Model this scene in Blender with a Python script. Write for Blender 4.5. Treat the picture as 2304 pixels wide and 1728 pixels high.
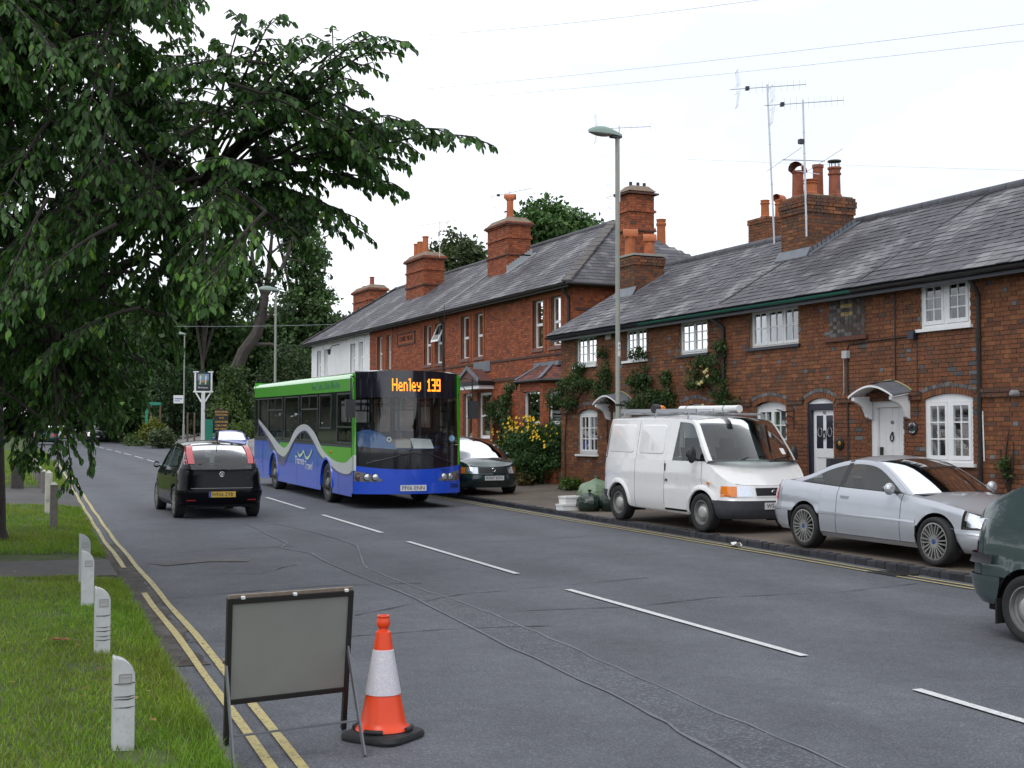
import bpy,bmesh,math,random
import numpy as np
from mathutils import Vector,Matrix
R=math.radians
random.seed(7);rng=np.random.default_rng(7)
for o in list(bpy.data.objects):bpy.data.objects.remove(o,do_unlink=True)
S=bpy.context.scene
COL=S.collection

# ---------------------------------------------------------------- camera, sky, sun, exposure
EYE=1.97
cd=bpy.data.cameras.new('camera');cam=bpy.data.objects.new('camera',cd);COL.objects.link(cam)
cam.location=(0,0,EYE);cam.rotation_euler=(R(90+2.3825),0,R(-24.8185))
cd.sensor_width=36;cd.lens=45.57;cd.clip_start=0.1;cd.clip_end=3000
S.camera=cam

SUN_EL,SUN_AZ=52,232  # azimuth clockwise from +Y
W=bpy.data.worlds.new('World');S.world=W;W.use_nodes=True
nt=W.node_tree;nt.nodes.clear()
wo=nt.nodes.new('ShaderNodeOutputWorld');bg=nt.nodes.new('ShaderNodeBackground')
sky=nt.nodes.new('ShaderNodeTexSky');sky.sky_type='NISHITA';sky.sun_disc=False
sky.sun_elevation=R(SUN_EL);sky.sun_rotation=R(SUN_AZ)
tc=nt.nodes.new('ShaderNodeTexCoord')
mp=nt.nodes.new('ShaderNodeMapping');mp.inputs['Scale'].default_value=(1,1,2.6)
ns=nt.nodes.new('ShaderNodeTexNoise');ns.inputs['Scale'].default_value=2.2;ns.inputs['Detail'].default_value=5
ns.inputs['Roughness'].default_value=.55
cr=nt.nodes.new('ShaderNodeValToRGB')
cr.color_ramp.elements[0].position=.36;cr.color_ramp.elements[0].color=(9.2,9.9,11.2,1)
cr.color_ramp.elements[1].position=.56;cr.color_ramp.elements[1].color=(12.6,12.9,13.4,1)
mx=nt.nodes.new('ShaderNodeMix');mx.data_type='RGBA';mx.inputs['Factor'].default_value=.90
L=nt.links.new
L(tc.outputs['Generated'],mp.inputs['Vector']);L(mp.outputs['Vector'],ns.inputs['Vector']);L(ns.outputs['Fac'],cr.inputs['Fac'])
L(sky.outputs['Color'],mx.inputs[6]);L(cr.outputs['Color'],mx.inputs[7]);L(mx.outputs[2],bg.inputs['Color'])
bg.inputs['Strength'].default_value=0.10
L(bg.outputs['Background'],wo.inputs['Surface'])
sl=bpy.data.lights.new('sun','SUN');sl.energy=0.9;sl.angle=R(24);sl.color=(1,.97,.92)
so=bpy.data.objects.new('sun',sl);COL.objects.link(so)
_d=Vector((math.sin(R(SUN_AZ))*math.cos(R(SUN_EL)),math.cos(R(SUN_AZ))*math.cos(R(SUN_EL)),math.sin(R(SUN_EL))))
so.rotation_euler=(-_d).to_track_quat('-Z','Y').to_euler();so.location=(0,0,60)
S.view_settings.view_transform='Standard';S.view_settings.look='None'
S.view_settings.exposure=0.18;S.view_settings.gamma=1.0
try:S.view_settings.use_curve_mapping=False
except Exception:pass
S.render.engine='CYCLES'
S.cycles.max_bounces=8;S.cycles.transparent_max_bounces=24;S.cycles.diffuse_bounces=3
S.cycles.glossy_bounces=4;S.cycles.use_adaptive_sampling=True;S.cycles.adaptive_threshold=0.015
S.cycles.caustics_reflective=False;S.cycles.caustics_refractive=False

# ---------------------------------------------------------------- small helpers
def lerp(a,b,t): return a+(b-a)*t
def interp(tab,x):
 return float(np.interp(x,[p[0] for p in tab],[p[1] for p in tab]))
def smooth(a,b,x):
 t=max(0.,min(1.,(x-a)/(b-a))); return t*t*(3-2*t)
def tag(o,label=None,cat=None,group=None,kind=None):
 if label:o['label']=label
 if cat:o['category']=cat
 if group:o['group']=group
 if kind:o['kind']=kind
 return o
ROOT={}  # world offset of each thing's base
def thing(name,label,cat,loc=(0,0,0),group=None):
 o=bpy.data.objects.new(name,None);COL.objects.link(o);o.empty_display_size=.2
 o.location=loc;ROOT[o.name]=tuple(loc)
 return tag(o,label,cat,group)
def copy_tree(o,parent=None):
 c=o.copy();COL.objects.link(c)
 if parent is not None:c.parent=parent
 for ch in list(o.children):copy_tree(ch,c)
 return c

class MB:
 """collects vertices and faces (with an optional colour per face) and links them as ONE mesh object"""
 def __init__(s):s.v=[];s.f=[];s.c=[]
 def add(s,vs,fs,col=None):
  b=len(s.v);s.v.extend(vs)
  for f in fs:s.f.append(tuple(b+i for i in f));s.c.append(col)
  return s
 def quad(s,a,b,c,d,col=None): return s.add([a,b,c,d],[(0,1,2,3)],col)
 def box(s,x0,x1,y0,y1,z0,z1,col=None,skip=''):
  vs=[(x0,y0,z0),(x1,y0,z0),(x1,y1,z0),(x0,y1,z0),(x0,y0,z1),(x1,y0,z1),(x1,y1,z1),(x0,y1,z1)]
  F={'b':(0,3,2,1),'t':(4,5,6,7),'f':(0,1,5,4),'k':(2,3,7,6),'l':(3,0,4,7),'r':(1,2,6,5)}
  return s.add(vs,[F[k] for k in F if k not in skip],col)
 def obox(s,c,ax,ay,az,col=None):
  c=Vector(c);ax=Vector(ax);ay=Vector(ay);az=Vector(az);vs=[]
  for k in (-1,1):
   for i,j in ((-1,-1),(1,-1),(1,1),(-1,1)):vs.append(tuple(c+ax*i+ay*j+az*k))
  return s.add(vs,[(0,3,2,1),(4,5,6,7),(0,1,5,4),(1,2,6,5),(2,3,7,6),(3,0,4,7)],col)
 def bar(s,a,b,w,h=None,up=(0,0,1),col=None):
  a=Vector(a);b=Vector(b);d=(b-a);L_=d.length;d.normalize();h=h or w
  u=Vector(up)
  if abs(d.dot(u))>.98:u=Vector((1,0,0))
  x=d.cross(u).normalized();y=x.cross(d).normalized()
  return s.obox((a+b)/2,x*w/2,d*L_/2,y*h/2,col)
 def tube(s,pts,r,n=8,col=None,cap=True):
  pts=[Vector(p) for p in pts];rr=r if hasattr(r,'__len__') else [r]*len(pts)
  rings=[];px=None
  for i,p in enumerate(pts):
   d=(pts[min(i+1,len(pts)-1)]-pts[max(i-1,0)])
   if d.length<1e-9:d=Vector((0,0,1))
   d.normalize()
   if px is None:
    u=Vector((0,0,1)) if abs(d.z)<.9 else Vector((1,0,0));px=d.cross(u).normalized()
   else:
    px=(px-d*px.dot(d));px=px.normalized() if px.length>1e-6 else d.orthogonal().normalized()
   y=d.cross(px)
   rings.append([tuple(p+(px*math.cos(2*math.pi*k/n)+y*math.sin(2*math.pi*k/n))*rr[i]) for k in range(n)])
  b=len(s.v);[s.v.extend(r_) for r_ in rings]
  for i in range(len(rings)-1):
   for k in range(n):
    s.f.append((b+i*n+k,b+i*n+(k+1)%n,b+(i+1)*n+(k+1)%n,b+(i+1)*n+k));s.c.append(col)
  if cap:
   s.f.append(tuple(b+k for k in range(n))[::-1]);s.c.append(col)
   s.f.append(tuple(b+(len(rings)-1)*n+k for k in range(n)));s.c.append(col)
  return s
 def lathe(s,prof,n=16,c=(0,0,0),axis='z',col=None,cap=True):
  """prof = [(radius, height)] about an axis through c"""
  b=len(s.v)
  for r,h in prof:
   for k in range(n):
    x,y=r*math.cos(2*math.pi*k/n),r*math.sin(2*math.pi*k/n)
    p={'z':(x,y,h),'y':(x,h,-y),'x':(h,x,y)}[axis]
    s.v.append((c[0]+p[0],c[1]+p[1],c[2]+p[2]))
  for i in range(len(prof)-1):
   for k in range(n):
    s.f.append((b+i*n+k,b+i*n+(k+1)%n,b+(i+1)*n+(k+1)%n,b+(i+1)*n+k));s.c.append(col)
  if cap:
   if prof[0][0]>1e-6:s.f.append(tuple(b+k for k in range(n))[::-1]);s.c.append(col)
   if prof[-1][0]>1e-6:s.f.append(tuple(b+(len(prof)-1)*n+k for k in range(n)));s.c.append(col)
  return s
 def grid(s,P,col=None,flip=False):
  b=len(s.v);nu=len(P);nv=len(P[0])
  for row in P:s.v.extend(tuple(p) for p in row)
  for i in range(nu-1):
   for j in range(nv-1):
    f=(b+i*nv+j,b+(i+1)*nv+j,b+(i+1)*nv+j+1,b+i*nv+j+1)
    s.f.append(f[::-1] if flip else f);s.c.append(col)
  return s
 def prism(s,poly,d,col=None):
  """closed polygon (3-D points) extruded by vector d"""
  n=len(poly);d=Vector(d);a=[tuple(p) for p in poly];c=[tuple(Vector(p)+d) for p in poly]
  return s.add(a+c,[tuple(range(n))[::-1],tuple(range(n,2*n))]+[(i,(i+1)%n,n+(i+1)%n,n+i) for i in range(n)],col)
 def mesh(s,name,mat,smooth_=False,off=(0,0,0),angle=None):
  me=bpy.data.meshes.new(name)
  v=np.array(s.v,dtype=np.float64).reshape(-1,3)-np.array(off)
  me.from_pydata(v.tolist(),[],s.f);me.validate(verbose=False)
  if any(c is not None for c in s.c):
   ca=me.color_attributes.new('col','FLOAT_COLOR','CORNER');buf=[]
   for f,c in zip(s.f,s.c):
    c=c or (.5,.5,.5);buf.extend((c[0],c[1],c[2],1.0)*len(f))
   if len(buf)==len(ca.data)*4:ca.data.foreach_set('color',buf)
  ms=mat if isinstance(mat,(list,tuple)) else [mat]
  for m in ms:me.materials.append(m)
  if smooth_:
   me.polygons.foreach_set('use_smooth',[True]*len(me.polygons))
   if angle:
    try:me.set_sharp_from_angle(angle=R(angle))
    except Exception:pass
  me.update(); return me
 def build(s,name,mat,parent=None,smooth_=False,angle=40,local=False):
  off=(0,0,0)
  if parent is not None and not local:
   p=parent
   while p.parent is not None:p=p.parent
   off=ROOT.get(p.name,(0,0,0))
  o=bpy.data.objects.new(name,s.mesh(name,mat,smooth_,off,angle));COL.objects.link(o)
  if parent is not None:o.parent=parent
  return o

def np_mesh(name,verts,faces,mat,cols=None,parent=None,off=(0,0,0),smooth_=False):
 """verts (N,3), faces (M,k) numpy, cols (M,3) per face"""
 me=bpy.data.meshes.new(name);M,k=faces.shape
 me.vertices.add(len(verts));me.vertices.foreach_set('co',(verts-np.array(off)).astype(np.float32).ravel())
 me.loops.add(M*k);me.loops.foreach_set('vertex_index',faces.astype(np.int32).ravel())
 me.polygons.add(M);me.polygons.foreach_set('loop_start',np.arange(0,M*k,k,dtype=np.int32))
 me.polygons.foreach_set('loop_total',np.full(M,k,dtype=np.int32))
 if cols is not None:
  ca=me.color_attributes.new('col','FLOAT_COLOR','CORNER')
  c4=np.ones((M,4),dtype=np.float32);c4[:,:3]=cols
  ca.data.foreach_set('color',np.repeat(c4,k,axis=0).ravel())
 me.materials.append(mat)
 if smooth_:me.polygons.foreach_set('use_smooth',np.ones(M,dtype=bool))
 me.update(calc_edges=True)
 o=bpy.data.objects.new(name,me);COL.objects.link(o)
 if parent is not None:o.parent=parent
 return o

# ---------------------------------------------------------------- materials
def mat(name,col=(.5,.5,.5),rough=.6,metal=0.,var=0.,vs=4.,bump=0.,bs=40.,attr=False,spec=.5,coat=0.,emit=None,es=1.,
  dirt=None,dscale=2.,dth=(.5,.7),local=False,trans=0.,alpha=1.):
 m=bpy.data.materials.new(name);m.use_nodes=True;t=m.node_tree;n=t.nodes;k=t.links.new
 b=n['Principled BSDF'];b.inputs['Roughness'].default_value=rough;b.inputs['Metallic'].default_value=metal
 b.inputs['Specular IOR Level'].default_value=spec;b.inputs['Coat Weight'].default_value=coat;b.inputs['Coat Roughness'].default_value=.04
 pos=n.new('ShaderNodeNewGeometry').outputs['Position']
 if local:pos=n.new('ShaderNodeTexCoord').outputs['Object']
 if attr:
  a=n.new('ShaderNodeVertexColor');a.layer_name='col';c=a.outputs['Color']
 else:
  rgb=n.new('ShaderNodeRGB');rgb.outputs[0].default_value=(*col,1);c=rgb.outputs[0]
 def noise(sc,det=4,rg=.6):
  q=n.new('ShaderNodeTexNoise');q.inputs['Scale'].default_value=sc;q.inputs['Detail'].default_value=det
  q.inputs['Roughness'].default_value=rg;k(pos,q.inputs['Vector']); return q.outputs['Fac']
 if var:
  mr=n.new('ShaderNodeMapRange');mr.inputs['From Min'].default_value=.25;mr.inputs['From Max'].default_value=.75
  mr.inputs['To Min'].default_value=1-var;mr.inputs['To Max'].default_value=1+var
  k(noise(vs),mr.inputs['Value'])
  mm=n.new('ShaderNodeVectorMath');mm.operation='SCALE';k(c,mm.inputs[0]);k(mr.outputs[0],mm.inputs['Scale']);c=mm.outputs[0]
 if dirt:
  mr=n.new('ShaderNodeMapRange');mr.inputs['From Min'].default_value=dth[0];mr.inputs['From Max'].default_value=dth[1]
  k(noise(dscale,6,.7),mr.inputs['Value'])
  mxx=n.new('ShaderNodeMix');mxx.data_type='RGBA';k(mr.outputs[0],mxx.inputs['Factor']);k(c,mxx.inputs[6])
  mxx.inputs[7].default_value=(*dirt,1);c=mxx.outputs[2]
 k(c,b.inputs['Base Color'])
 if bump:
  bp=n.new('ShaderNodeBump');bp.inputs['Strength'].default_value=bump;bp.inputs['Distance'].default_value=.02
  k(noise(bs,5),bp.inputs['Height']);k(bp.outputs['Normal'],b.inputs['Normal'])
 if emit:
  b.inputs['Emission Color'].default_value=(*emit,1);b.inputs['Emission Strength'].default_value=es
 return m

def glass_mat(name,tint=(.8,.85,.85),refl=1.0,rough=.01,base=.04):
 m=bpy.data.materials.new(name);m.use_nodes=True;t=m.node_tree;n=t.nodes;k=t.links.new;n.clear()
 o=n.new('ShaderNodeOutputMaterial');mixs=n.new('ShaderNodeMixShader');tr=n.new('ShaderNodeBsdfTransparent');gl=n.new('ShaderNodeBsdfGlossy')
 tr.inputs['Color'].default_value=(*tint,1);gl.inputs['Roughness'].default_value=rough;gl.inputs['Color'].default_value=(1,1,1,1)
 fr=n.new('ShaderNodeLayerWeight');fr.inputs['Blend'].default_value=.18
 mr=n.new('ShaderNodeMapRange');mr.inputs['To Min'].default_value=base;mr.inputs['To Max'].default_value=refl
 k(fr.outputs['Fresnel'],mr.inputs['Value']);k(mr.outputs[0],mixs.inputs[0]);k(tr.outputs[0],mixs.inputs[1]);k(gl.outputs[0],mixs.inputs[2])
 k(mixs.outputs[0],o.inputs['Surface']); return m

def leaf_mat(name,trans=.35,rough=.45,var=.25,vs=1.2):
 m=mat(name,attr=True,rough=rough,var=var,vs=vs,spec=.4);t=m.node_tree;n=t.nodes;k=t.links.new
 b=n['Principled BSDF'];o=n['Material Output'];tl=n.new('ShaderNodeBsdfTranslucent');mx_=n.new('ShaderNodeMixShader');mx_.inputs[0].default_value=trans
 src=b.inputs['Base Color'].links[0].from_socket;k(src,tl.inputs['Color'])
 k(b.outputs[0],mx_.inputs[1]);k(tl.outputs[0],mx_.inputs[2]);k(mx_.outputs[0],o.inputs['Surface']); return m

M_={}
def MM(name,*a,**k):
 if name not in M_:M_[name]=mat(name,*a,**k)
 return M_[name]
BRICK=mat('brick_clay',attr=True,rough=.85,var=.20,vs=9,bump=.25,bs=90,dirt=(.060,.034,.022),dscale=1.1,dth=(.50,.85))
VBRICK=mat('red_brick_clay',attr=True,rough=.8,var=.12,vs=3,bump=.15,bs=60,dirt=(.10,.035,.02),dscale=.8,dth=(.55,.9))
MORTAR=mat('lime_mortar',(.30,.225,.15),.95,var=.3,vs=14,bump=.2,bs=120,dirt=(.06,.045,.035),dscale=1.1,dth=(.42,.7))
VMORTAR=mat('red_mortar',(.20,.10,.065),.95,var=.2,vs=8)
WPAINT=mat('white_gloss_paint',(.78,.79,.80),.35,var=.05,vs=6,spec=.5)
WBRICK=mat('whitewashed_brick',(.80,.81,.82),.6,var=.06,vs=3,bump=.1,bs=60)
UPVC=mat('white_plastic',(.80,.81,.83),.3)
BLACKP=mat('black_paint',(.012,.013,.016),.4,var=.2,vs=10)
NAVYP=mat('dark_blue_black_paint',(.012,.014,.03),.35)
SLATE=mat('slate',attr=True,rough=.62,var=.28,vs=2.2,bump=.2,bs=70,spec=.45,dirt=(.17,.165,.17),dscale=2.2,dth=(.60,.74))
LEAD=mat('lead',(.16,.175,.20),.5,metal=.2,var=.25,vs=6)
GLASS=glass_mat('window_glass',base=.10,refl=.9)
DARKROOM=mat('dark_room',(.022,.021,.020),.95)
CURTAIN=mat('net_curtain',(.27,.275,.28),.9,var=.1,vs=5)
TERRA=mat('terracotta',(.42,.125,.045),.8,var=.25,vs=6,bump=.15,bs=50,dirt=(.10,.035,.018),dscale=3,dth=(.5,.8))
TERRA2=mat('dark_terracotta',(.28,.085,.045),.8,var=.25,vs=6,dirt=(.09,.04,.03),dscale=4,dth=(.5,.8))
GREENPAINT=mat('green_gutter_paint',(.015,.12,.085),.4)
IRON=mat('black_iron',(.018,.017,.017),.5)
STEEL=mat('galvanised_steel',(.34,.36,.38),.45,metal=.6,var=.15,vs=9)
ALU=mat('aluminium',(.50,.51,.54),.35,metal=.8)
CONCRETE=mat('concrete',(.30,.29,.27),.9,var=.2,vs=10,bump=.2,bs=60)
RUBBER=mat('black_rubber',(.014,.014,.015),.7,var=.2,vs=20)
PAINTW=mat('plain_white',(.75,.75,.74),.5)
# ================================================================ GROUND
def zr(Y): return .0150*Y if Y<70 else 1.05+.0118*(Y-70)
RK_T=[(-60,11.2),(0,11.6),(8,11.75),(13.6,11.9),(19,12.1),(23,12.2),(29.6,12.45),(40,13.0),(60,14.0),(90,15.8),(140,17.9),(230,24)]
LV_T=[(-60,1.2),(0,1.42),(7.4,1.59),(8.3,1.68),(11.4,1.89),(13.7,2.08),(16.6,2.28),(19.5,2.47),(25.9,2.99),(35.8,3.77),(57.8,5.33),(90,7.6),(140,10.6),(230,17)]
LY_T=[(-60,1.5),(0,1.9),(7.2,2.06),(9.1,2.2),(10.6,2.31),(15.2,2.6),(21.9,3.03),(29.9,3.64),(43.6,4.73),(60,6.0),(90,8.1)]
CL_T=[(-20,6.5),(4,6.62),(6.4,6.68),(8.9,6.83),(13.5,6.95),(15.1,7.05),(19.7,7.27),(21.4,7.41),(25.8,7.66),(27.7,7.8),(32,8.05),(60.8,9.95),(80,11.04),(130,13.6)]
RK= lambda Y:interp(RK_T,Y)
LV= lambda Y:interp(LV_T,Y)
YS=list(np.arange(-40,62,1.0))+list(np.arange(62,231,4.0))

def asphalt(name,base,stone,sscale=130,amount=.55,patch=.25,bump=.25,tracks=False):
 m=bpy.data.materials.new(name);m.use_nodes=True;t=m.node_tree;n=t.nodes;k=t.links.new;b=n['Principled BSDF']
 pos=n.new('ShaderNodeNewGeometry').outputs['Position']
 def noise(sc,det=3,rg=.6):
  q=n.new('ShaderNodeTexNoise');q.inputs['Scale'].default_value=sc;q.inputs['Detail'].default_value=det;q.inputs['Roughness'].default_value=rg
  k(pos,q.inputs['Vector']); return q.outputs['Fac']
 def rng_(src,a,c,lo,hi):
  q=n.new('ShaderNodeMapRange');q.inputs['From Min'].default_value=a;q.inputs['From Max'].default_value=c
  q.inputs['To Min'].default_value=lo;q.inputs['To Max'].default_value=hi;k(src,q.inputs['Value']); return q.outputs[0]
 def scale(c,f):
  q=n.new('ShaderNodeVectorMath');q.operation='SCALE';k(c,q.inputs[0]);k(f,q.inputs['Scale']); return q.outputs[0]
 mx_=n.new('ShaderNodeMix');mx_.data_type='RGBA';mx_.inputs[6].default_value=(*base,1);mx_.inputs[7].default_value=(*stone,1)
 vo=n.new('ShaderNodeTexVoronoi');vo.inputs['Scale'].default_value=sscale;k(pos,vo.inputs['Vector'])
 k(rng_(vo.outputs['Color'],.55,.95,0,amount),mx_.inputs['Factor'])
 c=mx_.outputs[2]
 c=scale(c,rng_(noise(.55,5,.65),.3,.7,1-patch,1+patch));c=scale(c,rng_(noise(6,4),.3,.7,.9,1.1));c=scale(c,rng_(noise(60,3),.3,.7,.78,1.22));c=scale(c,rng_(noise(1.9,4),.3,.7,.93,1.07))
 if tracks:  # tyre-polished lanes along the road, oil-dark between
  sx=n.new('ShaderNodeSeparateXYZ');k(pos,sx.inputs[0])
  ma=n.new('ShaderNodeMath');ma.operation='MULTIPLY_ADD';k(sx.outputs['Y'],ma.inputs[0]);ma.inputs[1].default_value=-.045;k(sx.outputs['X'],ma.inputs[2])
  sn=n.new('ShaderNodeMath');sn.operation='MULTIPLY';k(ma.outputs[0],sn.inputs[0]);sn.inputs[1].default_value=3.4
  s2=n.new('ShaderNodeMath');s2.operation='SINE';k(sn.outputs[0],s2.inputs[0])
  c=scale(c,rng_(s2.outputs[0],-1,1,.93,1.08))
 k(c,b.inputs['Base Color']);b.inputs['Roughness'].default_value=.78;b.inputs['Specular IOR Level'].default_value=.35
 bp=n.new('ShaderNodeBump');bp.inputs['Strength'].default_value=bump;bp.inputs['Distance'].default_value=.01
 k(vo.outputs['Distance'],bp.inputs['Height']);k(bp.outputs[0],b.inputs['Normal']); return m
ASPH=asphalt('road_asphalt',(.076,.081,.093),(.22,.225,.24),110,.5,.16,tracks=True)
ASPH2=asphalt('coarse_patch_asphalt',(.070,.075,.086),(.225,.23,.245),62,.62,.15,.35)
GUTM=asphalt('gutter_asphalt',(.105,.10,.098),(.16,.155,.15),140,.4,.3)
PAVM=asphalt('pavement_asphalt',(.12,.098,.080),(.22,.19,.165),120,.5,.3)
DRIVEM=asphalt('drive_asphalt',(.062,.058,.056),(.13,.125,.12),120,.4,.3)
FORE=asphalt('forecourt_gravel',(.20,.19,.185),(.30,.29,.28),90,.5,.25)
SOIL=mat('verge_soil',(.045,.065,.014),.95,var=.45,vs=3,bump=.6,bs=18,dirt=(.055,.040,.022),dscale=1.1,dth=(.56,.72))
EARTH=mat('meadow',(.035,.06,.015),.95,var=.4,vs=.6)
SEAM=mat('tar_seam',(.108,.114,.128),.6,var=.3,vs=30)
CRACK=mat('road_crack',(.034,.035,.038),.9)

def strip(name,xa,xb,za,zb,m,ys=YS,nx=1,kind='structure'):
 mb=MB();P=[]
 for Y in ys:P.append([(lerp(xa(Y),xb(Y),i/nx),Y,lerp(za(Y),zb(Y),i/nx)) for i in range(nx+1)])
 mb.grid(P,flip=True)
 o=mb.build(name,m);o['kind']=kind; return o
# base ground to the horizon
mb=MB();yy=[-120,-60,0,70,150,260,420,700];zz=[zr(y)-.30 for y in yy];zz[-1]=zz[-2]=zz[-3]+1
mb.grid([[(x,y,z) for x in (-500,-60,0,60,500)] for y,z in zip(yy,zz)],flip=True);mb.build('ground',EARTH)['kind']='structure'
strip('road', lambda Y:LV(Y)-.25, lambda Y:RK(Y)+.02,zr,zr,ASPH,nx=4)
strip('gutter', lambda Y:LV(Y)-.12, lambda Y:interp(LY_T,Y)-.36, lambda Y:zr(Y)+.004, lambda Y:zr(Y)+.004,GUTM,ys=[y for y in YS if -20<y<62])
# verge on the near side, broken by two drives
DRV=[(16.4,18.6),(29.3,37.5)]
def dip(Y):  # 1 on a drive, 0 on grass
 return max(smooth(a-.6,a+.1,Y)*(1-smooth(b-.1,b+.6,Y)) for a,b in DRV)
def vz(X,Y):
 e=LV(Y)-X;lift=.015+.105*smooth(0,.45,e)+.06*smooth(.4,2.5,e)+.02*max(0,e-3)
 lift+=.018*math.sin(X*2.1+Y*.9)*math.sin(Y*1.3-X)*smooth(.2,1,e)
 return zr(Y)+lerp(lift,.03+.02*min(e,4),dip(Y))
vy=list(np.arange(-6,44,.4))+list(np.arange(44,160,3.0));ve=[0,.08,.2,.35,.55,.85,1.3,2,3,5,9,16,40]
mb=MB();mb.grid([[(LV(Y)-e,Y,vz(LV(Y)-e,Y)) for e in reversed(ve)] for Y in vy],flip=True);mb.build('verge',SOIL,smooth_=True)['kind']='structure'
for i,(a,b) in enumerate(DRV):
 mb=MB();ys=np.linspace(a+.15,b-.15,8)
 mb.grid([[(LV(Y)-e,Y,vz(LV(Y)-e,Y)+.008) for e in reversed([-.05,.2,.6,1.2,2.2,4,8,14])] for Y in ys],flip=True)
 mb.build('driveway',DRIVEM)['kind']='structure'
# pavement on the far side
def pz(X,Y): return zr(Y)+.088+.020*(X-RK(Y))+.13*smooth(14.7,15.7,X)*smooth(22,30,Y)
mb=MB();ys=[y for y in YS if y<62]
mb.grid([[(x,Y,pz(x,Y)) for x in [RK(Y)+.1+(17.6-RK(Y))*i/8 for i in range(9)]] for Y in ys],flip=True);mb.build('pavement',PAVM)['kind']='structure'
def fz(X,Y): return zr(Y)+.09+min(.17*(X-RK(Y)),.75)
ys=[58+2.5*i for i in range(48)]
mb=MB();mb.grid([[(RK(Y)+e,Y,fz(RK(Y)+e,Y)-(.05 if Y<61 else 0)) for e in (.1,1,2,3.2,4.5,7,12,30)] for Y in ys],flip=True);mb.build('forecourt',FORE)['kind']='structure'
# kerb of dark granite setts
kerb=MB()
ys=[-40+2*i for i in range(25)]
for a,b in list(zip(ys[:-1],ys[1:]))+[(60+4*i,64+4*i) for i in range(36)]:
 for (h0,h1,d0,d1) in ((0,.092,0,.115),):
  kerb.add([(RK(a)+d0,a,zr(a)-.05),(RK(a)+d1,a,zr(a)-.05),(RK(b)+d1,b,zr(b)-.05),(RK(b)+d0,b,zr(b)-.05),
                  (RK(a)+d0,a,zr(a)+h1),(RK(a)+d1,a,zr(a)+h1),(RK(b)+d1,b,zr(b)+h1),(RK(b)+d0,b,zr(b)+h1)],
                 [(4,5,6,7),(7,3,0,4)],(.03,.031,.038))
bed=MB();a=8.0
while a<60:
 b=a+2;q= lambda y,d,h:(RK(y)+d,y,zr(y)+h)
 bed.quad(q(a,.008,.078),q(a,.112,.078),q(b,.112,.078),q(b,.008,.078),(.06,.055,.05));bed.quad(q(b,.008,.078),q(b,.008,-.03),q(a,.008,-.03),q(a,.008,.078),(.06,.055,.05));a=b
GRAN=mat('granite',attr=True,rough=.75,var=.3,vs=25,bump=.3,bs=60)
kb=kerb.build('kerb',GRAN);kb['kind']='structure'
ob=bed.build('mortar_bed',GRAN,kb)
sett_me=[]
for i in range(8):
 mb=MB();g=random.uniform(.016,.042);cc=(g,g*1.03,g*1.28);bv=.012
 l,w,h=.5,.5,.5;o_=[random.uniform(-.04,.04) for _ in range(8)]
 vs=[(-w,-l,-h),(w,-l,-h),(w,l,-h),(-w,l,-h),(-w+o_[0],-l+.03,h-.12),(w,-l+.03,h-.12),(w,l-.03,h-.12),(-w+o_[1],l-.03,h-.12),
          (-w+.12,-l+.07,h+o_[2]),(w-.08,-l+.07,h+o_[3]),(w-.08,l-.07,h+o_[4]),(-w+.12,l-.07,h+o_[5])]
 mb.add(vs,[(0,1,5,4),(1,2,6,5),(2,3,7,6),(3,0,4,7),(4,5,9,8),(5,6,10,9),(6,7,11,10),(7,4,8,11),(8,9,10,11)],cc)
 sett_me.append(mb.mesh('sett',GRAN))
a=8.0
while a<60:
 l=random.uniform(.17,.25);y=a+l/2
 o=bpy.data.objects.new('sett',random.choice(sett_me));COL.objects.link(o);o.parent=kb
 o.location=(RK(y)+.058+random.uniform(-.008,.008),y,zr(y)+.045+random.uniform(-.006,.006));o.scale=(.125,l-.014,.105)
 o.rotation_euler=(random.uniform(-.03,.03),random.uniform(-.05,.05),-math.atan((RK(y+1)-RK(y))/1)+random.uniform(-.03,.03));a+=l

# road paint
def paint_mat(name,col,under,wear=.45):
 m=mat(name,col,.6,var=.12,vs=20,dirt=under,dscale=26,dth=(wear,wear+.12)); return m
WLINE=paint_mat('worn_white_paint',(.56,.57,.57),(.10,.105,.115),.565)
YLINE=paint_mat('worn_yellow_paint',(.40,.33,.13),(.105,.10,.09),.53)
def ribbon(name,pts,w,m,lift,kind='structure',jitter=0,parent=None):
 mb=MB();P=[];pts=[Vector((p[0],p[1],0)) for p in pts]
 for i,p in enumerate(pts):
  d=(pts[min(i+1,len(pts)-1)]-pts[max(0,i-1)]).normalized();nrm=Vector((d.y,-d.x,0));ww=w*(1+random.uniform(-jitter,jitter))
  P.append([(p.x-nrm.x*ww/2,p.y-nrm.y*ww/2,zr(p.y)+lift),(p.x+nrm.x*ww/2,p.y+nrm.y*ww/2,zr(p.y)+lift)])
 mb.grid(P,flip=True);o=mb.build(name,m,parent);
 if parent is None:o['kind']=kind
 return o
segs=[(2.95,7.49),(8.92,13.48),(15.09,19.71),(21.39,25.82),(27.67,32.04)]+[(33.9+6.1*i,38.2+6.1*i) for i in range(16)]
def cx(Y): return interp(CL_T,Y)
for i,(a,b) in enumerate(segs):
 ys=np.linspace(a,b,6);ribbon('road_marking',[(cx(y),y) for y in ys],.088,WLINE,.012,jitter=.06)
def lyl(a,b,off,w=.062):
 ys=np.arange(a,b,1.0);ribbon('road_marking',[(interp(LY_T,y)+off+.008*math.sin(y*1.7),y) for y in ys],w,YLINE,.012,jitter=.10)
lyl(-8,64,-.035);lyl(-8,15.5,-.20);lyl(17.6,64,-.20)
for off in (-.24,-.43):
 ys=np.arange(-10,58,1.0);ribbon('road_marking',[(RK(y)+off+.01*math.sin(y*1.3),y) for y in ys],.055,YLINE,.012,jitter=.10)
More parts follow.
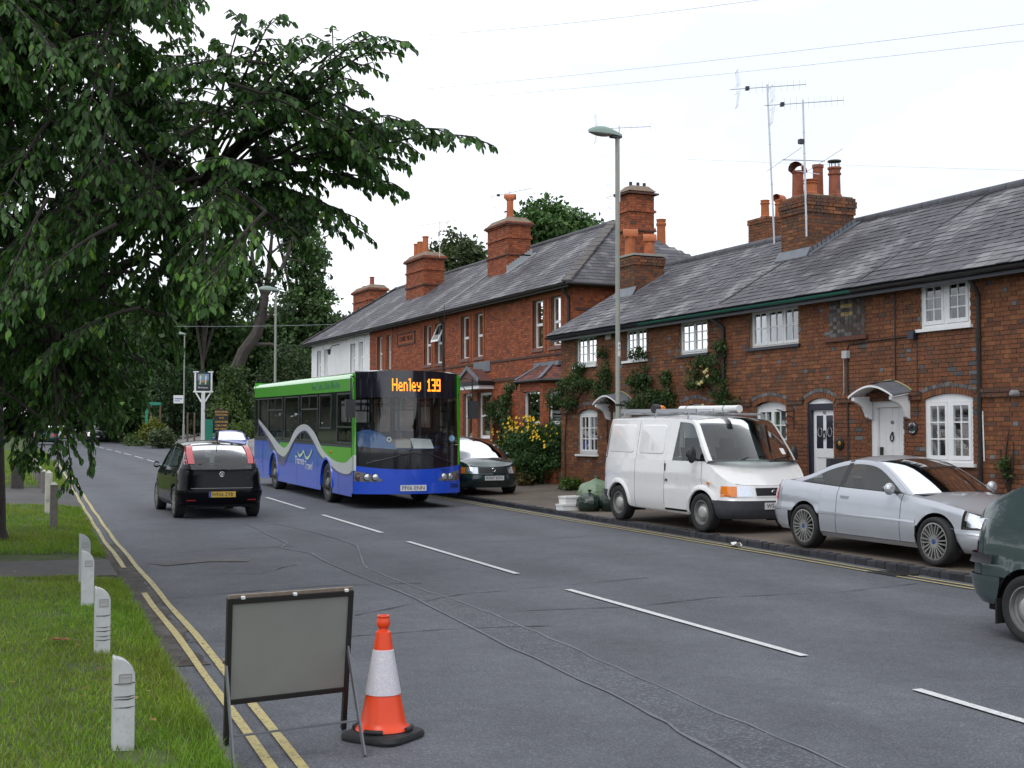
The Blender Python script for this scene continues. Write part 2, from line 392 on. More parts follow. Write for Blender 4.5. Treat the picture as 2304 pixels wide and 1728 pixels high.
# long sealed trench with its two tar seams, and cracks
A_=[(5.72,24.49),(5.41,20.17),(5.13,19.49),(5.34,18.6),(5.19,17.08),(5.06,13.44),(4.75,10.27),(4.57,7.79),(4.37,6.6),(4.1,4.8),(3.6,2)]
B_=[(6.19,24.8),(6.4,21.48),(6.32,19.34),(5.6,16.9),(5.48,16.37),(5.41,14.83),(5.4,12.55),(5.35,11.56),(5.2,9.84),(5.03,8.09),(4.9,6.4),(4.7,4.6),(4.3,2)]
def dense(pts,n=5,j=.02):
 out=[]
 for p,q in zip(pts[:-1],pts[1:]):
  for i in range(n):out.append((lerp(p[0],q[0],i/n)+random.uniform(-j,j),lerp(p[1],q[1],i/n)))
 return out+[pts[-1]]
def at(tab,y):
 t=sorted([(p[1],p[0]) for p in tab]); return interp(t,y)
ys=np.linspace(2,17.5,24)
mb=MB();mb.grid([[(at(A_,y),y,zr(y)+.004),(at(B_,y),y,zr(y)+.004)] for y in ys],flip=True);mb.build('road_patch',ASPH2)['kind']='structure'
ribbon('tar_seam',dense(A_),.028,SEAM,.008,jitter=.5);ribbon('tar_seam',dense(B_),.028,SEAM,.008,jitter=.5)
SILT=mat('gutter_silt',(.085,.078,.072),.95,var=.3,vs=8,bump=.5,bs=40,dirt=(.040,.032,.027),dscale=2.2,dth=(.40,.60));ribbon('gutter_silt',[(LV(y)+.17+.03*math.sin(y*3.1),y) for y in np.arange(10.5,21,.18)],.34,SILT,.006,jitter=.30)
for pts in ([(3.52,19.3),(4.41,19.62),(5.43,19.68)],[(3.24,16.61),(4.03,16.35),(4.74,17.2)],[(4.08,12.54),(5.62,13.58),(7.32,13.92),(8.44,14.16)],[(2.2,11.6),(3.4,11.35),(4.6,11.4),(5.6,11.2)],[(2.0,14.6),(2.6,14.5),(3.3,14.7),(4.5,14.9),(5.6,14.7)],
   [(5.7,12.2),(7,12.0),(8.2,12.3),(9.7,12.1),(11.2,12.4)],[(7.4,19.5),(9,19.2),(10.5,19.6),(12,19.4)],[(6.3,6.1),(7.4,6.0),(8.6,6.3),(10,6.1)],[(3.2,29.5),(4.4,29.2),(5.2,29.5)]):
 ribbon('road_crack',dense(pts,7,.03),.016,CRACK,.006,jitter=.9)
ribbon('road_patch',[(3.0,17.9),(3.7,18.2),(4.3,18.0)],.5,GUTM,.005)
# road gully by the kerb
g=thing('gully_grate','iron road gully grate set in the yellow lines by the kerb','drain',(11.62,13.3,zr(13.3)))
mb=MB()
for (x0,x1,y0,y1) in ((11.42,11.45,13.05,13.6),(11.79,11.82,13.05,13.6),(11.45,11.79,13.05,13.08),(11.45,11.79,13.57,13.6)):mb.box(x0,x1,y0,y1,zr(13.3)-.01,zr(13.3)+.018)
mb.build('frame',IRON,g);mb=MB();mb.box(11.45,11.79,13.08,13.57,zr(13.3)-.01,zr(13.3)+.006);mb.build('pit',CRACK,g)
for i in range(7):mb=MB();y=13.12+i*.066;mb.box(11.45,11.79,y,y+.028,zr(13.3)+.007,zr(13.3)+.018);mb.build('bar',IRON,g)

# grass of the verge (blades) -------------------------------------------------
GRASS=leaf_mat('grass_blades',.35,.5,.35,1.6)
def blades(n,y0,y1,e0,e1,hmin,hmax,w):
 Y=y0+(y1-y0)*rng.random(n)**1.35;lv=np.interp(Y,[p[0] for p in LV_T],[p[1] for p in LV_T])
 e=e0+(e1-e0)*rng.random(n)**1.15;X=lv-e
 keep=np.array([dip(y)<.35 for y in Y]);bare=(np.sin(X*3.1+1)*np.sin(Y*2.3+.4)>.86);keep&=~(bare&(rng.random(n)<.75));X,Y=X[keep],Y[keep];n=len(X)
 Z=np.array([vz(x,y) for x,y in zip(X,Y)])-.004
 lv=np.interp(Y,[p[0] for p in LV_T],[p[1] for p in LV_T]);edge=np.clip(1-(lv-X)/.35,0,1)
 h=(hmin+(hmax-hmin)*rng.random(n))*(1+.9*edge);a=rng.random(n)*6.283;tx=np.cos(a);ty=np.sin(a);lean=.25+.7*rng.random(n);b=rng.random(n)*6.283
 P=np.stack([X,Y,Z],1);s=np.stack([tx,ty,tx*0],1)*w*.5;tip=P+np.stack([np.cos(b)*lean*h,np.sin(b)*lean*h,h],1);mid=P*.55+tip*.45+np.stack([X*0,X*0,h*.12],1)
 V=np.stack([P-s,P+s,mid+s*.8,mid-s*.8,tip],1).reshape(-1,3)
 i=np.arange(n)[:,None]*5;F=np.concatenate([i+np.array([[0,1,2]]),i+np.array([[0,2,3]]),i+np.array([[3,2,4]])],0)
 t=rng.random(n);tone=.5+.5*np.sin(X*1.7+2)*np.sin(Y*1.1);dry=(rng.random(n)<.05+.14*tone)
 c=np.stack([.105+.085*t+.045*tone,.225+.12*t,.012+.014*t],1);c[dry]=np.array([.21,.19,.06])
 return V,F,np.tile(c,(3,1))
V,F,c=blades(120000,5.2,16.3,-.05,3.6,.022,.055,.0055);np_mesh('grass',V,F,GRASS,c)['kind']='stuff'
V,F,c=blades(50000,18.6,30,-.05,5,.03,.07,.009);np_mesh('grass',V,F,GRASS,c)['kind']='stuff'
V,F,c=blades(30000,37,75,-.05,8,.05,.10,.02);np_mesh('grass',V,F,GRASS,c)['kind']='stuff'
# fallen leaves and grit along the gutter and on the grass
def litter(n,xf,y0,y1,zf,cols,size):
 Y=y0+(y1-y0)*rng.random(n);X=np.array([xf(y) for y in Y]);Z=np.array([zf(x,y) for x,y in zip(X,Y)])+.012
 a=rng.random(n)*6.28;s=size*(.5+rng.random(n));V=[]
 for k_,(u,v,h) in enumerate(((-1,0,0),(0,-.5,.25),(1,0,.1),(0,.5,.3))):
  V.append(np.stack([X+(u*np.cos(a)-v*np.sin(a))*s,Y+(u*np.sin(a)+v*np.cos(a))*s,Z+h*s*.5],1))
 V=np.stack(V,1).reshape(-1,3);i=np.arange(n)[:,None]*4;F=i+np.array([[0,1,2,3]]);c=np.array(cols)[rng.integers(0,len(cols),n)]*(.6+.8*rng.random((n,1)))
 return V,F,c
DEAD=mat('dead_leaves',attr=True,rough=.8)
V,F,c=litter(900, lambda y:LV(y)+abs(random.gauss(0,.16))+random.choice((0,0,.1,.3)),9,34, lambda x,y:zr(y),[(.06,.045,.03),(.09,.06,.03),(.03,.03,.025)],.016);np_mesh('fallen_leaves',V,F,DEAD,c)['kind']='stuff'
V,F,c=litter(140, lambda y:LV(y)-random.uniform(.1,3),6,30, lambda x,y:vz(x,y)+.03,[(.30,.22,.05),(.22,.10,.03),(.14,.10,.05)],.028);np_mesh('fallen_leaves',V,F,DEAD,c)['kind']='stuff'
V,F,c=litter(1400, lambda y:LV(y)+random.uniform(0,.7),6,20, lambda x,y:zr(y)-.003,[(.03,.03,.03),(.06,.055,.05),(.14,.135,.13)],.006);np_mesh('road_grit',V,F,DEAD,c)['kind']='stuff'
V,F,c=litter(900, lambda y:RK(y)-random.uniform(0,.35),8,30, lambda x,y:zr(y)-.003,[(.05,.045,.04),(.10,.085,.06),(.16,.15,.13)],.008);np_mesh('road_grit',V,F,DEAD,c)['kind']='stuff'
# ================================================================ HOUSES
CX_,VX_=15.6,17.5  # planes of the two brick fronts
RED=[(.200,.075,.030),(.180,.065,.027),(.160,.058,.026),(.222,.088,.036),(.145,.053,.026),(.190,.069,.029)]
DARKB=[(.115,.052,.030),(.095,.050,.034),(.125,.060,.034)]
GREYB=[(.115,.112,.118),(.085,.085,.092),(.15,.15,.155)]
VRED=[(.30,.078,.028),(.27,.068,.025),(.33,.092,.032),(.24,.060,.024),(.20,.052,.022)]
WHT=[(.80,.81,.82),(.77,.78,.80)]
class Arch:
 def __init__(s,y0,y1,z0,zs,rise,ring=0.0):s.y0,s.y1,s.z0,s.zs,s.rise,s.ring=y0,y1,z0,zs,rise,ring;s.yc=(y0+y1)/2;s.h=(y1-y0)/2;s.Rr=(s.h**2+rise**2)/(2*rise) if rise else 0;s.zc=zs+rise-s.Rr
 def span(s,z):  # interval removed from a brick course at height z
  if z<s.z0: return None
  if z<s.zs: return (s.y0,s.y1)
  if not s.rise: return None
  r=s.Rr+s.ring
  if z-s.zc>=r: return None
  w=math.sqrt(r*r-(z-s.zc)**2);a=math.atan2(s.h,s.zs-s.zc);w=min(w,s.h+s.ring*math.sin(a)+.0)
  return (s.yc-w,s.yc+w)
def courses(Y0,Y1,z0,z1,holes,ch=.075,sl=.215,hl=.1025,j=.010):
 out=[];k=0;z=z0
 while z+ch*.6<z1:
  cut=sorted([h.span(z+ch/2) for h in holes if h.span(z+ch/2)]);iv=[];a=Y0
  for c in cut:
   if c[0]>a:iv.append((a,c[0]))
   a=max(a,c[1])
  if a<Y1:iv.append((a,Y1))
  y=Y0-(0 if k%2 else (sl+hl+2*j)/2-.0);seq=0
  ph=random.uniform(-.015,.015)
  y+=ph;bricks=[]
  while y<Y1:
   l=sl if seq%2==0 else hl;bricks.append((y,y+l,seq%2));y+=l+j;seq+=1
  for a,b in iv:
   for p,q,t in bricks:
    p2,q2=max(p,a),min(q,b)
    if q2-p2>.03:out.append((p2,q2,z,min(z+ch-j,z1),t))
  z+=ch;k+=1
 return out
def tone(t,pal=RED,hdr=None,dark=.12):
 c=random.choice(pal)
 if hdr and t==1 and random.random()<hdr:c=random.choice(GREYB)
 elif random.random()<dark:c=random.choice(DARKB)
 g=random.uniform(.85,1.15); return tuple(x*g for x in c)
BRME=[]
for i in range(14):
 c=tone(0) if i<10 else (random.choice(DARKB) if i<12 else random.choice(GREYB));mb=MB();e=.03
 mb.add([(0,-.5,-.5),(0,.5,-.5),(0,.5,.5),(0,-.5,.5),(-.85,-.5,-.5),(-.85,.5,-.5),(-.85,.5,.5),(-.85,-.5,.5),(-1,-.48,-.45),(-1,.48,-.45),(-1,.48,.45),(-1,-.48,.45)],
           [(0,1,5,4),(1,2,6,5),(2,3,7,6),(3,0,4,7),(4,5,9,8),(5,6,10,9),(6,7,11,10),(7,4,8,11),(8,9,10,11)],c)
 BRME.append(mb.mesh('brick',BRICK))
def lay_bricks(parent,X,bl,root,m=BRICK,pal=RED,single=300,hdr=None,dark=.12,key=None,axis='x',sgn=-1,proud=.012):
 """bricks on a front at plane X; the nearest `single` of them objects of their own, the rest one mesh"""
 bl=sorted(bl,key=key or (lambda b:b[0]));off=ROOT[root.name]
 for b in bl[:single]:
  me=BRME[10+random.randrange(4)] if random.random()<dark+(hdr if hdr and b[4] else 0) else BRME[random.randrange(10)]
  o=bpy.data.objects.new('brick',me);COL.objects.link(o);o.parent=parent
  o.location=(X+.01-off[0],(b[0]+b[1])/2-off[1],(b[2]+b[3])/2-off[2]);o.scale=(.010+proud+random.uniform(-.003,.003),b[1]-b[0],b[3]-b[2])
 rest=bl[single:]
 if rest:
  mb=MB()
  for p,q,z,w,t in rest:
   d=proud+random.uniform(-.003,.003);c=tone(t,pal,hdr,dark)
   if axis=='x':mb.add([(X+.01,p,z),(X+.01,q,z),(X+.01,q,w),(X+.01,p,w),(X-d,p,z),(X-d,q,z),(X-d,q,w),(X-d,p,w)],[(0,1,5,4),(1,2,6,5),(2,3,7,6),(3,0,4,7),(4,5,6,7)],c)
   else:mb.add([(p,X+.01,z),(q,X+.01,z),(q,X+.01,w),(p,X+.01,w),(p,X-d,z),(q,X-d,z),(q,X-d,w),(p,X-d,w)],[(1,0,4,5),(2,1,5,6),(3,2,6,7),(0,3,7,4),(5,4,7,6)],c)
  o=mb.build('brick',m,parent);o['kind']='stuff'
def wall_front(X,Y0,Y1,z0,z1,holes,parent,m,depth=.16,name='wall',axis='x'):
 ys=sorted({Y0,Y1,*[h.y0 for h in holes],*[h.y1 for h in holes]});zs=sorted({z0,z1,*[h.z0 for h in holes],*[h.zs for h in holes],*[h.zs+h.rise for h in holes if h.rise]});zs=[z for z in zs if z0<=z<=z1]
 mb=MB();P=(lambda x,y,z:(x,y,z)) if axis=='x' else (lambda x,y,z:(y,x,z))
 for a,b in zip(ys[:-1],ys[1:]):
  for c,d in zip(zs[:-1],zs[1:]):
   if any(h.y0-1e-6<=a and b<=h.y1+1e-6 and h.z0-1e-6<=c and d<=h.zs+h.rise+1e-6 for h in holes):continue
   mb.quad(P(X,a,c),P(X,a,d),P(X,b,d),P(X,b,c))
 for h in holes:
  t=h.zs+h.rise
  mb.quad(P(X,h.y1,h.z0),P(X,h.y1,t),P(X+depth,h.y1,t),P(X+depth,h.y1,h.z0));mb.quad(P(X,h.y0,h.z0),P(X+depth,h.y0,h.z0),P(X+depth,h.y0,t),P(X,h.y0,t))
  mb.quad(P(X,h.y0,t),P(X,h.y1,t),P(X+depth,h.y1,t),P(X+depth,h.y0,t));mb.quad(P(X,h.y0,h.z0),P(X,h.y1,h.z0),P(X+depth,h.y1,h.z0),P(X+depth,h.y0,h.z0))
 return mb.build(name,m,parent)
PANE=MB().quad((0,-.5,-.5),(0,.5,-.5),(0,.5,.5),(0,-.5,.5)).mesh('pane',GLASS)
def pane(parent,root,X,y0,y1,z0,z1,me=None):
 o=bpy.data.objects.new('pane',me or PANE);COL.objects.link(o);o.parent=parent;f=ROOT[root.name]
 o.location=(X-f[0],(y0+y1)/2-f[1],(z0+z1)/2-f[2]);o.scale=(1,y1-y0,z1-z0); return o
def curtain(win,X,y0,y1,z0,z1,m=CURTAIN,amp=.02,wl=.09):
 mb=MB();n=max(6,int((y1-y0)/.03));rows=[]
 for i in range(n+1):
  y=lerp(y0,y1,i/n);x=X+amp*math.sin(y*6.283/wl)+.6*amp*math.sin(y*21);rows.append([(x,y,z0),(x,y,z1)])
 mb.grid(rows); return mb.build('curtain',m,win,smooth_=True)
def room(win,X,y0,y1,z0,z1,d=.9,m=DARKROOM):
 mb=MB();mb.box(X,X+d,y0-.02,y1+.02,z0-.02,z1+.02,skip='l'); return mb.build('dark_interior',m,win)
def casement(house,X,y0,y1,z0,z1,cas=2,cols=2,rows=3,rec=.055,fr=.05,st=.042,bar=.022,sill='white',arch=0.,curt=(),mull=.0,m=WPAINT,label=None,sillx=.07):
 mb=MB();xf=X+rec;xb=xf+.06
 mb.box(xf,xb,y0,y0+fr,z0,z1);mb.box(xf,xb,y1-fr,y1,z0,z1);mb.box(xf+.002,xb,y0+fr,y1-fr,z1-fr,z1);mb.box(xf+.002,xb,y0+fr,y1-fr,z0,z0+fr)
 if arch:  # white segmental head board
  h=(y1-y0)/2;rr=(h*h+arch*arch)/(2*arch);yc=(y0+y1)/2;zc=z1+arch-rr;pl=[(xf+.004,y0,z1+.001),(xf+.004,y1,z1+.001)]
  for i in range(1,12):y=lerp(y1,y0,i/12);pl.append((xf+.004,y,zc+math.sqrt(rr*rr-(y-yc)**2)))
  mb.prism(pl,(.05,0,0))
 W_=(y1-y0-2*fr-mull*(cas-1))/cas;panes=[]
 for c in range(cas):
  a=y0+fr+c*(W_+mull);b=a+W_;g=.004;xs=xf-.010
  if c and mull:mb.box(xf-.004,xb,a-mull,a,z0+fr,z1-fr)
  mb.box(xs,xs+.05,a+g,a+g+st,z0+fr+g,z1-fr-g);mb.box(xs,xs+.05,b-g-st,b-g,z0+fr+g,z1-fr-g)
  mb.box(xs+.001,xs+.05,a+g+st,b-g-st,z0+fr+g,z0+fr+g+st*1.25);mb.box(xs+.001,xs+.05,a+g+st,b-g-st,z1-fr-g-st,z1-fr-g)
  A,B,C,D=a+g+st,b-g-st,z0+fr+g+st*1.25,z1-fr-g-st
  for i in range(1,cols):y=lerp(A,B,i/cols);mb.box(xs+.006,xs+.034,y-bar/2,y+bar/2,C,D)
  for i in range(1,rows):z=lerp(C,D,i/rows);mb.box(xs+.008,xs+.032,A,B,z-bar/2,z+bar/2)
  for i in range(cols):
   for k in range(rows):panes.append((xs+.02,lerp(A,B,i/cols),lerp(A,B,(i+1)/cols),lerp(C,D,k/rows),lerp(C,D,(k+1)/rows)))
 w=mb.build('window',m,house,smooth_=False)
 if label:w['label']=label
 r=house
 while r.parent:r=r.parent
 for p in panes:pane(w,r,*p)
 if sill:
  s=MB();s.box(X-sillx,X+rec+.02,y0-.07,y1+.07,z0-.055,z0-.002);s.build('sill',{'white':m,'navy':NAVYP,'brick':BRICK}[sill] if sill!='brick' else MM('clay_sill',(.11,.04,.025),.8),w)
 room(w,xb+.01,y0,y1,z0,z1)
 for a,b,lo,hi in curt:curtain(w,xb+.07,lerp(y0,y1,a),lerp(y0,y1,b),lerp(z0,z1,lo),lerp(z0,z1,hi))
 return w
def sash(house,X,y0,y1,z0,z1,rec=.11,fr=.055,mid=.5,curt=(),bars=0,m=UPVC,open_top=False,label=None,sill=True):
 mb=MB();xf=X+rec;zm=lerp(z0,z1,mid);r=house
 while r.parent:r=r.parent
 mb.box(xf,xf+.07,y0,y0+fr,z0,z1);mb.box(xf,xf+.07,y1-fr,y1,z0,z1);mb.box(xf+.002,xf+.07,y0+fr,y1-fr,z0,z0+fr*1.3);mb.box(xf+.002,xf+.07,y0+fr,y1-fr,z1-fr,z1);mb.box(xf-.008,xf+.06,y0+fr,y1-fr,zm-.04,zm+.04)
 if bars:
  for i in range(1,bars):y=lerp(y0+fr,y1-fr,i/bars);mb.box(xf+.012,xf+.032,y-.009,y+.009,z0+fr,z1-fr)
  for lo,hi in ((z0+fr,zm-.04),(zm+.04,z1-fr)):
   for i in range(1,3):z=lerp(lo,hi,i/3);mb.box(xf+.013,xf+.031,y0+fr,y1-fr,z-.009,z+.009)
 w=mb.build('window',m,house)
 if label:w['label']=label
 pane(w,r,xf+.02,y0+fr,y1-fr,z0+fr*1.3,zm-.04)
 if open_top:
  zt=z1-.03;zb=zm+.03;dx=.30;mb=MB();t=fr
  def q(y,s): return (lerp(xf-.02,xf-.02-dx,s),y,lerp(zt,zb,s*.98))
  for (ya,yb,sa,sb) in ((y0,y0+t,0,1),(y1-t,y1,0,1),(y0+t,y1-t,0,.08),(y0+t,y1-t,.9,1)):
   mb.prism([q(ya,sa),q(yb,sa),q(yb,sb),q(ya,sb)],(.045,0,.012))
  c=mb.build('open_casement',m,w);c['label']='top light of the window tilted open'
  g=MB();g.quad(*[tuple(Vector(q(y,s))+Vector((.02,0,.006))) for y,s in ((y0+t,.08),(y1-t,.08),(y1-t,.9),(y0+t,.9))]);g.build('pane',GLASS,w)
 else:pane(w,r,xf+.014,y0+fr,y1-fr,zm+.04,z1-fr)
 if sill:s=MB();s.box(X-.05,X+rec,y0-.06,y1+.06,z0-.10,z0-.003);s.build('sill',MM('stone_sill',(.16,.09,.075),.8,var=.2) if m is UPVC else m,w)
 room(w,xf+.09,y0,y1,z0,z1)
 for a,b,lo,hi in curt:curtain(w,xf+.16,lerp(y0,y1,a),lerp(y0,y1,b),lerp(z0,z1,lo),lerp(z0,z1,hi),wl=.13)
 return w
def arch_bricks(wall,X,A,ring=.112,top=.068,grey=True):
 """voussoirs of a segmental head, each a brick, and the run of grey headers over them"""
 r0=A.Rr;a0=math.asin(A.h/r0);off=None;p=wall
 while p.parent:p=p.parent
 off=ROOT[p.name]
 for (ra,rb,wid,cols,j) in ((r0+.006,r0+ring-.004,.066,RED,.009),)+(((r0+ring+.004,r0+ring+top,.098,GREYB,.009),) if grey else ()):
  aa=a0*(1.06 if cols is RED else 1.10);n=max(3,int(2*aa*ra/wid))
  for i in range(n):
   t0=-aa+2*aa*i/n+j/ra/2;t1=-aa+2*aa*(i+1)/n-j/ra/2;mb=MB();c=tone(0,cols,None,.1 if cols is RED else 0);d=.016+random.uniform(-.003,.003)
   pl=[(X-d,A.yc+r*math.sin(t),A.zc+r*math.cos(t)) for r,t in ((ra,t0),(ra,t1),(rb,t1),(rb,t0))]
   mb.prism(pl,(d+.01,0,0),c);mb.build('brick',BRICK,wall)
def brick_stack(house,x0,x1,y0,y1,z0,z1,pal=RED,dark=.35,m=BRICK,mort=MORTAR,ch=.075,name='chimney',label=None,bands=(),cap=None):
 """a chimney: mortar core, every brick of its four sides, oversailing bands [(z0,z1,out)]"""
 core=MB();core.box(x0+.012,x1-.012,y0+.012,y1-.012,z0,z1);o=core.build(name,mort,house);mb=MB()
 if label:o['label']=label
 def ring(z,zt,e,k):
  for ax in (0,1):
   a,b=((x0-e,x1+e),(y0-e,y1+e))[1-ax];
   for side in (0,1):
    y=a-(.16 if k%2 else 0);q=0
    while y<b:
     l=.215 if q%2==0 else .1025;p0,p1=max(a,y),min(b,y+l)
     if p1-p0>.025:
      c=tone(q%2,pal,None,dark);d=.004*random.random()
      if ax==0:X=(x0-e-d,x0+.03) if side==0 else (x1-.03,x1+e+d);mb.box(X[0],X[1],p0,p1,z,zt,c)
      else:Yy=(y0-e-d,y0+.03) if side==0 else (y1-.03,y1+e+d);mb.box(p0+.002,p1-.002,Yy[0],Yy[1],z,zt,c)
     y+=l+.012;q+=1
 z=z0;k=0
 while z<z1-.03:
  e=0
  for (a,b,out) in bands:
   if a-.01<=z<b-.01:e=out
  ring(z,z+ch-.010,e,k);z+=ch;k+=1
 s=mb.build('brick',m,o);s['kind']='stuff'
 if cap:c=MB();h,e=cap;zt=max(z,z1);c.add([(x0-e,y0-e,zt),(x1+e,y0-e,zt),(x1+e,y1+e,zt),(x0-e,y1+e,zt),(x0+.12,y0+.12,zt+h),(x1-.12,y0+.12,zt+h),(x1-.12,y1-.12,zt+h),(x0+.12,y1-.12,zt+h)],[(0,1,5,4),(1,2,6,5),(2,3,7,6),(3,0,4,7),(4,5,6,7),(3,2,1,0)]);c.build('flaunching',MM('flaunching_mortar',(.20,.15,.11),.9,var=.3,vs=8),o)
 return o
def pot(chim,x,y,z,h,r=.12,m=TERRA,style='plain'):
 P=[(r*1.15,0),(r*1.15,.05),(r,.07),(r*.93,h*.72)]
 if style=='ring':P+=[(r*1.0,h*.74),(r*1.12,h*.76),(r*1.12,h*.80),(r*.95,h*.82),(r*.95,h*.92),(r*1.15,h*.94),(r*1.15,h)]
 elif style=='crown':P+=[(r*1.0,h*.78),(r*1.15,h*.80),(r*1.15,h*.86),(r*.95,h*.88),(r*1.12,h)]
 else:P+=[(r*.92,h*.90),(r*1.06,h*.92),(r*1.06,h)]
 P+=[(P[-1][0]-.03,h),(P[-1][0]-.035,h-.2)]
 mb=MB();mb.lathe(P,18,(x,y,z),cap=False);o=mb.build('chimney_pot',m,chim,smooth_=True,angle=35)
 d=MB();d.lathe([(r*.85,0),(.001,.001)],14,(x,y,z+h-.15),cap=False);d.build('flue',DARKROOM,chim)
 return o
def hood(chim,x,y,z,r,L_,ang,m=TERRA):  # half-round ridge tile laid over a pot
 mb=MB();d=Vector((math.sin(ang),math.cos(ang),0));s=Vector((d.y,-d.x,0));rows=[]
 for t in (-.5,.5):
  rows.append([tuple(Vector((x,y,z))+d*t*L_+s*r*math.cos(a)+Vector((0,0,r*math.sin(a)))) for a in np.linspace(-.25,math.pi+.25,12)]+[tuple(Vector((x,y,z))+d*t*L_+s*(r-.025)*math.cos(a)+Vector((0,0,(r-.025)*math.sin(a)))) for a in np.linspace(math.pi+.25,-.25,12)])
 rows=[r_+[r_[0]] for r_ in rows];mb.grid(rows);mb.build('pot_hood',m,chim,smooth_=True,angle=40)
SLC=[(.080,.077,.090),(.068,.065,.078),(.092,.088,.102),(.060,.058,.068),(.135,.130,.142),(.075,.070,.080),(.185,.182,.190)]
SLME=[]
for i in range(9):
 c=SLC[i%7];mb=MB();t=.012;jj=[random.uniform(-.012,.012) for _ in range(4)]
 # unit slate: x up the slope (0..1), y across (-.5...5), z off the roof
 mb.add([(0+jj[0],-.5,.5),(0+jj[1],.5,.5),(1,.5,0),(1,-.5,0),(0+jj[0],-.5,1),(0+jj[1],.5,1),(1,.5,.5),(1,-.5,.5)],[(0,1,2,3),(4,7,6,5),(0,4,5,1),(1,5,6,2),(3,7,4,0)],c);SLME.append(mb.mesh('slate',SLATE))
def roof_slope(house,E0,up,Y0,Y1,length,single=300,gauge=.20,sw=.27,clip=None,sag=0.0,name='roof',under=None,colfn=None,face=-1):
 """slated slope: eave line through E0=(x,z) running along Y, `up`=(dx,dz) unit; clip(y,s) keeps a slate"""
 ux,uz=up;nx,nz=-uz,ux
 if nz<0:nx,nz=-nx,-nz
 f=ROOT[house.name];mb=MB()
 if clip is None:mb.prism([(E0[0]-nx*.0,Y0,E0[1]),(E0[0]+ux*length,Y0,E0[1]+uz*length),(E0[0]+ux*length+.02,Y0,E0[1]+uz*length-.12),(E0[0]+.05,Y0,E0[1]-.09)],(0,Y1-Y0,0))
 else:mb.add(*under)
 roof=mb.build(name,MM('slate_bed',(.03,.03,.034),.9),house)
 ang=math.atan2(uz,ux);L_=gauge*1.45;todo=[]
 rows=int(length/gauge)
 for k in range(rows+1):
  s=k*gauge-.04;y=Y0-(sw/2 if k%2 else 0)
  while y<Y1:
   w=sw*random.uniform(.96,1.04);a,b=max(y,Y0),min(y+w-.008,Y1)
   if b-a>.05 and (clip is None or clip((a+b)/2,s+gauge*.5)):todo.append((s,a,b,k))
   y+=w
 todo.sort(key=lambda t:(t[1]));rest=MB()
 for i,(s,a,b,k) in enumerate(todo):
  dz=sag*math.sin((a+b)*.9)*math.sin(s);ll=min(L_,length-s+.05);th=.026
  px_,pz_=E0[0]+ux*s+nx*(dz+.001),E0[1]+uz*s+nz*(dz+.001)
  if i<single:
   me=SLME[random.randrange(9)] if colfn is None else SLME[colfn((a+b)/2,s)]
   o=bpy.data.objects.new('slate',me);COL.objects.link(o);o.parent=roof
   o.location=(px_-f[0],(a+b)/2-f[1],pz_-f[2]);o.rotation_euler=(0,-ang,0);o.scale=(ll,b-a,th*random.uniform(.85,1.25))
  else:
   c=SLC[(SLME and (random.randrange(7) if colfn is None else colfn((a+b)/2,s)%7))];t=th*random.uniform(.85,1.25);P=[]
   for (xx,yy,zz) in ((0,a,.5),(0,b,.5),(1,b,0),(1,a,0),(0,a,1),(0,b,1),(1,b,.5),(1,a,.5)):
    P.append((px_+ux*xx*ll+nx*zz*t,yy,pz_+uz*xx*ll+nz*zz*t))
   rest.add(P,[(4,7,6,5),(0,4,5,1),(1,5,6,2),(3,7,4,0)],c)
 if rest.v:o=rest.build('slate',SLATE,roof);o['kind']='stuff'
 return roof
def slate_band(y,s):  # pale weathered streaks running down the slope
 v=math.sin(y*1.35+s*1.1)+.6*math.sin(y*3.3-s*.7+1.3)
 if v>.75: return random.choice((4,6,6,2,4))
 if v<-.7: return random.choice((1,3,5,3))
 return random.choice((0,1,2,3,5,7,8,0,2,4))
def ridge_tiles(house,x,z,Y0,Y1,r=.11,m=None):
 y=Y0
 while y<Y1-.05:
  l=min(.45,Y1-y);mb=MB();mb.grid([[(x+r*1.15*math.cos(a),yy,z-.03+r*math.sin(a)) for a in np.linspace(-.35,math.pi+.35,9)] for yy in (y+.005,y+l-.005)]);mb.build('ridge_tile',m or MM('blue_ridge_tile',(.075,.075,.088),.7,var=.3,vs=5),house,smooth_=True);y+=l
def downpipe(house,X,y,z0,z1,r=.04,m=IRON,neck=.2):
 mb=MB();mb.tube([(X-.22,y+neck*.6,z1),(X-.22,y+neck*.6,z1-.08),(X-.06,y,z1-.30),(X-.05,y,z1-.38),(X-.05,y,z0)],r,8)
 for z in np.arange(z0+.8,z1-.5,1.2):mb.lathe([(r*1.35,-.03),(r*1.35,.03)],8,(X-.05,y,z))
 mb.build('downpipe',m,house,smooth_=True)
def gutter(house,X,Y0,Y1,z,m=IRON,r=.055,slope=0):
 mb=MB();rows=[]
 for y in (Y0,Y1):rows.append([(X+r*math.cos(a),y,z+r*math.sin(a)) for a in np.linspace(math.pi,2*math.pi,8)]+[(X+(r-.008)*math.cos(a),y,z+(r-.008)*math.sin(a)) for a in np.linspace(2*math.pi,math.pi,8)])
 rows=[q+[q[0]] for q in rows];mb.grid(rows);mb.build('gutter',m,house,smooth_=True,angle=50)
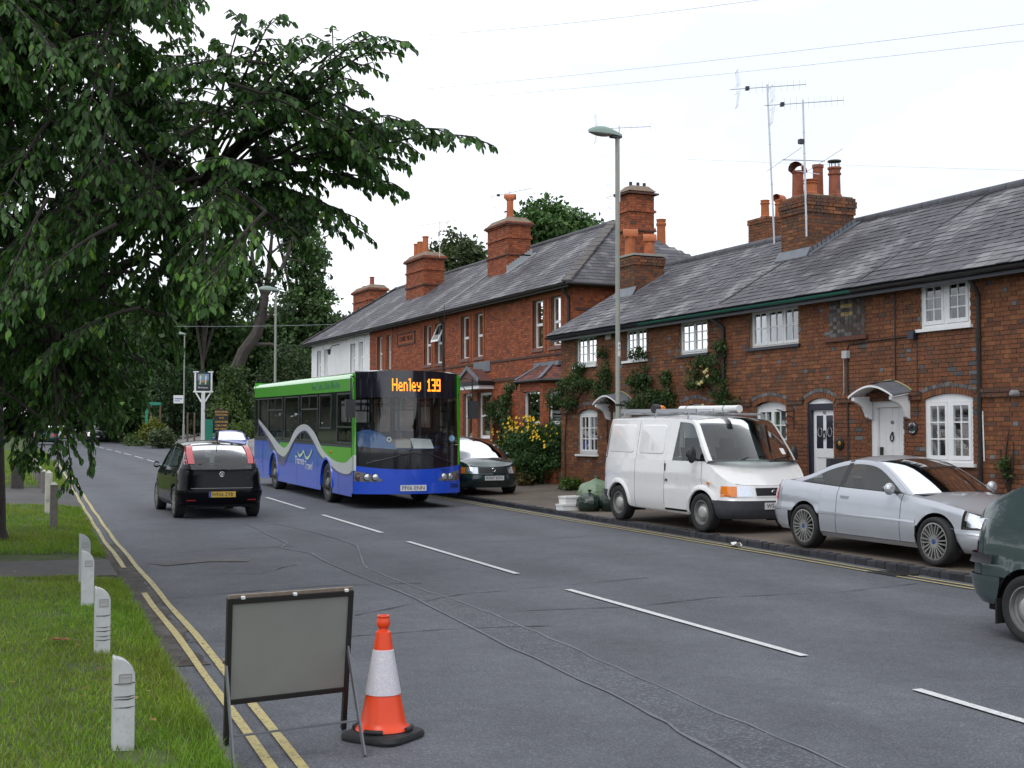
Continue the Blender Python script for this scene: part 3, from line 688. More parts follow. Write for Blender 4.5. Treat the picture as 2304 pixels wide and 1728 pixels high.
def text(name,s,size,parent,m,loc,rot,align='CENTER',ext=.002,sx=1.,font_off=0,shear=0):
 cu=bpy.data.curves.new(name,'FONT');cu.body=s;cu.size=size;cu.align_x=align;cu.align_y='CENTER';cu.extrude=ext;cu.resolution_u=2;cu.offset=font_off;cu.shear=shear
 cu.materials.append(m);tmp=bpy.data.objects.new(name,cu);COL.objects.link(tmp)
 me=bpy.data.meshes.new_from_object(tmp);bpy.data.objects.remove(tmp);o=bpy.data.objects.new(name,me);COL.objects.link(o)
 off=(0,0,0)
 if parent is not None:
  o.parent=parent;p=parent
  while p.parent:p=p.parent
  off=ROOT.get(p.name,(0,0,0))
 o.location=(loc[0]-off[0],loc[1]-off[1],loc[2]-off[2]);o.rotation_euler=rot;o.scale=(sx,1,1); return o
FACING=(R(90),0,R(-90))  # lettering on a front that looks towards -X

# ---------------------------------------------------------------- the old cottages
def base_z(Y): return pz(CX_,Y)
EAVE=(15.26,4.67);UPC=Vector((3.40,2.0)).normalized();RLEN=3.945
def cottage(label,Y0,Y1,ups,downs,gut=IRON,single=300,gable=False):
 """ups / downs: Arch openings of the two floors"""
 h=thing('brick_cottage',label,'house',(CX_,(Y0+Y1)/2,base_z((Y0+Y1)/2)),'terraced cottages')
 zb=min(base_z(Y0),base_z(Y1))-.05;holes=ups+downs
 w=wall_front(CX_+.006,Y0,Y1,zb,4.72,holes,h,MORTAR)
 for A in downs:
  if A.rise:A.ring=.18
 low=courses(Y0,Y1,zb+.05,2.62,holes);up=courses(Y0,Y1,2.77,4.66,holes)
 bl=[b for b in low+up if b[3]>base_z(b[0])-.05]
 lay_bricks(w,CX_,bl,h,single=single,hdr=.05,dark=.10,key=lambda b:b[0]+(0 if b[2]>1.5 else 3))
 rb=courses(Y0,Y1,2.62,2.77,[Arch(A.y0,A.y1,A.z0,A.zs,A.rise,.18) for A in downs]);sc=MB()
 for p,q,z,z2,t in rb:sc.box(CX_-.055-(.012 if z>2.66 else 0),CX_+.02,p,q,z,z2,tone(t,RED+DARKB+DARKB,None,.3))
 tag(sc.build('string_course',BRICK,h),kind='stuff')
 for A in downs:
  if A.rise:A.ring=0;arch_bricks(w,CX_,A);A.ring=.18
 s=MB();s.box(CX_+.17,21.8,Y0+.01,Y1-.01,zb,zb+.02);s.quad((22,Y0,zb),(22,Y1,zb),(22,Y1,4.6),(22,Y0,4.6));
 s.add([(CX_+.1,Y1,zb),(22,Y1,zb),(22,Y1,4.55),(18.66,Y1,6.55),(CX_+.1,Y1,4.75)],[(0,1,2,3,4)]);s.add([(CX_+.1,Y0,zb),(22,Y0,zb),(22,Y0,4.55),(18.66,Y0,6.55),(CX_+.1,Y0,4.75)],[(4,3,2,1,0)])
 s.build('rear_wall',MORTAR,h)
 roof_slope(h,EAVE,(UPC.x,UPC.y),Y0-(0 if Y0>5 else 0),Y1+(.22 if gable else 0),RLEN,single=single,sag=.012,colfn=slate_band)
 b=MB();b.prism([(18.66,Y0,6.66),(18.66,Y1,6.66),(22.35,Y1,4.5),(22.35,Y0,4.5)],(0,0,-.06));b.build('rear_roof',MM('slate_bed',(.03,.03,.034),.9),h)
 ridge_tiles(h,18.66,6.70,Y0,Y1+(.2 if gable else 0))
 f=MB();f.box(15.33,15.38,Y0,Y1+(.2 if gable else 0),4.50,4.66);f.box(15.38,CX_+.05,Y0,Y1,4.60,4.63);f.build('fascia',NAVYP,h)
 return h,w
a=Arch
# east of the far pipe
hA,wA=cottage('end cottage of the low terrace, with roses climbing under its two upper windows',25.95,30.60,
 [a(28.66,29.78,3.82,4.60,0),a(26.21,27.22,3.82,4.60,0)],[a(28.62,29.66,1.56,2.60,.10),a(27.06,27.86,.72,2.62,0)],gable=True)
casement(hA,CX_,28.66,29.78,3.82,4.60,2,2,3,fr=.045,curt=[(.05,.4,0,1),(.62,.96,0,1)])
casement(hA,CX_,26.21,27.22,3.82,4.60,2,2,3,fr=.045,curt=[(.1,.9,0,.5)])
casement(hA,CX_,28.62,29.66,1.56,2.60,2,2,3,arch=.10,fr=.055,curt=[(.03,.97,.02,.98)])
hB,wB=cottage('narrow cottage behind the white van, below a drainpipe with a bent neck',22.90,25.95,
 [a(23.64,24.78,3.82,4.58,0)],[a(23.58,24.68,1.56,2.62,.10),a(25.25,25.9,.72,2.62,0)])
casement(hB,CX_,23.64,24.78,3.82,4.58,2,2,3,fr=.045,sill='navy',curt=[(.04,.96,0,1)])
casement(hB,CX_,23.58,24.68,1.56,2.62,2,2,3,arch=.10,curt=[(.03,.97,0,.98)])
hC,wC=cottage('cottage with the door numbered 82 and a blocked window of grey bricks',18.46,22.90,
 [a(20.46,22.09,3.80,4.58,0)],[a(20.88,21.95,1.56,2.60,.10),a(19.43,20.22,.62,2.62,.10)])
for A_1 in wC.children:pass
casement(hC,CX_,20.46,22.09,3.80,4.58,3,2,2,fr=.04,mull=.02,sill='navy',curt=[(.02,.98,0,1)],rec=.07)
casement(hC,CX_,20.88,21.95,1.56,2.60,2,2,3,arch=.10,fr=.06,sill='navy',curt=[(.05,.95,0,.95)],rec=.08)
hD,wD=cottage('cottage with a plain white door numbered 80 under a curved lead canopy',15.78,18.46,
 [a(15.96,17.10,3.82,4.63,0)],[a(15.93,17.03,1.55,2.62,.085),a(17.55,18.40,.58,2.64,0)])
casement(hD,CX_,15.96,17.10,3.82,4.63,2,2,3,fr=.055,st=.055,mull=.07,rec=.02,curt=[(.55,.95,0,1),(.86,.98,.4,1)])
casement(hD,CX_,15.93,17.03,1.55,2.62,2,2,3,arch=.085,fr=.055,st=.055,mull=.07,rec=.02,curt=[(.84,.97,0,1),(.03,.12,0,1)])
hE,wE=cottage('nearest stretch of the brick terrace beyond the black downpipe, with no window',8.0,15.78,[],[a(8.4,9.6,1.5,2.6,.1)],single=260)
casement(hE,CX_,8.4,9.6,1.5,2.6,2,2,3,arch=.1)
# blocked window of grey headers with two yellow date bricks
bk=MB();bk.box(CX_-.004,CX_+.02,18.51,19.52,3.84,4.60,(.10,.085,.07));pn=bk.build('blocked_window',MORTAR,hC);k=0
for p,q,z,z2,t in courses(18.52,19.51,3.845,4.60,[],sl=.1025,hl=.1025):
 mb=MB();yel=(abs((p+q)/2-19.02)<.13 and (abs(z-4.22)<.045 or abs(z-4.37)<.04));c=(.40,.31,.13) if yel else random.choice([(.06,.062,.065),(.10,.105,.108),(.15,.155,.155),(.045,.043,.042),(.075,.06,.05)])
 mb.box(CX_-.016-random.uniform(0,.004),CX_+.01,p,q,z,z2,c);mb.build('brick',BRICK,pn)
mb=MB();mb.box(CX_-.075,CX_+.01,18.43,19.60,3.76,3.835);mb.build('sill',MM('clay_sill',(.11,.04,.025),.8),pn)
text('lettering','R.A.',.07,pn,MM('date_relief',(.20,.15,.06),.8),(CX_-.019,19.02,4.41),FACING);text('lettering','1840',.075,pn,MM('date_relief',(.2,.15,.06),.8),(CX_-.019,19.02,4.26),FACING)
# door 82: black frame, half glazed white leaf
def door(house,y0,y1,z0,z1,frame_m,fw,style,num,knock_z,labl):
 d=MB();X=CX_
 for b in ((y0,y0+fw[0]),(y1-fw[1],y1)):d.box(X+.02,X+.14,b[0],b[1],z0,z1)
 d.box(X+.022,X+.14,y0+fw[0],y1-fw[1],z1-fw[2],z1);fr=d.build('door_frame',frame_m,house)
 A,B,C,D=y0+fw[0]+.005,y1-fw[1]-.005,z0+.03,z1-fw[2]-.005;x=X+.07;mb=MB()
 if style=='panel':
  mb.box(x+.012,x+.05,A,B,C,D);st=.085;zz=[C,C+.16,C+.60,C+.72,C+1.04,C+1.10,D-.12,D]
  mb.box(x,x+.013,A,A+st,C,D);mb.box(x,x+.013,B-st,B,C,D);mb.box(x,x+.013,(A+B)/2-.045,(A+B)/2+.045,C,C+.72);mb.box(x,x+.013,(A+B)/2-.045,(A+B)/2+.045,C+1.04,D)
  for lo,hi in ((C,C+.12),(C+.40,C+.50),(C+.95,C+1.12),(D-.1,D)):mb.box(x+.001,x+.013,A+st,B-st,lo,hi)
 else:
  mb.box(x+.008,x+.05,A,B,C,D);n=4
  for i in range(n):mb.box(x,x+.009,lerp(A,B,i/n)+.003,lerp(A,B,(i+1)/n)-.003,C,D)
  mb.box(x-.006,x+.002,(A+B)/2-.13,(A+B)/2+.13,C+.80,C+.85)
 o=mb.build('door',WPAINT,house);o['label']=labl
 if style=='panel':
  for a_,b_ in ((A+st,(A+B)/2-.045),((A+B)/2+.045,B-st)):
   g=MB();g.box(x+.002,x+.01,a_,b_,C+1.12,D-.1);g.build('pane',MM('door_glass',(.012,.014,.03),.12,spec=.8),o)
   e=MB();yc,zc=(a_+b_)/2,(C+1.12+D-.1)/2;e.tube([(x-.001,yc+.062*math.sin(t),zc+.085*math.cos(t)) for t in np.linspace(.4,5.9,18)],.006,5);e.build('glass_etching',MM('etched_glass',(.45,.46,.47),.5),o)
 kn=MB();yc=(A+B)/2;kn.lathe([(.03,0),(.022,-.02),(.001,-.03)],10,(x,yc,knock_z+.07),'x');kn.tube([(x-.02,yc+.042*math.sin(t),knock_z-.005+.06*math.cos(t)) for t in np.linspace(0,6.283,14)],.011,6);kn.build('door_knocker',IRON,o,smooth_=True)
 text('door_number',num,.085,o,NAVYP,(x-.004,yc,knock_z+.26 if style!='panel' else D-.05),FACING)
 if style!='panel':hb=MB();hb.box(x-.05,x,B-.10,B-.06,C+1.0,C+1.2);hb.build('door_handle',IRON,o)
 stp=MB();stp.box(X-.28,X+.1,y0-.05,y1+.05,base_z(y0)-.1,z0+.02);stp.build('doorstep',CONCRETE,house)
 return o
door(hC,19.43,20.22,.62,2.62,NAVYP,(.02,.10,.12),'panel','82',2.02,'white half-glazed panel door')
hb=MB();pl=[(CX_+.03,19.43,2.621),(CX_+.03,20.22,2.621)];A9=a(19.43,20.22,.62,2.62,.10)
for i in range(1,12):y=lerp(20.22,19.43,i/12);pl.append((CX_+.03,y,A9.zc+math.sqrt(A9.Rr**2-(y-A9.yc)**2)))
hb.prism(pl,(.05,0,0));hb.build('door_head',WPAINT,hC)
door(hD,17.55,18.40,.58,2.64,WPAINT,(.02,.14,.13),'plank','80',1.98,'plain white planked door')
door(hA,27.06,27.86,.72,2.62,WPAINT,(.06,.06,.08),'plank','88',2.0,'white door behind the van')
door(hB,25.25,25.9,.72,2.62,WPAINT,(.05,.05,.08),'plank','86',2.0,'white door behind the van')
def canopy(house,yc,hw,proj,ze,zc,name='door_canopy'):
 mb=MB();n=14;P=[]
 def prof(t):u=abs(t); return lerp(ze,zc,(1-u)**.8*(1-.25*u) if u<1 else 0)
 for layer in (0,):
  for k,x in ((0,CX_+.02),(1,CX_-proj)):
   P.append([(x,yc+hw*t*(1.0 if k else .97),(ze+(zc-ze)*math.cos(t*1.45)**1.15 if abs(t)<1 else ze)+(.075 if k==0 else 0)) for t in np.linspace(-1,1,n)])
 for i in range(n-1):mb.quad(P[0][i],P[0][i+1],P[1][i+1],P[1][i])
 lo=[[(p[0],p[1],p[2]-.035) for p in r] for r in P]
 o=mb.build(name,LEAD,house,smooth_=True);m2=MB()
 for i in range(n-1):m2.quad(lo[0][i+1],lo[0][i],lo[1][i],lo[1][i+1]);m2.quad(P[1][i],P[1][i+1],lo[1][i+1],lo[1][i])
 m2.build('canopy_soffit',WPAINT,o)
 fl=MB();fl.tube([(CX_-.012,p[1],p[2]+.015) for p in P[0]],.018,6);fl.build('mortar_fillet',MM('lichen_mortar',(.32,.30,.17),.9),o)
 for s in (-1,1):
  b=MB();y=yc+s*(hw-.09);pr=[(0,.02),(-proj*.92,.02),(-proj*.92,-.04),(-proj*.80,-.07),(-proj*.62,-.10),(-proj*.42,-.16),(-proj*.30,-.26),(-proj*.24,-.33),(-proj*.10,-.36),(0,-.40)]
  b.prism([(CX_+x,y-.035,ze-.03+z+(.02 if x==0 else 0)) for x,z in pr],(0,.07,0));b.build('bracket',WPAINT,o)
 return o
canopy(hD,17.90,.58,.45,2.70,2.89);canopy(hA,27.46,.60,.45,2.80,3.0)
for h,y0,y1,m in ((hA,25.95,30.82,NAVYP),(hB,22.9,25.95,GREENPAINT),(hC,18.46,22.9,GREENPAINT),(hD,15.78,18.46,IRON),(hE,8,15.78,IRON)):gutter(h,15.25,y0,y1,4.62,m)
downpipe(hB,CX_,22.98,base_z(23),4.60,.045,IRON,.35);downpipe(hE,CX_,15.74,base_z(15.7),4.60,.035,IRON,0)
# cables, meter boxes, lamp bracket, flue on the wall
def cable(house,pts,r=.011,m=IRON,name='wall_cable'):
 mb=MB();mb.tube([(CX_-.026,y,z) for y,z in pts],r,5);mb.build(name,m,house,smooth_=True)
cable(hD,[(17.72,4.5),(17.72,3.0),(17.74,2.98),(18.4,2.95)]);cable(hC,[(18.99,2.0),(18.99,3.6),(18.95,3.68),(18.46,3.70)]);cable(hD,[(18.46,3.70),(17.3,3.72)]);cable(hD,[(17.18,3.7),(17.18,2.3)],.007);cable(hC,[(19.0,3.45),(19.0,.9)],.02)
cable(hC,[(19.10,3.42),(19.10,2.80),(19.18,2.72)],.008,MM('grey_cable',(.5,.5,.48),.5));cable(hE,[(15.70,2.4),(15.68,1.6)],.012,WPAINT)
mb=MB();mb.box(CX_-.10,CX_-.016,18.93,19.07,3.43,3.57);mb.build('junction_box',MM('grey_plastic',(.42,.43,.44),.5),hC)
mb=MB();mb.box(CX_-.12,CX_-.016,17.16,17.30,3.66,3.80);mb.build('junction_box',NAVYP,hD)
mb=MB();mb.lathe([(.055,0),(.055,-.16),(.03,-.19)],12,(CX_,14.95,2.66),'x');mb.build('boiler_flue',MM('flue_grey',(.25,.26,.27),.5),hE,smooth_=True)
mb=MB();mb.tube([(CX_-.02,20.62,2.55),(CX_-.02,20.62,2.12)],.014,6);mb.tube([(CX_-.02,20.62,2.5),(CX_-.2,20.66,2.48),(CX_-.36,20.7,2.52)],.012,6);mb.tube([(CX_-.02-.1*(1-math.cos(t)),20.63,2.3+.1*math.sin(t)) for t in np.linspace(0,5,16)],.009,5);mb.build('iron_bracket',IRON,hC,smooth_=True)
mb=MB();mb.lathe([(.115,0),(.115,-.015),(.10,-.022)],28,(CX_-.014,17.31,2.14),'x');pq=mb.build('name_plaque',BLACKP,hD,smooth_=True,angle=30);pq['label']='round dark plaque reading APPLE TREE COTTAGE'
def arc_text(parent,s,yc,zc,r,a0,da,size,m,X,flip=False):
 n=len(s)
 for i,ch in enumerate(s):
  if ch==' ':continue
  t=a0+(i-(n-1)/2)*da;o=text('lettering',ch,size,parent,m,(X,yc-r*math.sin(t),zc+r*math.cos(t)),FACING);o.rotation_euler=(R(90),0,R(-90))
  o.rotation_euler=(Matrix.Rotation(R(-90),3,'Z')@Matrix.Rotation(R(90),3,'X')@Matrix.Rotation(-t+(math.pi if flip else 0),3,'Z')).to_euler()
arc_text(pq,'APPLE TREE',17.31,2.14,.080,0,.22,.034,WPAINT,CX_-.038);arc_text(pq,'COTTAGE',17.31,2.14,.080,math.pi,-.25,.034,WPAINT,CX_-.038,True)
mb=MB();mb.lathe([(.001,-.002),(.022,-.002)],8,(CX_-.036,17.31,2.145),'x');mb.box(CX_-.039,CX_-.036,17.304,17.316,2.10,2.13);mb.build('apple_tree_motif',MM('motif_green',(.05,.25,.12),.5),pq)
mb=MB();mb.lathe([(.115,0),(.115,-.014),(.10,-.02)],28,(CX_-.014,19.24,1.86),'x');pq2=mb.build('house_plaque',MM('bronze',(.03,.025,.018),.4,metal=.5),hC,smooth_=True,angle=30)
mb=MB();mb.lathe([(.045,-.034),(.03,-.04),(.001,-.042)],7,(CX_,19.24,1.87),'x');mb.build('plaque_motif',MM('gilt',(.45,.28,.04),.35,metal=.5),pq2)
mb=MB();mb.box(CX_-.05,CX_-.016,27.86,28.12,4.40,4.56);ab=mb.build('alarm_box',MM('alarm_cream',(.5,.5,.46),.5),hA)
# chimneys of the cottages
c1=brick_stack(hC,17.28,18.50,22.30,23.25,5.6,7.20,dark=.55,bands=[(6.80,7.20,.03),(6.95,7.06,.05)],label='big weathered stack with four pots')
lf=MB();lf.prism([(17.16,22.22,5.81),(17.16,23.33,5.81),(17.28,23.33,6.02),(17.28,22.22,6.02)],(-.01,0,.02))
for i in range(11):x=17.25+i*.115;lf.prism([(x,22.285,5.84+(x-17.25)*.588),(x+.135,22.285,5.84+(x+.135-17.25)*.588),(x+.135,22.285,6.06+(x-17.25)*.588),(x,22.285,5.99+(x-17.25)*.588)],(0,-.012,0))
lf.prism([(17.2,22.29,5.85),(18.62,22.29,6.685),(18.62,22.12,6.685),(17.2,22.12,5.85)],(0,0,.02));lf.build('lead_flashing',LEAD,c1)
pot(c1,17.55,23.0,7.2,.62,.13,TERRA2);hood(c1,17.55,23.0,7.84,.16,.42,.9,TERRA2);pot(c1,17.52,22.52,7.2,.34,.14,TERRA,'ring');pot(c1,18.08,22.98,7.2,.80,.12,TERRA2);pot(c1,18.15,22.5,7.2,.66,.13,TERRA2,'ring')
cw=MB();cw.lathe([(.15,0),(.15,.03),(.02,.04)],14,(18.15,22.5,7.98));[cw.tube([(18.15+.11*math.cos(t),22.5+.11*math.sin(t),7.84),(18.15+.11*math.cos(t),22.5+.11*math.sin(t),7.99)],.007,4) for t in np.linspace(0,5.5,9)];cw.build('cowl',IRON,c1)
c2=brick_stack(hA,17.05,17.95,29.25,30.1,5.3,6.72,dark=.5,bands=[(6.5,6.72,.035)],label='weathered stack at the gable end behind the lamp post')
cp=MB();cp.box(17.0,18.0,29.2,30.15,6.745,6.80);cp.build('capping',CONCRETE,c2)
pot(c2,17.27,29.85,6.78,.55,.15,TERRA);hood(c2,17.27,29.85,7.36,.17,.4,2.0,TERRA);pot(c2,17.62,29.45,6.78,.40,.14,TERRA);hood(c2,17.62,29.45,7.2,.16,.36,2.0,TERRA)
lf=MB();lf.prism([(16.93,29.15,5.66),(16.93,30.2,5.66),(17.05,30.2,5.9),(17.05,29.15,5.9)],(-.01,0,.02));lf.prism([(17.0,29.24,5.72),(18.05,29.24,6.34),(18.05,29.08,6.34),(17.0,29.08,5.72)],(0,0,.02));lf.build('lead_flashing',LEAD,c2)
c3=brick_stack(hB,19.9,20.85,27.4,28.2,5.0,7.68,dark=.08,bands=[(7.55,7.68,.02)],label='rear stack with two pale pots');pot(c3,20.15,27.8,7.70,.48,.11,TERRA,'crown');pot(c3,20.6,27.8,7.70,.52,.11,TERRA,'ring');hood(c3,20.6,27.8,8.24,.13,.3,1.2,TERRA)
# sheets of lead where roofs of neighbours meet
for h,y in ((hC,18.46),(hB,22.9)):
 mb=MB();mb.bar((15.4,y,4.79),(18.6,y,6.67),.03,.02);mb.build('roof_joint',MM('roof_joint',(.055,.055,.06),.8),h)
# ---------------------------------------------------------------- the red brick villas and the white house
VE=(17.12,6.50);UPV=Vector((3.58,2.50)).normalized();VLEN=4.366;VRX=20.70;VRZ=9.0
V0,V1=33.60,60.95  # ends of the whole row
def villa(label,Y0,Y1,holes,pal,m,mort,joint=False,hip0=False,hip1=False):
 zb=pz(VX_,Y0)-.08;h=thing('brick_villa' if m is not WBRICK else 'white_house',label,'house',(VX_,(Y0+Y1)/2,zb),'row of two storey villas')
 w=wall_front(VX_+.006,Y0,Y1,zb,6.5,holes,h,mort)
 pr=.012 if m is not WBRICK else .008
 bl=courses(Y0,Y1,zb+.02,3.82,holes)+courses(Y0,Y1,3.93,4.46,holes)+courses(Y0,Y1,4.53,6.42,holes)
 lay_bricks(w,VX_,bl,h,m,pal,single=0,dark=.03 if m is not WBRICK else 0,proud=pr)
 mb=MB()
 for z0,z1,e in ((3.82,3.93,.06),(4.46,4.53,.045)):mb.box(VX_-e,VX_+.01,Y0,Y1,z0,z1)
 mb.box(VX_-.05,VX_+.01,Y0,Y1,6.42,6.52);mb.build('string_course',MM('dark_red_string',(.075,.035,.025),.8,var=.2) if m is not WBRICK else m,h)
 s=MB();s.box(VX_+.25,24.0,Y0+.02,Y1-.02,zb,zb+.02);s.quad((24.2,Y0,zb),(24.2,Y1,zb),(24.2,Y1,6.5),(24.2,Y0,6.5))
 s.quad((VX_+.2,Y1,zb),(24.2,Y1,zb),(24.2,Y1,6.5),(VX_+.2,Y1,6.5))
 if not hip0:s.quad((VX_+.2,Y0,zb),(24.2,Y0,zb),(24.2,Y0,6.5),(VX_+.2,Y0,6.5))
 s.build('rear_wall',mort,h)
 # slopes: keep slates inside the hips
 run=VRX-VE[0]
 def clip(y,sl):
  d=sl/VLEN*run
  return (not hip0 or y>Y0-.35+d) and (not hip1 or y<Y1+.35-d)
 ya,yb=Y0-(.35 if hip0 else 0),Y1+(.35 if hip1 else 0);ra,rb=ya+(run if hip0 else 0),yb-(run if hip1 else 0)
 E= lambda x,y,z:(x,y,z-.03)
 pts=[E(VE[0],ya,VE[1]),E(VE[0],yb,VE[1]),E(VRX,rb,VRZ),E(VRX,ra,VRZ),E(24.28,ya,VE[1]),E(24.28,yb,VE[1])]
 fs=[(0,3,2,1),(4,5,2,3)];
 if hip0:fs.append((0,4,3))
 if hip1:fs.append((1,2,5))
 roof=roof_slope(h,VE,(UPV.x,UPV.y),ya,yb,VLEN,single=0,gauge=.21,sw=.28,clip=clip,under=(pts,fs),colfn=slate_band)
 ridge_tiles(h,VRX,VRZ+.03,ra,rb,.10)
 gutter(h,VE[0]-.03,ya,yb,6.46,IRON,.06);f=MB();f.box(VE[0]+.03,VE[0]+.06,ya,yb,6.36,6.49);f.box(VE[0]+.06,VX_,ya,yb,6.43,6.45);f.build('fascia',BLACKP,h)
 return h,w,roof
def hip(h,roof,y_e,sgn):  # slated end slope (sgn=+1: rises towards +Y) and its stone hip tile
 run=VRX-VE[0];L_=math.hypot(run,2.5);mb=MB();k=0;s=0.
 while s<L_:
  d=s/L_*run;x=VE[0]+d-.1;t=.02
  while x<24.28-d:
   a,b=max(x,VE[0]+d),min(x+.27,24.28-d)
   if b-a>.05:
    u=.30/L_;y0,z0=y_e+sgn*d,VE[1]+s/L_*2.5;y1,z1=y0+sgn*run*u,z0+2.5*u;n=(-sgn*.57*t,.82*t);c=random.choice(SLC[:6])
    mb.add([(a,y0+n[0],z0+n[1]),(b,y0+n[0],z0+n[1]),(b,y1+.4*n[0],z1+.4*n[1]),(a,y1+.4*n[0],z1+.4*n[1]),(a,y0,z0),(b,y0,z0)],[(0,1,2,3) if sgn>0 else (3,2,1,0),(4,5,1,0)],c)
   x+=.275
  s+=.21;k+=1
 o=mb.build('hip_slate',SLATE,roof);o['kind']='stuff'
 hb=MB();p0=Vector((VE[0]-.02,y_e,VE[1]+.02));p1=Vector((VRX,y_e+sgn*run,VRZ+.05));n=13
 for i in range(n):a_,b_=p0.lerp(p1,i/n+.004),p0.lerp(p1,(i+1)/n-.004);hb.bar(a_,b_,.30,.05,up=(-.5,-.5*sgn,1))
 hb.build('hip_tile',MM('hip_tile_grey',(.11,.10,.095),.85,var=.2),h)
 g=MB();g.tube([(VE[0]-.02,y_e-.03*sgn,6.46),(24.3,y_e-.03*sgn,6.46)],.055,8);g.build('gutter',IRON,h)
# villa nearest the cottages (two pairs of upper windows)
def prs(*l): return [Arch(y0,y1,z0,z1,0) for y0,y1,z0,z1 in l]
upE=prs((34.33,35.02,4.72,6.22),(35.57,36.27,4.72,6.22));upD=prs((40.15,40.84,4.72,6.22),(41.40,42.08,4.72,6.22))
gd=prs((38.02,39.1,.62,3.05),(39.45,40.62,1.95,3.50),(41.1,41.9,1.95,3.5))
h1,w1,r1=villa('red brick villa with a hipped end and a tiled bay behind the yellow flowering bush',V0,43.62,upE+upD+gd,VRED,VBRICK,VMORTAR,hip0=True)
hip(h1,r1,V0-.35,1)
mb=MB();zb=pz(VX_,V0)-.05
wall_front(V0+.006,VX_,24.2,zb,6.5,[],h1,VMORTAR,name='side_wall',axis='y')
lay_bricks(h1,V0,courses(VX_,20.6,4.3,6.42,[]),h1,VBRICK,VRED,single=0,axis='y',dark=.06)
mb=MB();mb.box(VX_+.1,20,V0-.04,V0+.01,5.72,5.80);mb.build('string_course',MM('dark_red_string',(.075,.035,.025),.8,var=.2),h1)
for A in upE:sash(h1,VX_,A.y0,A.y1,A.z0,A.zs,curt=[(.08,.92,.02,.48),(.08,.3,.5,.97)])
for A in upD:sash(h1,VX_,A.y0,A.y1,A.z0,A.zs,curt=[(.1,.38,.02,.97),(.75,.92,.02,.97)])
sash(h1,VX_,39.45,40.62,1.95,3.50,curt=[(.05,.95,.02,.97)],fr=.08);sash(h1,VX_,41.1,41.9,1.95,3.5,curt=[(.1,.9,0,.5)])
for A in upE+upD:pass
dr=MB();dr.box(VX_+.35,VX_+.40,38.02,39.1,.62,3.05);dr.box(VX_+.33,VX_+.35,38.15,38.97,.9,1.6);dr.build('door',MM('dark_red_door',(.05,.012,.012),.4),h1)
# pilasters and lintels dividing the window pairs
def trim(h,ups,m):
 for A,B in zip(ups[::2],ups[1::2]):
  mb=MB();mb.box(VX_-.035,VX_+.02,A.y0-.16,B.y1+.16,6.235,6.40)
  for y in (A.y0-.13,(A.y1+B.y0)/2-.19,(A.y1+B.y0)/2+.05,B.y1+.0):mb.box(VX_-.03,VX_+.02,y,y+.13,4.60,6.23)
  mb.build('window_surround',m,h)
TRB=MM('rubbed_red_brick',(.27,.07,.026),.8,var=.2,vs=7);trim(h1,upE+upD,TRB)
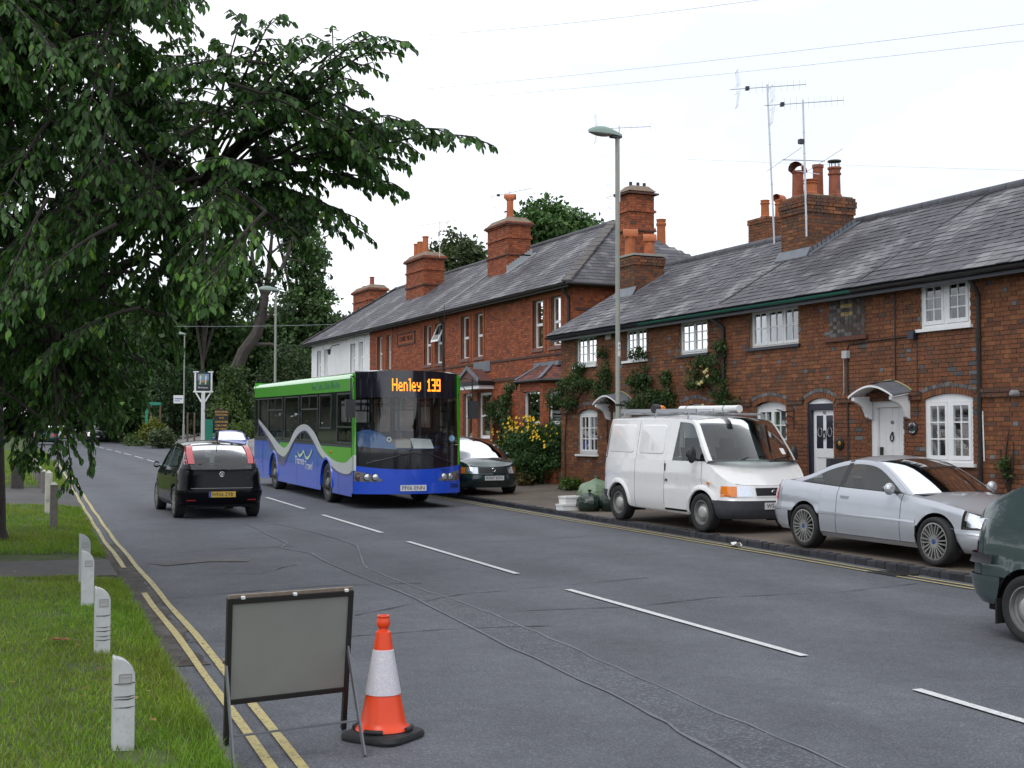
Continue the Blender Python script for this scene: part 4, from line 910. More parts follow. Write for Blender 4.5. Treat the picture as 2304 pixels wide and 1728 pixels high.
# canted tiled bay of the first villa and the porch gable beside it
def bay(h,y0,y1,proj,ztop,zeave,parent_pal=VRED,full=True):
 c=.62;P=[(VX_,y0),(VX_-proj,y0+c),(VX_-proj,y1-c),(VX_,y1)];zb=pz(VX_,y0)-.08
 mb=MB();mm=MB()
 for (a,b) in zip(P[:-1],P[1:]):
  d=Vector((b[0]-a[0],b[1]-a[1],0));L_=d.length;d.normalize();n=Vector((-d.y,d.x,0));n=n if n.x<0 else -n;q= lambda s,z,o=0:tuple(Vector((a[0],a[1],z))+d*s+n*o)
  g0,g1=(.20,L_-.20);zs,zt=1.55,3.40
  for s0,s1,z0,z1 in ((0,g0,zb,zeave),(g1,L_,zb,zeave),(g0,g1,zb,zs),(g0,g1,zt,zeave)):mm.quad(q(s1,z0,-.008),q(s0,z0,-.008),q(s0,z1,-.008),q(s1,z1,-.008))
  for p,r_,z0,z1,t in courses(0,L_,zb,zeave,[Arch(g0,g1,zs,zt,0)]):
   e=random.uniform(-.002,.003);mb.add([q(p,z0,-.01),q(r_,z0,-.01),q(r_,z1,-.01),q(p,z1,-.01),q(p,z0,e),q(r_,z0,e),q(r_,z1,e),q(p,z1,e)],[(1,0,4,5),(2,1,5,6),(3,2,6,7),(0,3,7,4),(5,4,7,6)],tone(t,VRED,None,.04))
  f=MB();zm=2.42
  for s0,s1,z0,z1 in ((g0,g0+.06,zs,zt),(g1-.06,g1,zs,zt),(g0,g1,zs,zs+.07),(g0,g1,zt-.06,zt),(g0,g1,zm-.04,zm+.04)):f.prism([q(s0,z0,-.16),q(s1,z0,-.16),q(s1,z1,-.16),q(s0,z1,-.16)],tuple(n*.06))
  wv=f.build('window',UPVC,h);g=MB();g.quad(q(g0,zs,-.13),q(g1,zs,-.13),q(g1,zt,-.13),q(g0,zt,-.13));g.build('pane',GLASS,wv)
  k=MB();[k.quad(q(s0,z0,-.01),q(s1,z0,-.01),q(s1,z1,-.20),q(s0,z1,-.20)) for s0,s1,z0,z1 in ((g0,g0,zs,zt),(g1,g1,zs,zt),(g0,g1,zt,zt))]
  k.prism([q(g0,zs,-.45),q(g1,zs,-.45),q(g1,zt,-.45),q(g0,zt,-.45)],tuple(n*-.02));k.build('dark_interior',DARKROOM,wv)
  cu=MB();cu.quad(q(g0,zs,-.25),q(g0+.3*(g1-g0),zs,-.25),q(g0+.3*(g1-g0),zt,-.25),q(g0,zt,-.25));cu.build('curtain',CURTAIN,wv)
 b=mm.build('bay',VMORTAR,h);o=mb.build('brick',VBRICK,b);o['kind']='stuff'
 # tiled roof with lead hips
 ov=.14;E=[(VX_-.02,y0-ov),(VX_-proj-ov,y0+c-ov*.4),(VX_-proj-ov,y1-c+ov*.4),(VX_-.02,y1+ov)];rise=.48;T=[(VX_-.02,y0+.75),(VX_-.10,y0+1.0),(VX_-.10,y1-1.0),(VX_-.02,y1-.75)]
 tm=MB();CT=[(.16,.055,.04),(.12,.045,.038),(.19,.07,.05),(.10,.04,.035)];rows=6
 for i in range(3):
  for k in range(rows):
   u0,u1=k/rows,(k+1.25)/rows;u1=min(u1,1)
   a0,b0=Vector((*E[i],zeave)).lerp(Vector((*T[i],zeave+rise)),u0),Vector((*E[i+1],zeave)).lerp(Vector((*T[i+1],zeave+rise)),u0)
   a1,b1=Vector((*E[i],zeave)).lerp(Vector((*T[i],zeave+rise)),u1),Vector((*E[i+1],zeave)).lerp(Vector((*T[i+1],zeave+rise)),u1);n=max(1,int((b0-a0).length/.17))
   for j in range(n):
    f0,f1=j/n+.004,(j+1)/n-.004;up=Vector((0,0,.022+random.uniform(0,.006)))
    tm.add([tuple(a0.lerp(b0,f0)+up),tuple(a0.lerp(b0,f1)+up),tuple(a1.lerp(b1,f1)),tuple(a1.lerp(b1,f0)),tuple(a0.lerp(b0,f0)),tuple(a0.lerp(b0,f1))],[(3,2,1,0),(4,5,1,0)],random.choice(CT))
 tr=tm.build('bay_roof',MM('clay_tile',attr=True,rough=.8,var=.25,vs=4),b);tr['kind']='stuff'
 le=MB()
 for i in (1,2):le.bar((*E[i],zeave+.035),(*T[i],zeave+rise+.03),.17,.03,up=(-.6,0,1))
 le.box(VX_-.13,VX_-.01,T[0][1]-.2,T[3][1]+.2,zeave+rise-.04,zeave+rise+.09);le.build('lead_flashing',LEAD,b)
 gu=MB();gu.tube([(*p,zeave-.02) for p in E],.05,8);gu.build('gutter',IRON,b,smooth_=True);so=MB();so.add([(*p,zeave-.03) for p in E],[(0,1,2,3)]);so.build('soffit',BLACKP,b)
bay(h1,33.72,36.55,.62,3.4,3.70)
pg=MB();pg.prism([(VX_-.55,39.25,3.86),(VX_-.55,41.15,3.86),(VX_-.55,40.2,4.30)],(.55,0,0));pgo=pg.build('porch_gable',MM('gable_tiles',(.13,.05,.04),.8,var=.3,vs=8),h1)
le=MB();le.bar((VX_-.58,39.2,3.86),(VX_-.58,40.2,4.32),.05,.12);le.bar((VX_-.58,41.2,3.86),(VX_-.58,40.2,4.32),.05,.12);le.box(VX_-.05,VX_-.005,39.5,40.9,4.2,4.55);le.build('lead_flashing',LEAD,pgo);ba=MB();ba.box(VX_-.6,VX_-.01,39.2,41.2,3.72,3.85);ba.build('fascia',BLACKP,pgo);ba=MB();ba.box(VX_-.56,VX_-.01,39.25,41.15,3.60,3.715);ba.build('lintel',UPVC,pgo)
pc=MB()
for y in (37.85,39.12):pc.box(VX_-.12,VX_+.01,y,y+.2,.6,3.3)
pc.build('porch_pier',MM('pier_brick',(.16,.045,.025),.8,var=.3,vs=12),h1)
upC=prs((43.84,44.57,4.70,6.20),(45.02,45.70,4.70,6.20));upB=prs((49.42,49.98,4.75,6.15),(50.54,51.12,4.75,6.15));gB=prs((44.3,45.3,1.9,3.5),(46.3,47.2,.75,3.1),(48.0,48.7,1.9,3.5),(49.3,50.0,1.9,3.5),(50.6,51.3,1.9,3.5))
h2,w2,r2=villa('red brick villa with a sunk name panel and one window tilted open',43.62,52.14,upC+upB+gB,VRED,VBRICK,VMORTAR)
sash(h2,VX_,43.84,44.57,4.70,6.20,open_top=True,curt=[(.1,.9,.02,.45)]);sash(h2,VX_,45.02,45.70,4.70,6.20,curt=[(.1,.35,.02,.97)])
for A in upB:sash(h2,VX_,A.y0,A.y1,A.z0,A.zs,curt=[(.1,.3,.02,.97),(.1,.9,.02,.4)])
for A in gB[:1]+gB[2:]:sash(h2,VX_,A.y0,A.y1,A.z0,A.zs,curt=[(.1,.9,.02,.5)])
dr=MB();dr.box(VX_+.2,VX_+.25,46.3,47.2,.75,3.1);dr.build('door',MM('dark_green_door',(.012,.03,.02),.4),h2)
trim(h2,upC+upB,TRB)
fr=MB()
for b in ((46.66,48.67,5.60,5.66),(46.66,48.67,6.04,6.10),(46.66,46.72,5.66,6.04),(48.61,48.67,5.66,6.04)):fr.box(VX_-.05,VX_+.01,*b)
np_=fr.build('name_panel',MM('dark_red_string',(.075,.035,.025),.8,var=.2),h2);bkp=MB();bkp.box(VX_-.022,VX_+.01,46.72,48.61,5.66,6.04);bkp.build('panel_tile',TRB,np_)
text('lettering','LOUISE  VILLAS',.26,np_,MM('dark_relief',(.05,.02,.015),.9),(VX_-.026,47.66,5.85),FACING,sx=.85,ext=.008)
upA=prs((52.98,53.63,4.80,6.14),(54.10,54.78,4.80,6.14),(58.20,58.84,4.80,6.10),(59.28,59.98,4.80,6.10));gA=prs((53.0,53.7,1.9,3.5),(54.1,54.8,1.9,3.5),(56.2,57.1,.8,3.1),(58.2,58.9,1.9,3.5))
h3,w3,r3=villa('whitewashed brick house at the far end of the red brick row',52.14,V1,upA+gA,WHT,WBRICK,WBRICK,hip1=True)
hip(h3,r3,V1+.35,-1)
for A in upA:sash(h3,VX_,A.y0,A.y1,A.z0,A.zs,bars=2,m=WPAINT,curt=[(.1,.9,.02,.9)])
for A in gA[:2]+gA[3:]:sash(h3,VX_,A.y0,A.y1,A.z0,A.zs,bars=2,m=WPAINT)
dr=MB();dr.box(VX_+.2,VX_+.25,56.2,57.1,.8,3.1);dr.build('door',NAVYP,h3);trim(h3,upA,WBRICK)
mb=MB();mb.tube([(VX_-.03,56.4,6.2),(VX_-.35,56.4,6.12),(VX_-.5,56.4,5.95)],.02,6);mb.lathe([(.05,5.72),(.09,5.95),(.03,5.98)],10,(VX_-.5,56.4,0));mb.build('wall_lamp',IRON,h3)
downpipe(h1,VX_,33.78,.7,6.40,.05,IRON,0);downpipe(h2,VX_,43.68,.7,6.40,.05,IRON,.1);cable(h1,[(38.9,6.3),(38.9,4.6)],.01)
for h,y in ((h2,43.62),):mb=MB();mb.bar((VE[0],y,VE[1]+.05),(VRX,y,VRZ+.06),.07,.03,up=(0,0,1));mb.build('roof_joint',MM('pale_mortar',(.42,.42,.40),.9),h)
# villa chimneys: banded red stacks standing astride the front slope
def vstack(h,x0,x1,y0,y1,zb,zt,pots,label,capb=True):
 bands=[(zt-.62,zt-.55,.05),(zt-.16,zt,.05),(zt-.09,zt,.09),(zt-1.2,zt-1.12,.035)]
 c=brick_stack(h,x0,x1,y0,y1,zb,zt,VRED,.06,VBRICK,VMORTAR,bands=bands,cap=(.18,.05),label=label)
 d=MB();
 for za,e in ((zt-1.2,.05),(zt-.10,.11)):d.box(x0-e,x1+e,y0-e,y1+e,za,za+.05)
 d.build('dark_band',MM('dark_red_string',(.075,.035,.025),.8,var=.2),c)
 for p in pots:pot(c,*p)
 return c
v1=vstack(h1,18.95,19.85,41.35,43.1,7.3,9.62,[(19.3,41.9,9.75,.78,.13,TERRA)],'banded red stack with a single pot')
hood(v1,19.3,41.9,10.55,.15,.4,2.2,TERRA);fl=MB();[fl.prism([(18.9+i*.1,41.30,7.78+i*.07),(19.0+i*.1,41.30,7.85+i*.07),(19.0+i*.1,41.30,8.05+i*.07),(18.9+i*.1,41.30,8.05+i*.07)],(0,.03,0)) for i in range(10)];fl.prism([(18.85,41.3,7.74),(19.95,41.3,8.50),(19.95,41.1,8.50),(18.85,41.1,7.74)],(0,0,.03));fl.build('lead_flashing',MM('bright_lead',(.3,.32,.34),.45),v1)
v2=vstack(h2,18.95,19.85,49.6,51.7,7.3,9.45,[(19.25,50.2,9.6,.75,.13,TERRA),(19.3,50.9,9.6,.62,.15,TERRA),(19.3,51.4,9.6,.6,.12,TERRA)],'banded red stack with three pots')
v3=vstack(h3,20.3,21.2,60.6,63.2,6.0,9.35,[(20.7,61.4,9.5,.5,.12,TERRA2)],'banded red stack at the far end');mb=MB();mb.lathe([(.2,9.5),(.2,9.62),(.02,9.66)],12,(20.7,62.3,0));mb.build('cowl',IRON,v3)
v4=vstack(h1,19.15,19.98,33.1,33.75,5.0,9.30,[],'tall banded stack at the hipped end');
for i,x in enumerate((19.35,19.6,19.82)):mb=MB();mb.lathe([(.05,0),(.05,.16)],8,(x,33.4,9.45));mb.build('flue_stub',IRON,v4)
for (h,x,y,zz,hh,st) in ((h1,22.3,36.5,8.2,.62,'crown'),(h1,22.3,37.4,8.2,.66,'plain'),(h2,22.4,47.6,8.2,.9,'plain')):
 c=MB();c.box(x-.3,x+.3,y-.3,y+.3,6.2,zz);c=c.build('chimney',TRB,h);pot(c,x,y,zz,hh+.35,.15,TERRA,st)

# ---------------------------------------------------------------- television aerials
def yagi(name,label,base,h,boom,az,els=10,refl=True,lean=0,extra=False,r=.022,parent_m=ALU):
 t=thing(name,label,'aerial',base,'television aerials on the roofs');bx,by,bz=base;top=Vector((bx,by+lean,bz+h))
 mb=MB();mb.tube([base,tuple(top)],r,8)
 for i in range(1,int(h/.45)):p=Vector(base).lerp(top,i*.45/h);mb.lathe([(r*1.25,-.012),(r*1.25,.012)],8,tuple(p))
 mb.build('mast',parent_m,t,smooth_=True);d=Vector((math.sin(az),math.cos(az),.07)).normalized();s=Vector((0,0,1));a=top-d*boom*.42-Vector((0,0,.06));b=a+d*boom
 m2=MB();m2.tube([tuple(a-d*.2),tuple(b)],.010,5);m2.build('boom',parent_m,t)
 for i in range(els):
  p=a.lerp(b,.16+.84*i/(els-1));e=MB();l=.13-.02*i/els;e.tube([tuple(p-s*l),tuple(p+s*l)],.0055,4);e.build('element',parent_m,t)
 if refl:
  e=MB();side=d.cross(s).normalized()
  for sg in (-1,1):
   for k in range(4):q=a+side*.06*sg*0+s*sg*.05+side*(-.16+.107*k);e.tube([tuple(q),tuple(q+s*sg*.36-d*.06)],.005,4)
   for z in (.08,.40):e.tube([tuple(a+s*sg*z-side*.17-d*.05),tuple(a+s*sg*z+side*.17-d*.05)],.005,4)
  e.build('reflector',parent_m,t);e=MB();e.obox(tuple(a+d*.18),tuple(side*.05),tuple(d*.04),(0,0,.04));e.build('balun_box',NAVYP,t)
 if extra:
  p=top-Vector((0,0,1.55));e=MB();ax=Vector((math.sin(.35),math.cos(.35),.25)).normalized();e.tube([tuple(p-ax*1.1),tuple(p+ax*1.1)],.008,5);ay=Vector((.9,-.5,-.05)).normalized();p2=p+Vector((0,0,.25))
  e.tube([tuple(p2-ay*.45),tuple(p2+ay*.45)],.012,5)
  for q in (p2-ay*.42,p2+ay*.42):e.tube([tuple(q-Vector((.25,.95,-.05))),tuple(q+Vector((.25,.95,-.05)))],.006,4)
  e.build('dipole',parent_m,t);e=MB();e.obox(tuple(top-Vector((.06,0,.9))),(.05,0,0),(0,.05,0),(0,0,.05));e.build('amplifier',NAVYP,t)
 return t
yagi('tv_aerial','taller of the twin aerials beside the big weathered chimney',(17.22,23.42,6.25),3.62,1.5,2.0,10,lean=.22)
yagi('tv_aerial','aerial with crossed rods fixed to the near corner of the big weathered chimney',(17.20,22.26,6.25),2.95,1.5,2.0,11,extra=True,lean=.08)
yagi('tv_aerial','small aerial peeping out behind the lantern of the near lamp post',(18.75,33.0,8.9),2.25,1.6,1.9,8,r=.014)
yagi('tv_aerial','aerial above the single pot of the banded villa stack',(19.6,42.6,9.7),1.25,1.6,2.6,12,r=.016)
yagi('tv_aerial','aerial behind the villa ridge between the two orange pots and the stack',(22.0,38.3,8.2),2.2,1.5,2.7,11,r=.016)
yagi('tv_aerial','tilted little aerial behind the ridge of the middle villa',(21.9,48.6,8.3),1.9,1.2,1.9,8,lean=-.3,r=.016)
yagi('tv_aerial','thin aerial beside the three pots of the middle villa stack',(19.6,49.5,9.4),1.5,1.7,2.4,3,refl=False,r=.014)
yagi('tv_aerial','thin aerial over the farthest chimney of the white house',(20.7,61.9,9.5),2.0,2.2,2.3,3,refl=False,r=.014)
# ================================================================ VEHICLES
def car_paint(name,col,metallic=.0,rough=.28,flake=.0,dirt=None):
 return mat(name,col,rough,metal=metallic,coat=1.0,spec=.5,var=.04,vs=3,dirt=dirt,dscale=3,dth=(.5,.95),local=True)
CGLASS=glass_mat('car_glass',tint=(.58,.65,.64),base=.055,refl=.9)
BGLASS=glass_mat('bus_glass',tint=(.80,.84,.84),base=.05,refl=.85)
PLASTIC=mat('black_plastic',(.022,.023,.026),.5,var=.15,vs=20)
GREYPL=mat('grey_bumper_plastic',(.045,.048,.058),.55,var=.2,vs=8)
SHELL=mat('dark_underbody',(.008,.008,.009),.9)
TYRE=mat('tyre_rubber',(.016,.016,.017),.75,var=.25,vs=14)
ALLOY=mat('alloy_rim',(.42,.41,.39),.32,metal=.75)
STEELRIM=mat('painted_steel_rim',(.20,.20,.195),.5,metal=.3,var=.2,vs=12)
LENS=glass_mat('clear_lens',tint=(.9,.92,.95),base=.25,refl=.9)
REFLECT=mat('lamp_reflector',(.75,.77,.80),.18,metal=.9)
AMBER=mat('amber_lens',(.75,.20,.01),.2,coat=1)
REDL=mat('red_lens',(.40,.012,.015),.18,coat=1)
PINKL=mat('red_clear_lens',(.50,.06,.07),.2,coat=1)
CHROME=mat('chrome',(.6,.6,.62),.12,metal=1)
PLATEW=mat('white_plate',(.66,.67,.68),.4);PLATEY=mat('yellow_plate',(.62,.40,.06),.4)
SEATM=mat('seat_cloth',(.035,.036,.04),.9)

def catmull(pts,n=8):
 P=[np.array(p,float) for p in pts];P=[2*P[0]-P[1]]+P+[2*P[-1]-P[-2]];out=[]
 for i in range(1,len(P)-2):
  for k in range(n):
   t=k/n;a,b,c,d=P[i-1],P[i],P[i+1],P[i+2]
   out.append(.5*((2*b)+(-a+c)*t+(2*a-5*b+4*c-d)*t*t+(-a+3*b-3*c+d)*t**3))
 out.append(P[-2]); return np.array(out)

class Car:
 def __init__(s,root,plan,top,bot,prof,edge,wheels,R_,paint,tum=.36,rakeF=((0,0),(2,0)),rakeR=((0,0),(2,0)),bow=(.16,.05,.05,.12),crown=.05,ws=.3,rs=.7,pil=.07,zc=None):
  s.root,s.paint=root,paint;s.top_t,s.bot_t,s.prof_t=top,bot,prof;s.tum=tum;s.rF,s.rR=rakeF,rakeR;s.bow,s.crown=bow,crown
  c=catmull(plan,14);keep=[0]
  for i in range(1,len(c)):
   if c[i][0]>c[keep[-1]][0]+1e-5:keep.append(i)
  c=c[keep];c[:,1]=np.maximum(c[:,1],0);c[0,1]=0;c[-1,1]=0
  s.px,s.py=c[:,0],c[:,1];d=np.hypot(np.diff(s.px),np.diff(s.py));s.t=np.concatenate([[0],np.cumsum(d)])
  gx,gy=np.gradient(s.px,s.t),np.gradient(s.py,s.t);l=np.hypot(gx,gy);s.nx,s.ny=-gy/l,gx/l
  s.nx[0],s.ny[0]=-1,0;s.nx[-1],s.ny[-1]=1,0
  s.im=int(np.argmax(s.py));s.wheels,s.wr=wheels,R_
  e=catmull(edge,10);s.E=e;dl=np.concatenate([[0],np.cumsum(np.hypot(*np.diff(e,axis=0).T))]);s.es=dl/dl[-1];s.ws,s.rs,s.pil=ws,rs,pil
  o=np.argsort(e[:,0]);s.ex,s.ez=e[o,0],e[o,1]
  g=np.gradient(e,s.es,axis=0);g/=np.linalg.norm(g,axis=1)[:,None];nrm=np.stack([-g[:,1],g[:,0]],1)
  nrm[nrm[:,1]>0]*=1;mid=e.mean(0);sg=np.sign(((mid-e)*nrm).sum(1));nrm*=sg[:,None];s.I=e+nrm*pil
  o=np.argsort(s.I[:,0]);s.ix,s.iz=s.I[o,0],s.I[o,1]
 top= lambda s,x:interp(s.top_t,x)
 bot= lambda s,x:interp(s.bot_t,x)
 def T(s,x): return float(np.interp(x,s.px,s.t))
 def TYF(s,y): return float(np.interp(-y,-s.py[s.im:],s.t[s.im:]))  # t in the front half where the half width is y
 def TYR(s,y): return float(np.interp(y,s.py[:s.im+1],s.t[:s.im+1]))
 def arch(s,x,R_=None):
  z=-1;R_=R_ or s.wr+.055
  for xc,zc,r in s.wheels:
   q=R_*R_-(x-xc)**2
   if q>0:z=max(z,zc+math.sqrt(q))
  return z
 def low(s,x,z=None): return max(s.bot(x) if z is None else z,s.arch(x))
 def P(s,t,z,off=0.):
  x,y,nx,ny=(float(np.interp(t,s.t,a)) for a in (s.px,s.py,s.nx,s.ny));zt,zb=s.top(x),s.bot(x)
  zn=max(0,min(1,(z-zb)/max(.05,zt-zb)));i=interp(s.prof_t,zn)*(abs(ny)+.5*abs(nx))+(interp(s.rF,z)*nx if nx>0 else -interp(s.rR,z)*nx)-off
  return Vector((x-nx*i,max(0.,y-ny*i),z))
 def ts(s,x0,x1,n=14,arches=True):
  a=list(np.linspace(x0,x1,n))
  if arches:
   for xc,zc,r in s.wheels:
    R_=s.wr+.055;a+=[xc+R_*math.cos(q) for q in np.linspace(0,math.pi,25)]+[xc+R_+1e-4,xc-R_-1e-4]
  return [s.T(x) for x in sorted(a) if x0-1e-9<=x<=x1+1e-9]
 def grid(s,ts,zlo,zhi,nz=9,off=0.):
  rows=[]
  for t in ts:
   x=float(np.interp(t,s.t,s.px));a,b=zlo(x),zhi(x);a=min(a,b-.002);rows.append([s.P(t,lerp(a,b,k/nz),off) for k in range(nz+1)])
  return rows
 def put(s,name,rows,m,parent=None,thick=0,flip=False,label=None,smooth_=True):
  mb=MB();mb.grid(rows,flip=flip);o=mb.build(name,m,parent or s.root,smooth_=smooth_,angle=55,local=True)
  if label:o['label']=label
  return o
 def side(s,name,x0,x1,zlo,zhi,m=None,nz=9,off=0.,n=14,both=True,parent=None,arches=True):
  f= lambda v:v if callable(v) else (lambda x:v)
  r=s.grid(s.ts(x0,x1,n,arches),f(zlo),f(zhi),nz,off);out=[]
  out.append(s.put(name,[[Vector((p.x,-p.y,p.z)) for p in q] for q in r],m or s.paint,parent,flip=True))
  if both:out.append(s.put(name,r,m or s.paint,parent))
  return out
 def end(s,name,front,y0,y1,zlo,zhi,m=None,nz=6,off=0.,n=12,merge=True,parent=None,x_from=None):
  """front or rear panel between half-widths y0 (inner) and y1 (outer; or from body station x_from round the corner)"""
  f= lambda v:v if callable(v) else (lambda x:v);ty=s.TYF if front else s.TYR
  t1=s.T(x_from) if x_from is not None else ty(y1);t0=ty(y0) if y0>0 else (s.t[-1] if front else 0.)
  ts=list(np.linspace(t0,t1,n));r=s.grid(ts,f(zlo),f(zhi),nz,off);mr=[[Vector((p.x,-p.y,p.z)) for p in q] for q in r]
  fl= not front
  if merge and y0<=0: return [s.put(name,mr[::-1]+r[1:],m or s.paint,parent,flip=not fl)]
  return [s.put(name,mr,m or s.paint,parent,flip=fl),s.put(name,r,m or s.paint,parent,flip=not fl)]
 def G(s,x,z,off=0.):
  b=s.P(s.T(max(min(x,s.px[-1]-.02),s.px[0]+.02)),s.top(x)); return Vector((x,b.y-.012-s.tum*(z-s.top(x))+off,z))
 def lid(s,name,x0,x1,front=True,m=None,n=16,nk=12,rise=.035,lip=None):
  """bonnet (front) or boot lid from the cowl station x0 to the nose/tail at x1's plan edge"""
  t0=s.T(x0);tend=s.t[-1] if front else 0.;t1=s.T(x1);top=[]
  ed=[s.P(t,s.top(float(np.interp(t,s.t,s.px)))) for t in np.linspace(t0,t1,n)]
  nose=[s.P(t,s.top(float(np.interp(t,s.t,s.px)))) for t in np.linspace(t1,tend,nk//2+1)]
  rows=[]
  for k in range(-nk//2,nk//2+1):
   u=abs(k)/(nk/2);q=nose[nk//2-abs(k)];row=[]
   for i,e in enumerate(ed):
    v=i/(n-1);fx=lerp(e.x,lerp(ed[0].x,q.x,v),1-u if u<1 else 0);y=e.y*u if True else 0;yn=q.y
    y=lerp(e.y*u,yn,v**3*(1-u)**0 if u<1 else 0);bulge=rise*(1-u**2.2)*(math.sin(math.pi*min(1,.5+.5*(1-v))) if False else (1-v**3))
    zz=lerp(e.z,lerp(ed[0].z,q.z,v) if False else e.z,1);zz=lerp(zz,q.z,v**3);row.append(Vector((fx,math.copysign(y,k) if k else 0.,zz+bulge+(.03*rise))))
   rows.append(row)
  return s.put(name,rows,m or s.paint,flip=front)
 def rib(s,a,b,kl,n=14,off=0.,b0=None,b1=None,cr=None):
  rows=[]
  for i in range(n):
   u=lerp(a,b,i/(n-1));x,z=float(np.interp(u,s.es,s.E[:,0])),float(np.interp(u,s.es,s.E[:,1]));g=s.G(x,z)
   bw=lerp(b0,b1,i/(n-1));c=cr(i/(n-1));rows.append([Vector((x+bw*(1-k*k),k*g.y,z+c*(1-k*k)+off)) for k in kl])
  return rows
 def house(s,roof_m=None,wins=(),glass=None,pillar=None,cpil=None,screen_wipers=True,pillar_m=None,rear_glass=True):
  glass=glass or CGLASS;kl=np.linspace(-1,1,15);b=s.bow;c=s.crown
  sc=s.put('windscreen',s.rib(0.0,s.ws,kl,10,-.004,b[0],b[1], lambda t:c*t),glass)
  s.put('roof',s.rib(s.ws,s.rs,kl,18,0,b[1],-b[2], lambda t:c+.02*math.sin(t*math.pi)),roof_m or s.paint)
  rg=s.put('rear_window',s.rib(s.rs,1.0,kl,10,-.004,-b[2],-b[3], lambda t:c*(1-t)),glass) if rear_glass else None
  pm=pillar_m or s.paint
  # pillars and roof rail: a band along the glasshouse edge
  rows=[]
  for (x,z),(xi,zi) in zip(s.E,s.I):
   zi2=max(zi,s.top(xi));rows.append([s.G(x,z),s.G(lerp(x,xi,.5),lerp(z,zi2,.5),.004),s.G(xi,zi2)])
  for sg in (1,-1):s.put('pillar',[[Vector((p.x,sg*p.y,p.z)) for p in q] for q in rows],pm,flip=sg>0)
  # A- and C-pillar skins over screen edges
  for lo,hi,bb,cc in ((0,s.ws,(b[0],b[1]),(0,c)),(s.rs,1.0,(-b[2],-b[3]),(c,0))):
   for sg in (1,-1):
    kk=np.linspace(.93,1.0,3);r=s.rib(lo,hi,kk*sg,10,.004,bb[0],bb[1], lambda t:lerp(cc[0],cc[1],t));s.put('pillar',r,pm,flip=sg<0)
  wo=[]
  for (x0,x1,x0t,x1t) in wins:  # glass from x0..x1 at the belt, x0t..x1t at the top
   rows=[];n=18
   for i in range(n):
    u=i/(n-1);xb,xt=lerp(x0,x1,u),lerp(x0t,x1t,u);zb=s.top(xb)+.008;zt=max(zb+.003,float(np.interp(xt,s.ix,s.iz))+.004);rows.append([s.G(lerp(xb,xt,k/5),lerp(zb,zt,k/5),.0015) for k in range(6)])
   for sg in (-1,1):wo.append(s.put('side_window',[[Vector((p.x,sg*p.y,p.z)) for p in q] for q in rows],glass,flip=sg<0))
  for (x0,x1,x0t,x1t,m) in (cpil or ()):
   rows=[];n=10
   for i in range(n):
    u=i/(n-1);xb,xt=lerp(x0,x1,u),lerp(x0t,x1t,u);zb=s.top(xb)+.0;zt=max(zb+.003,float(np.interp(xt,s.ex,s.ez))-.002);rows.append([s.G(lerp(xb,xt,k/5),lerp(zb,zt,k/5),.003) for k in range(6)])
   for sg in (-1,1):s.put('pillar_panel',[[Vector((p.x,sg*p.y,p.z)) for p in q] for q in rows],m or s.paint,flip=sg<0)
  return sc,rg
 def chassis(s,zf=.22):
  x0,x1=s.px[0],s.px[-1];xs=sorted(list(np.linspace(x0+.12,x1-.12,24))+[x for xc,zc,r in s.wheels for x in [xc+(s.wr+.05)*math.cos(q) for q in np.linspace(0,math.pi,15)]]);mb=MB()
  for sg in (1,-1):
   rows=[]
   for x in xs:
    t=s.T(x);a=max(s.bot(x)+.02,s.arch(x,s.wr+.06));b=s.top(x)-.01;a=min(a,b-.01);rows.append([Vector(s.P(t,lerp(a,b,k/6),-.02))*1 for k in range(7)])
   mb.grid([[(p.x,sg*p.y,p.z) for p in q] for q in rows],flip=sg<0)
  hw=s.py.max()-.06
  for xc,zc,r in s.wheels:  # wheel housings
   R_=s.wr+.075
   for sg in (1,-1):mb.grid([[(xc+R_*math.cos(q),sg*y,zc+R_*math.sin(q)) for y in (hw-.02,hw-.32)] for q in np.linspace(-.3,math.pi+.3,15)]);mb.add([(xc+R_*math.cos(q),sg*(hw-.32),zc+R_*math.sin(q)) for q in np.linspace(0,math.pi,15)],[tuple(range(15))])
  mb.box(x0+.2,x1-.25,-hw+.14,hw-.14,zf,zf+.05)
  mb.box(x0+.25,x0+.6,-hw+.15,hw-.15,zf,.55);mb.box(x1-.7,x1-.28,-hw+.15,hw-.15,zf,.55)
  mb.build('underbody',SHELL,s.root,local=True)
 def seats(s,x,z=.55,rear=None,dash=None,wheel_y=-.36,tall=.62):
  mb=MB()
  for xx in [x]+([rear] if rear else []):
   for y in (-.37,.37):
    mb.obox((xx-.18,y,z+.05+tall/2),(.06,0,0),(0,.23,0),(-.09,0,tall/2));mb.obox((xx+.1,y,z),(.26,0,0),(0,.24,0),(0,0,.08));mb.obox((xx-.30,y,z+tall+.13),(.045,0,0),(0,.13,0),(0,0,.09))
  mb.build('seat',SEATM,s.root,local=True)
  if dash:
   d=MB();d.box(dash,dash+.35,-.66,.66,z+.12,s.top(dash+.2)-.005);d.build('dashboard',PLASTIC,s.root,local=True)
   w=MB();c=Vector((dash-.12,wheel_y,z+.30));ax=Vector((-.35,0,.94));ay=Vector((0,1,0));w.tube([tuple(c+(ax*math.cos(q)+ay*math.sin(q))*.18) for q in np.linspace(0,6.283,20)],.014,6);w.build('steering_wheel',PLASTIC,s.root,local=True)
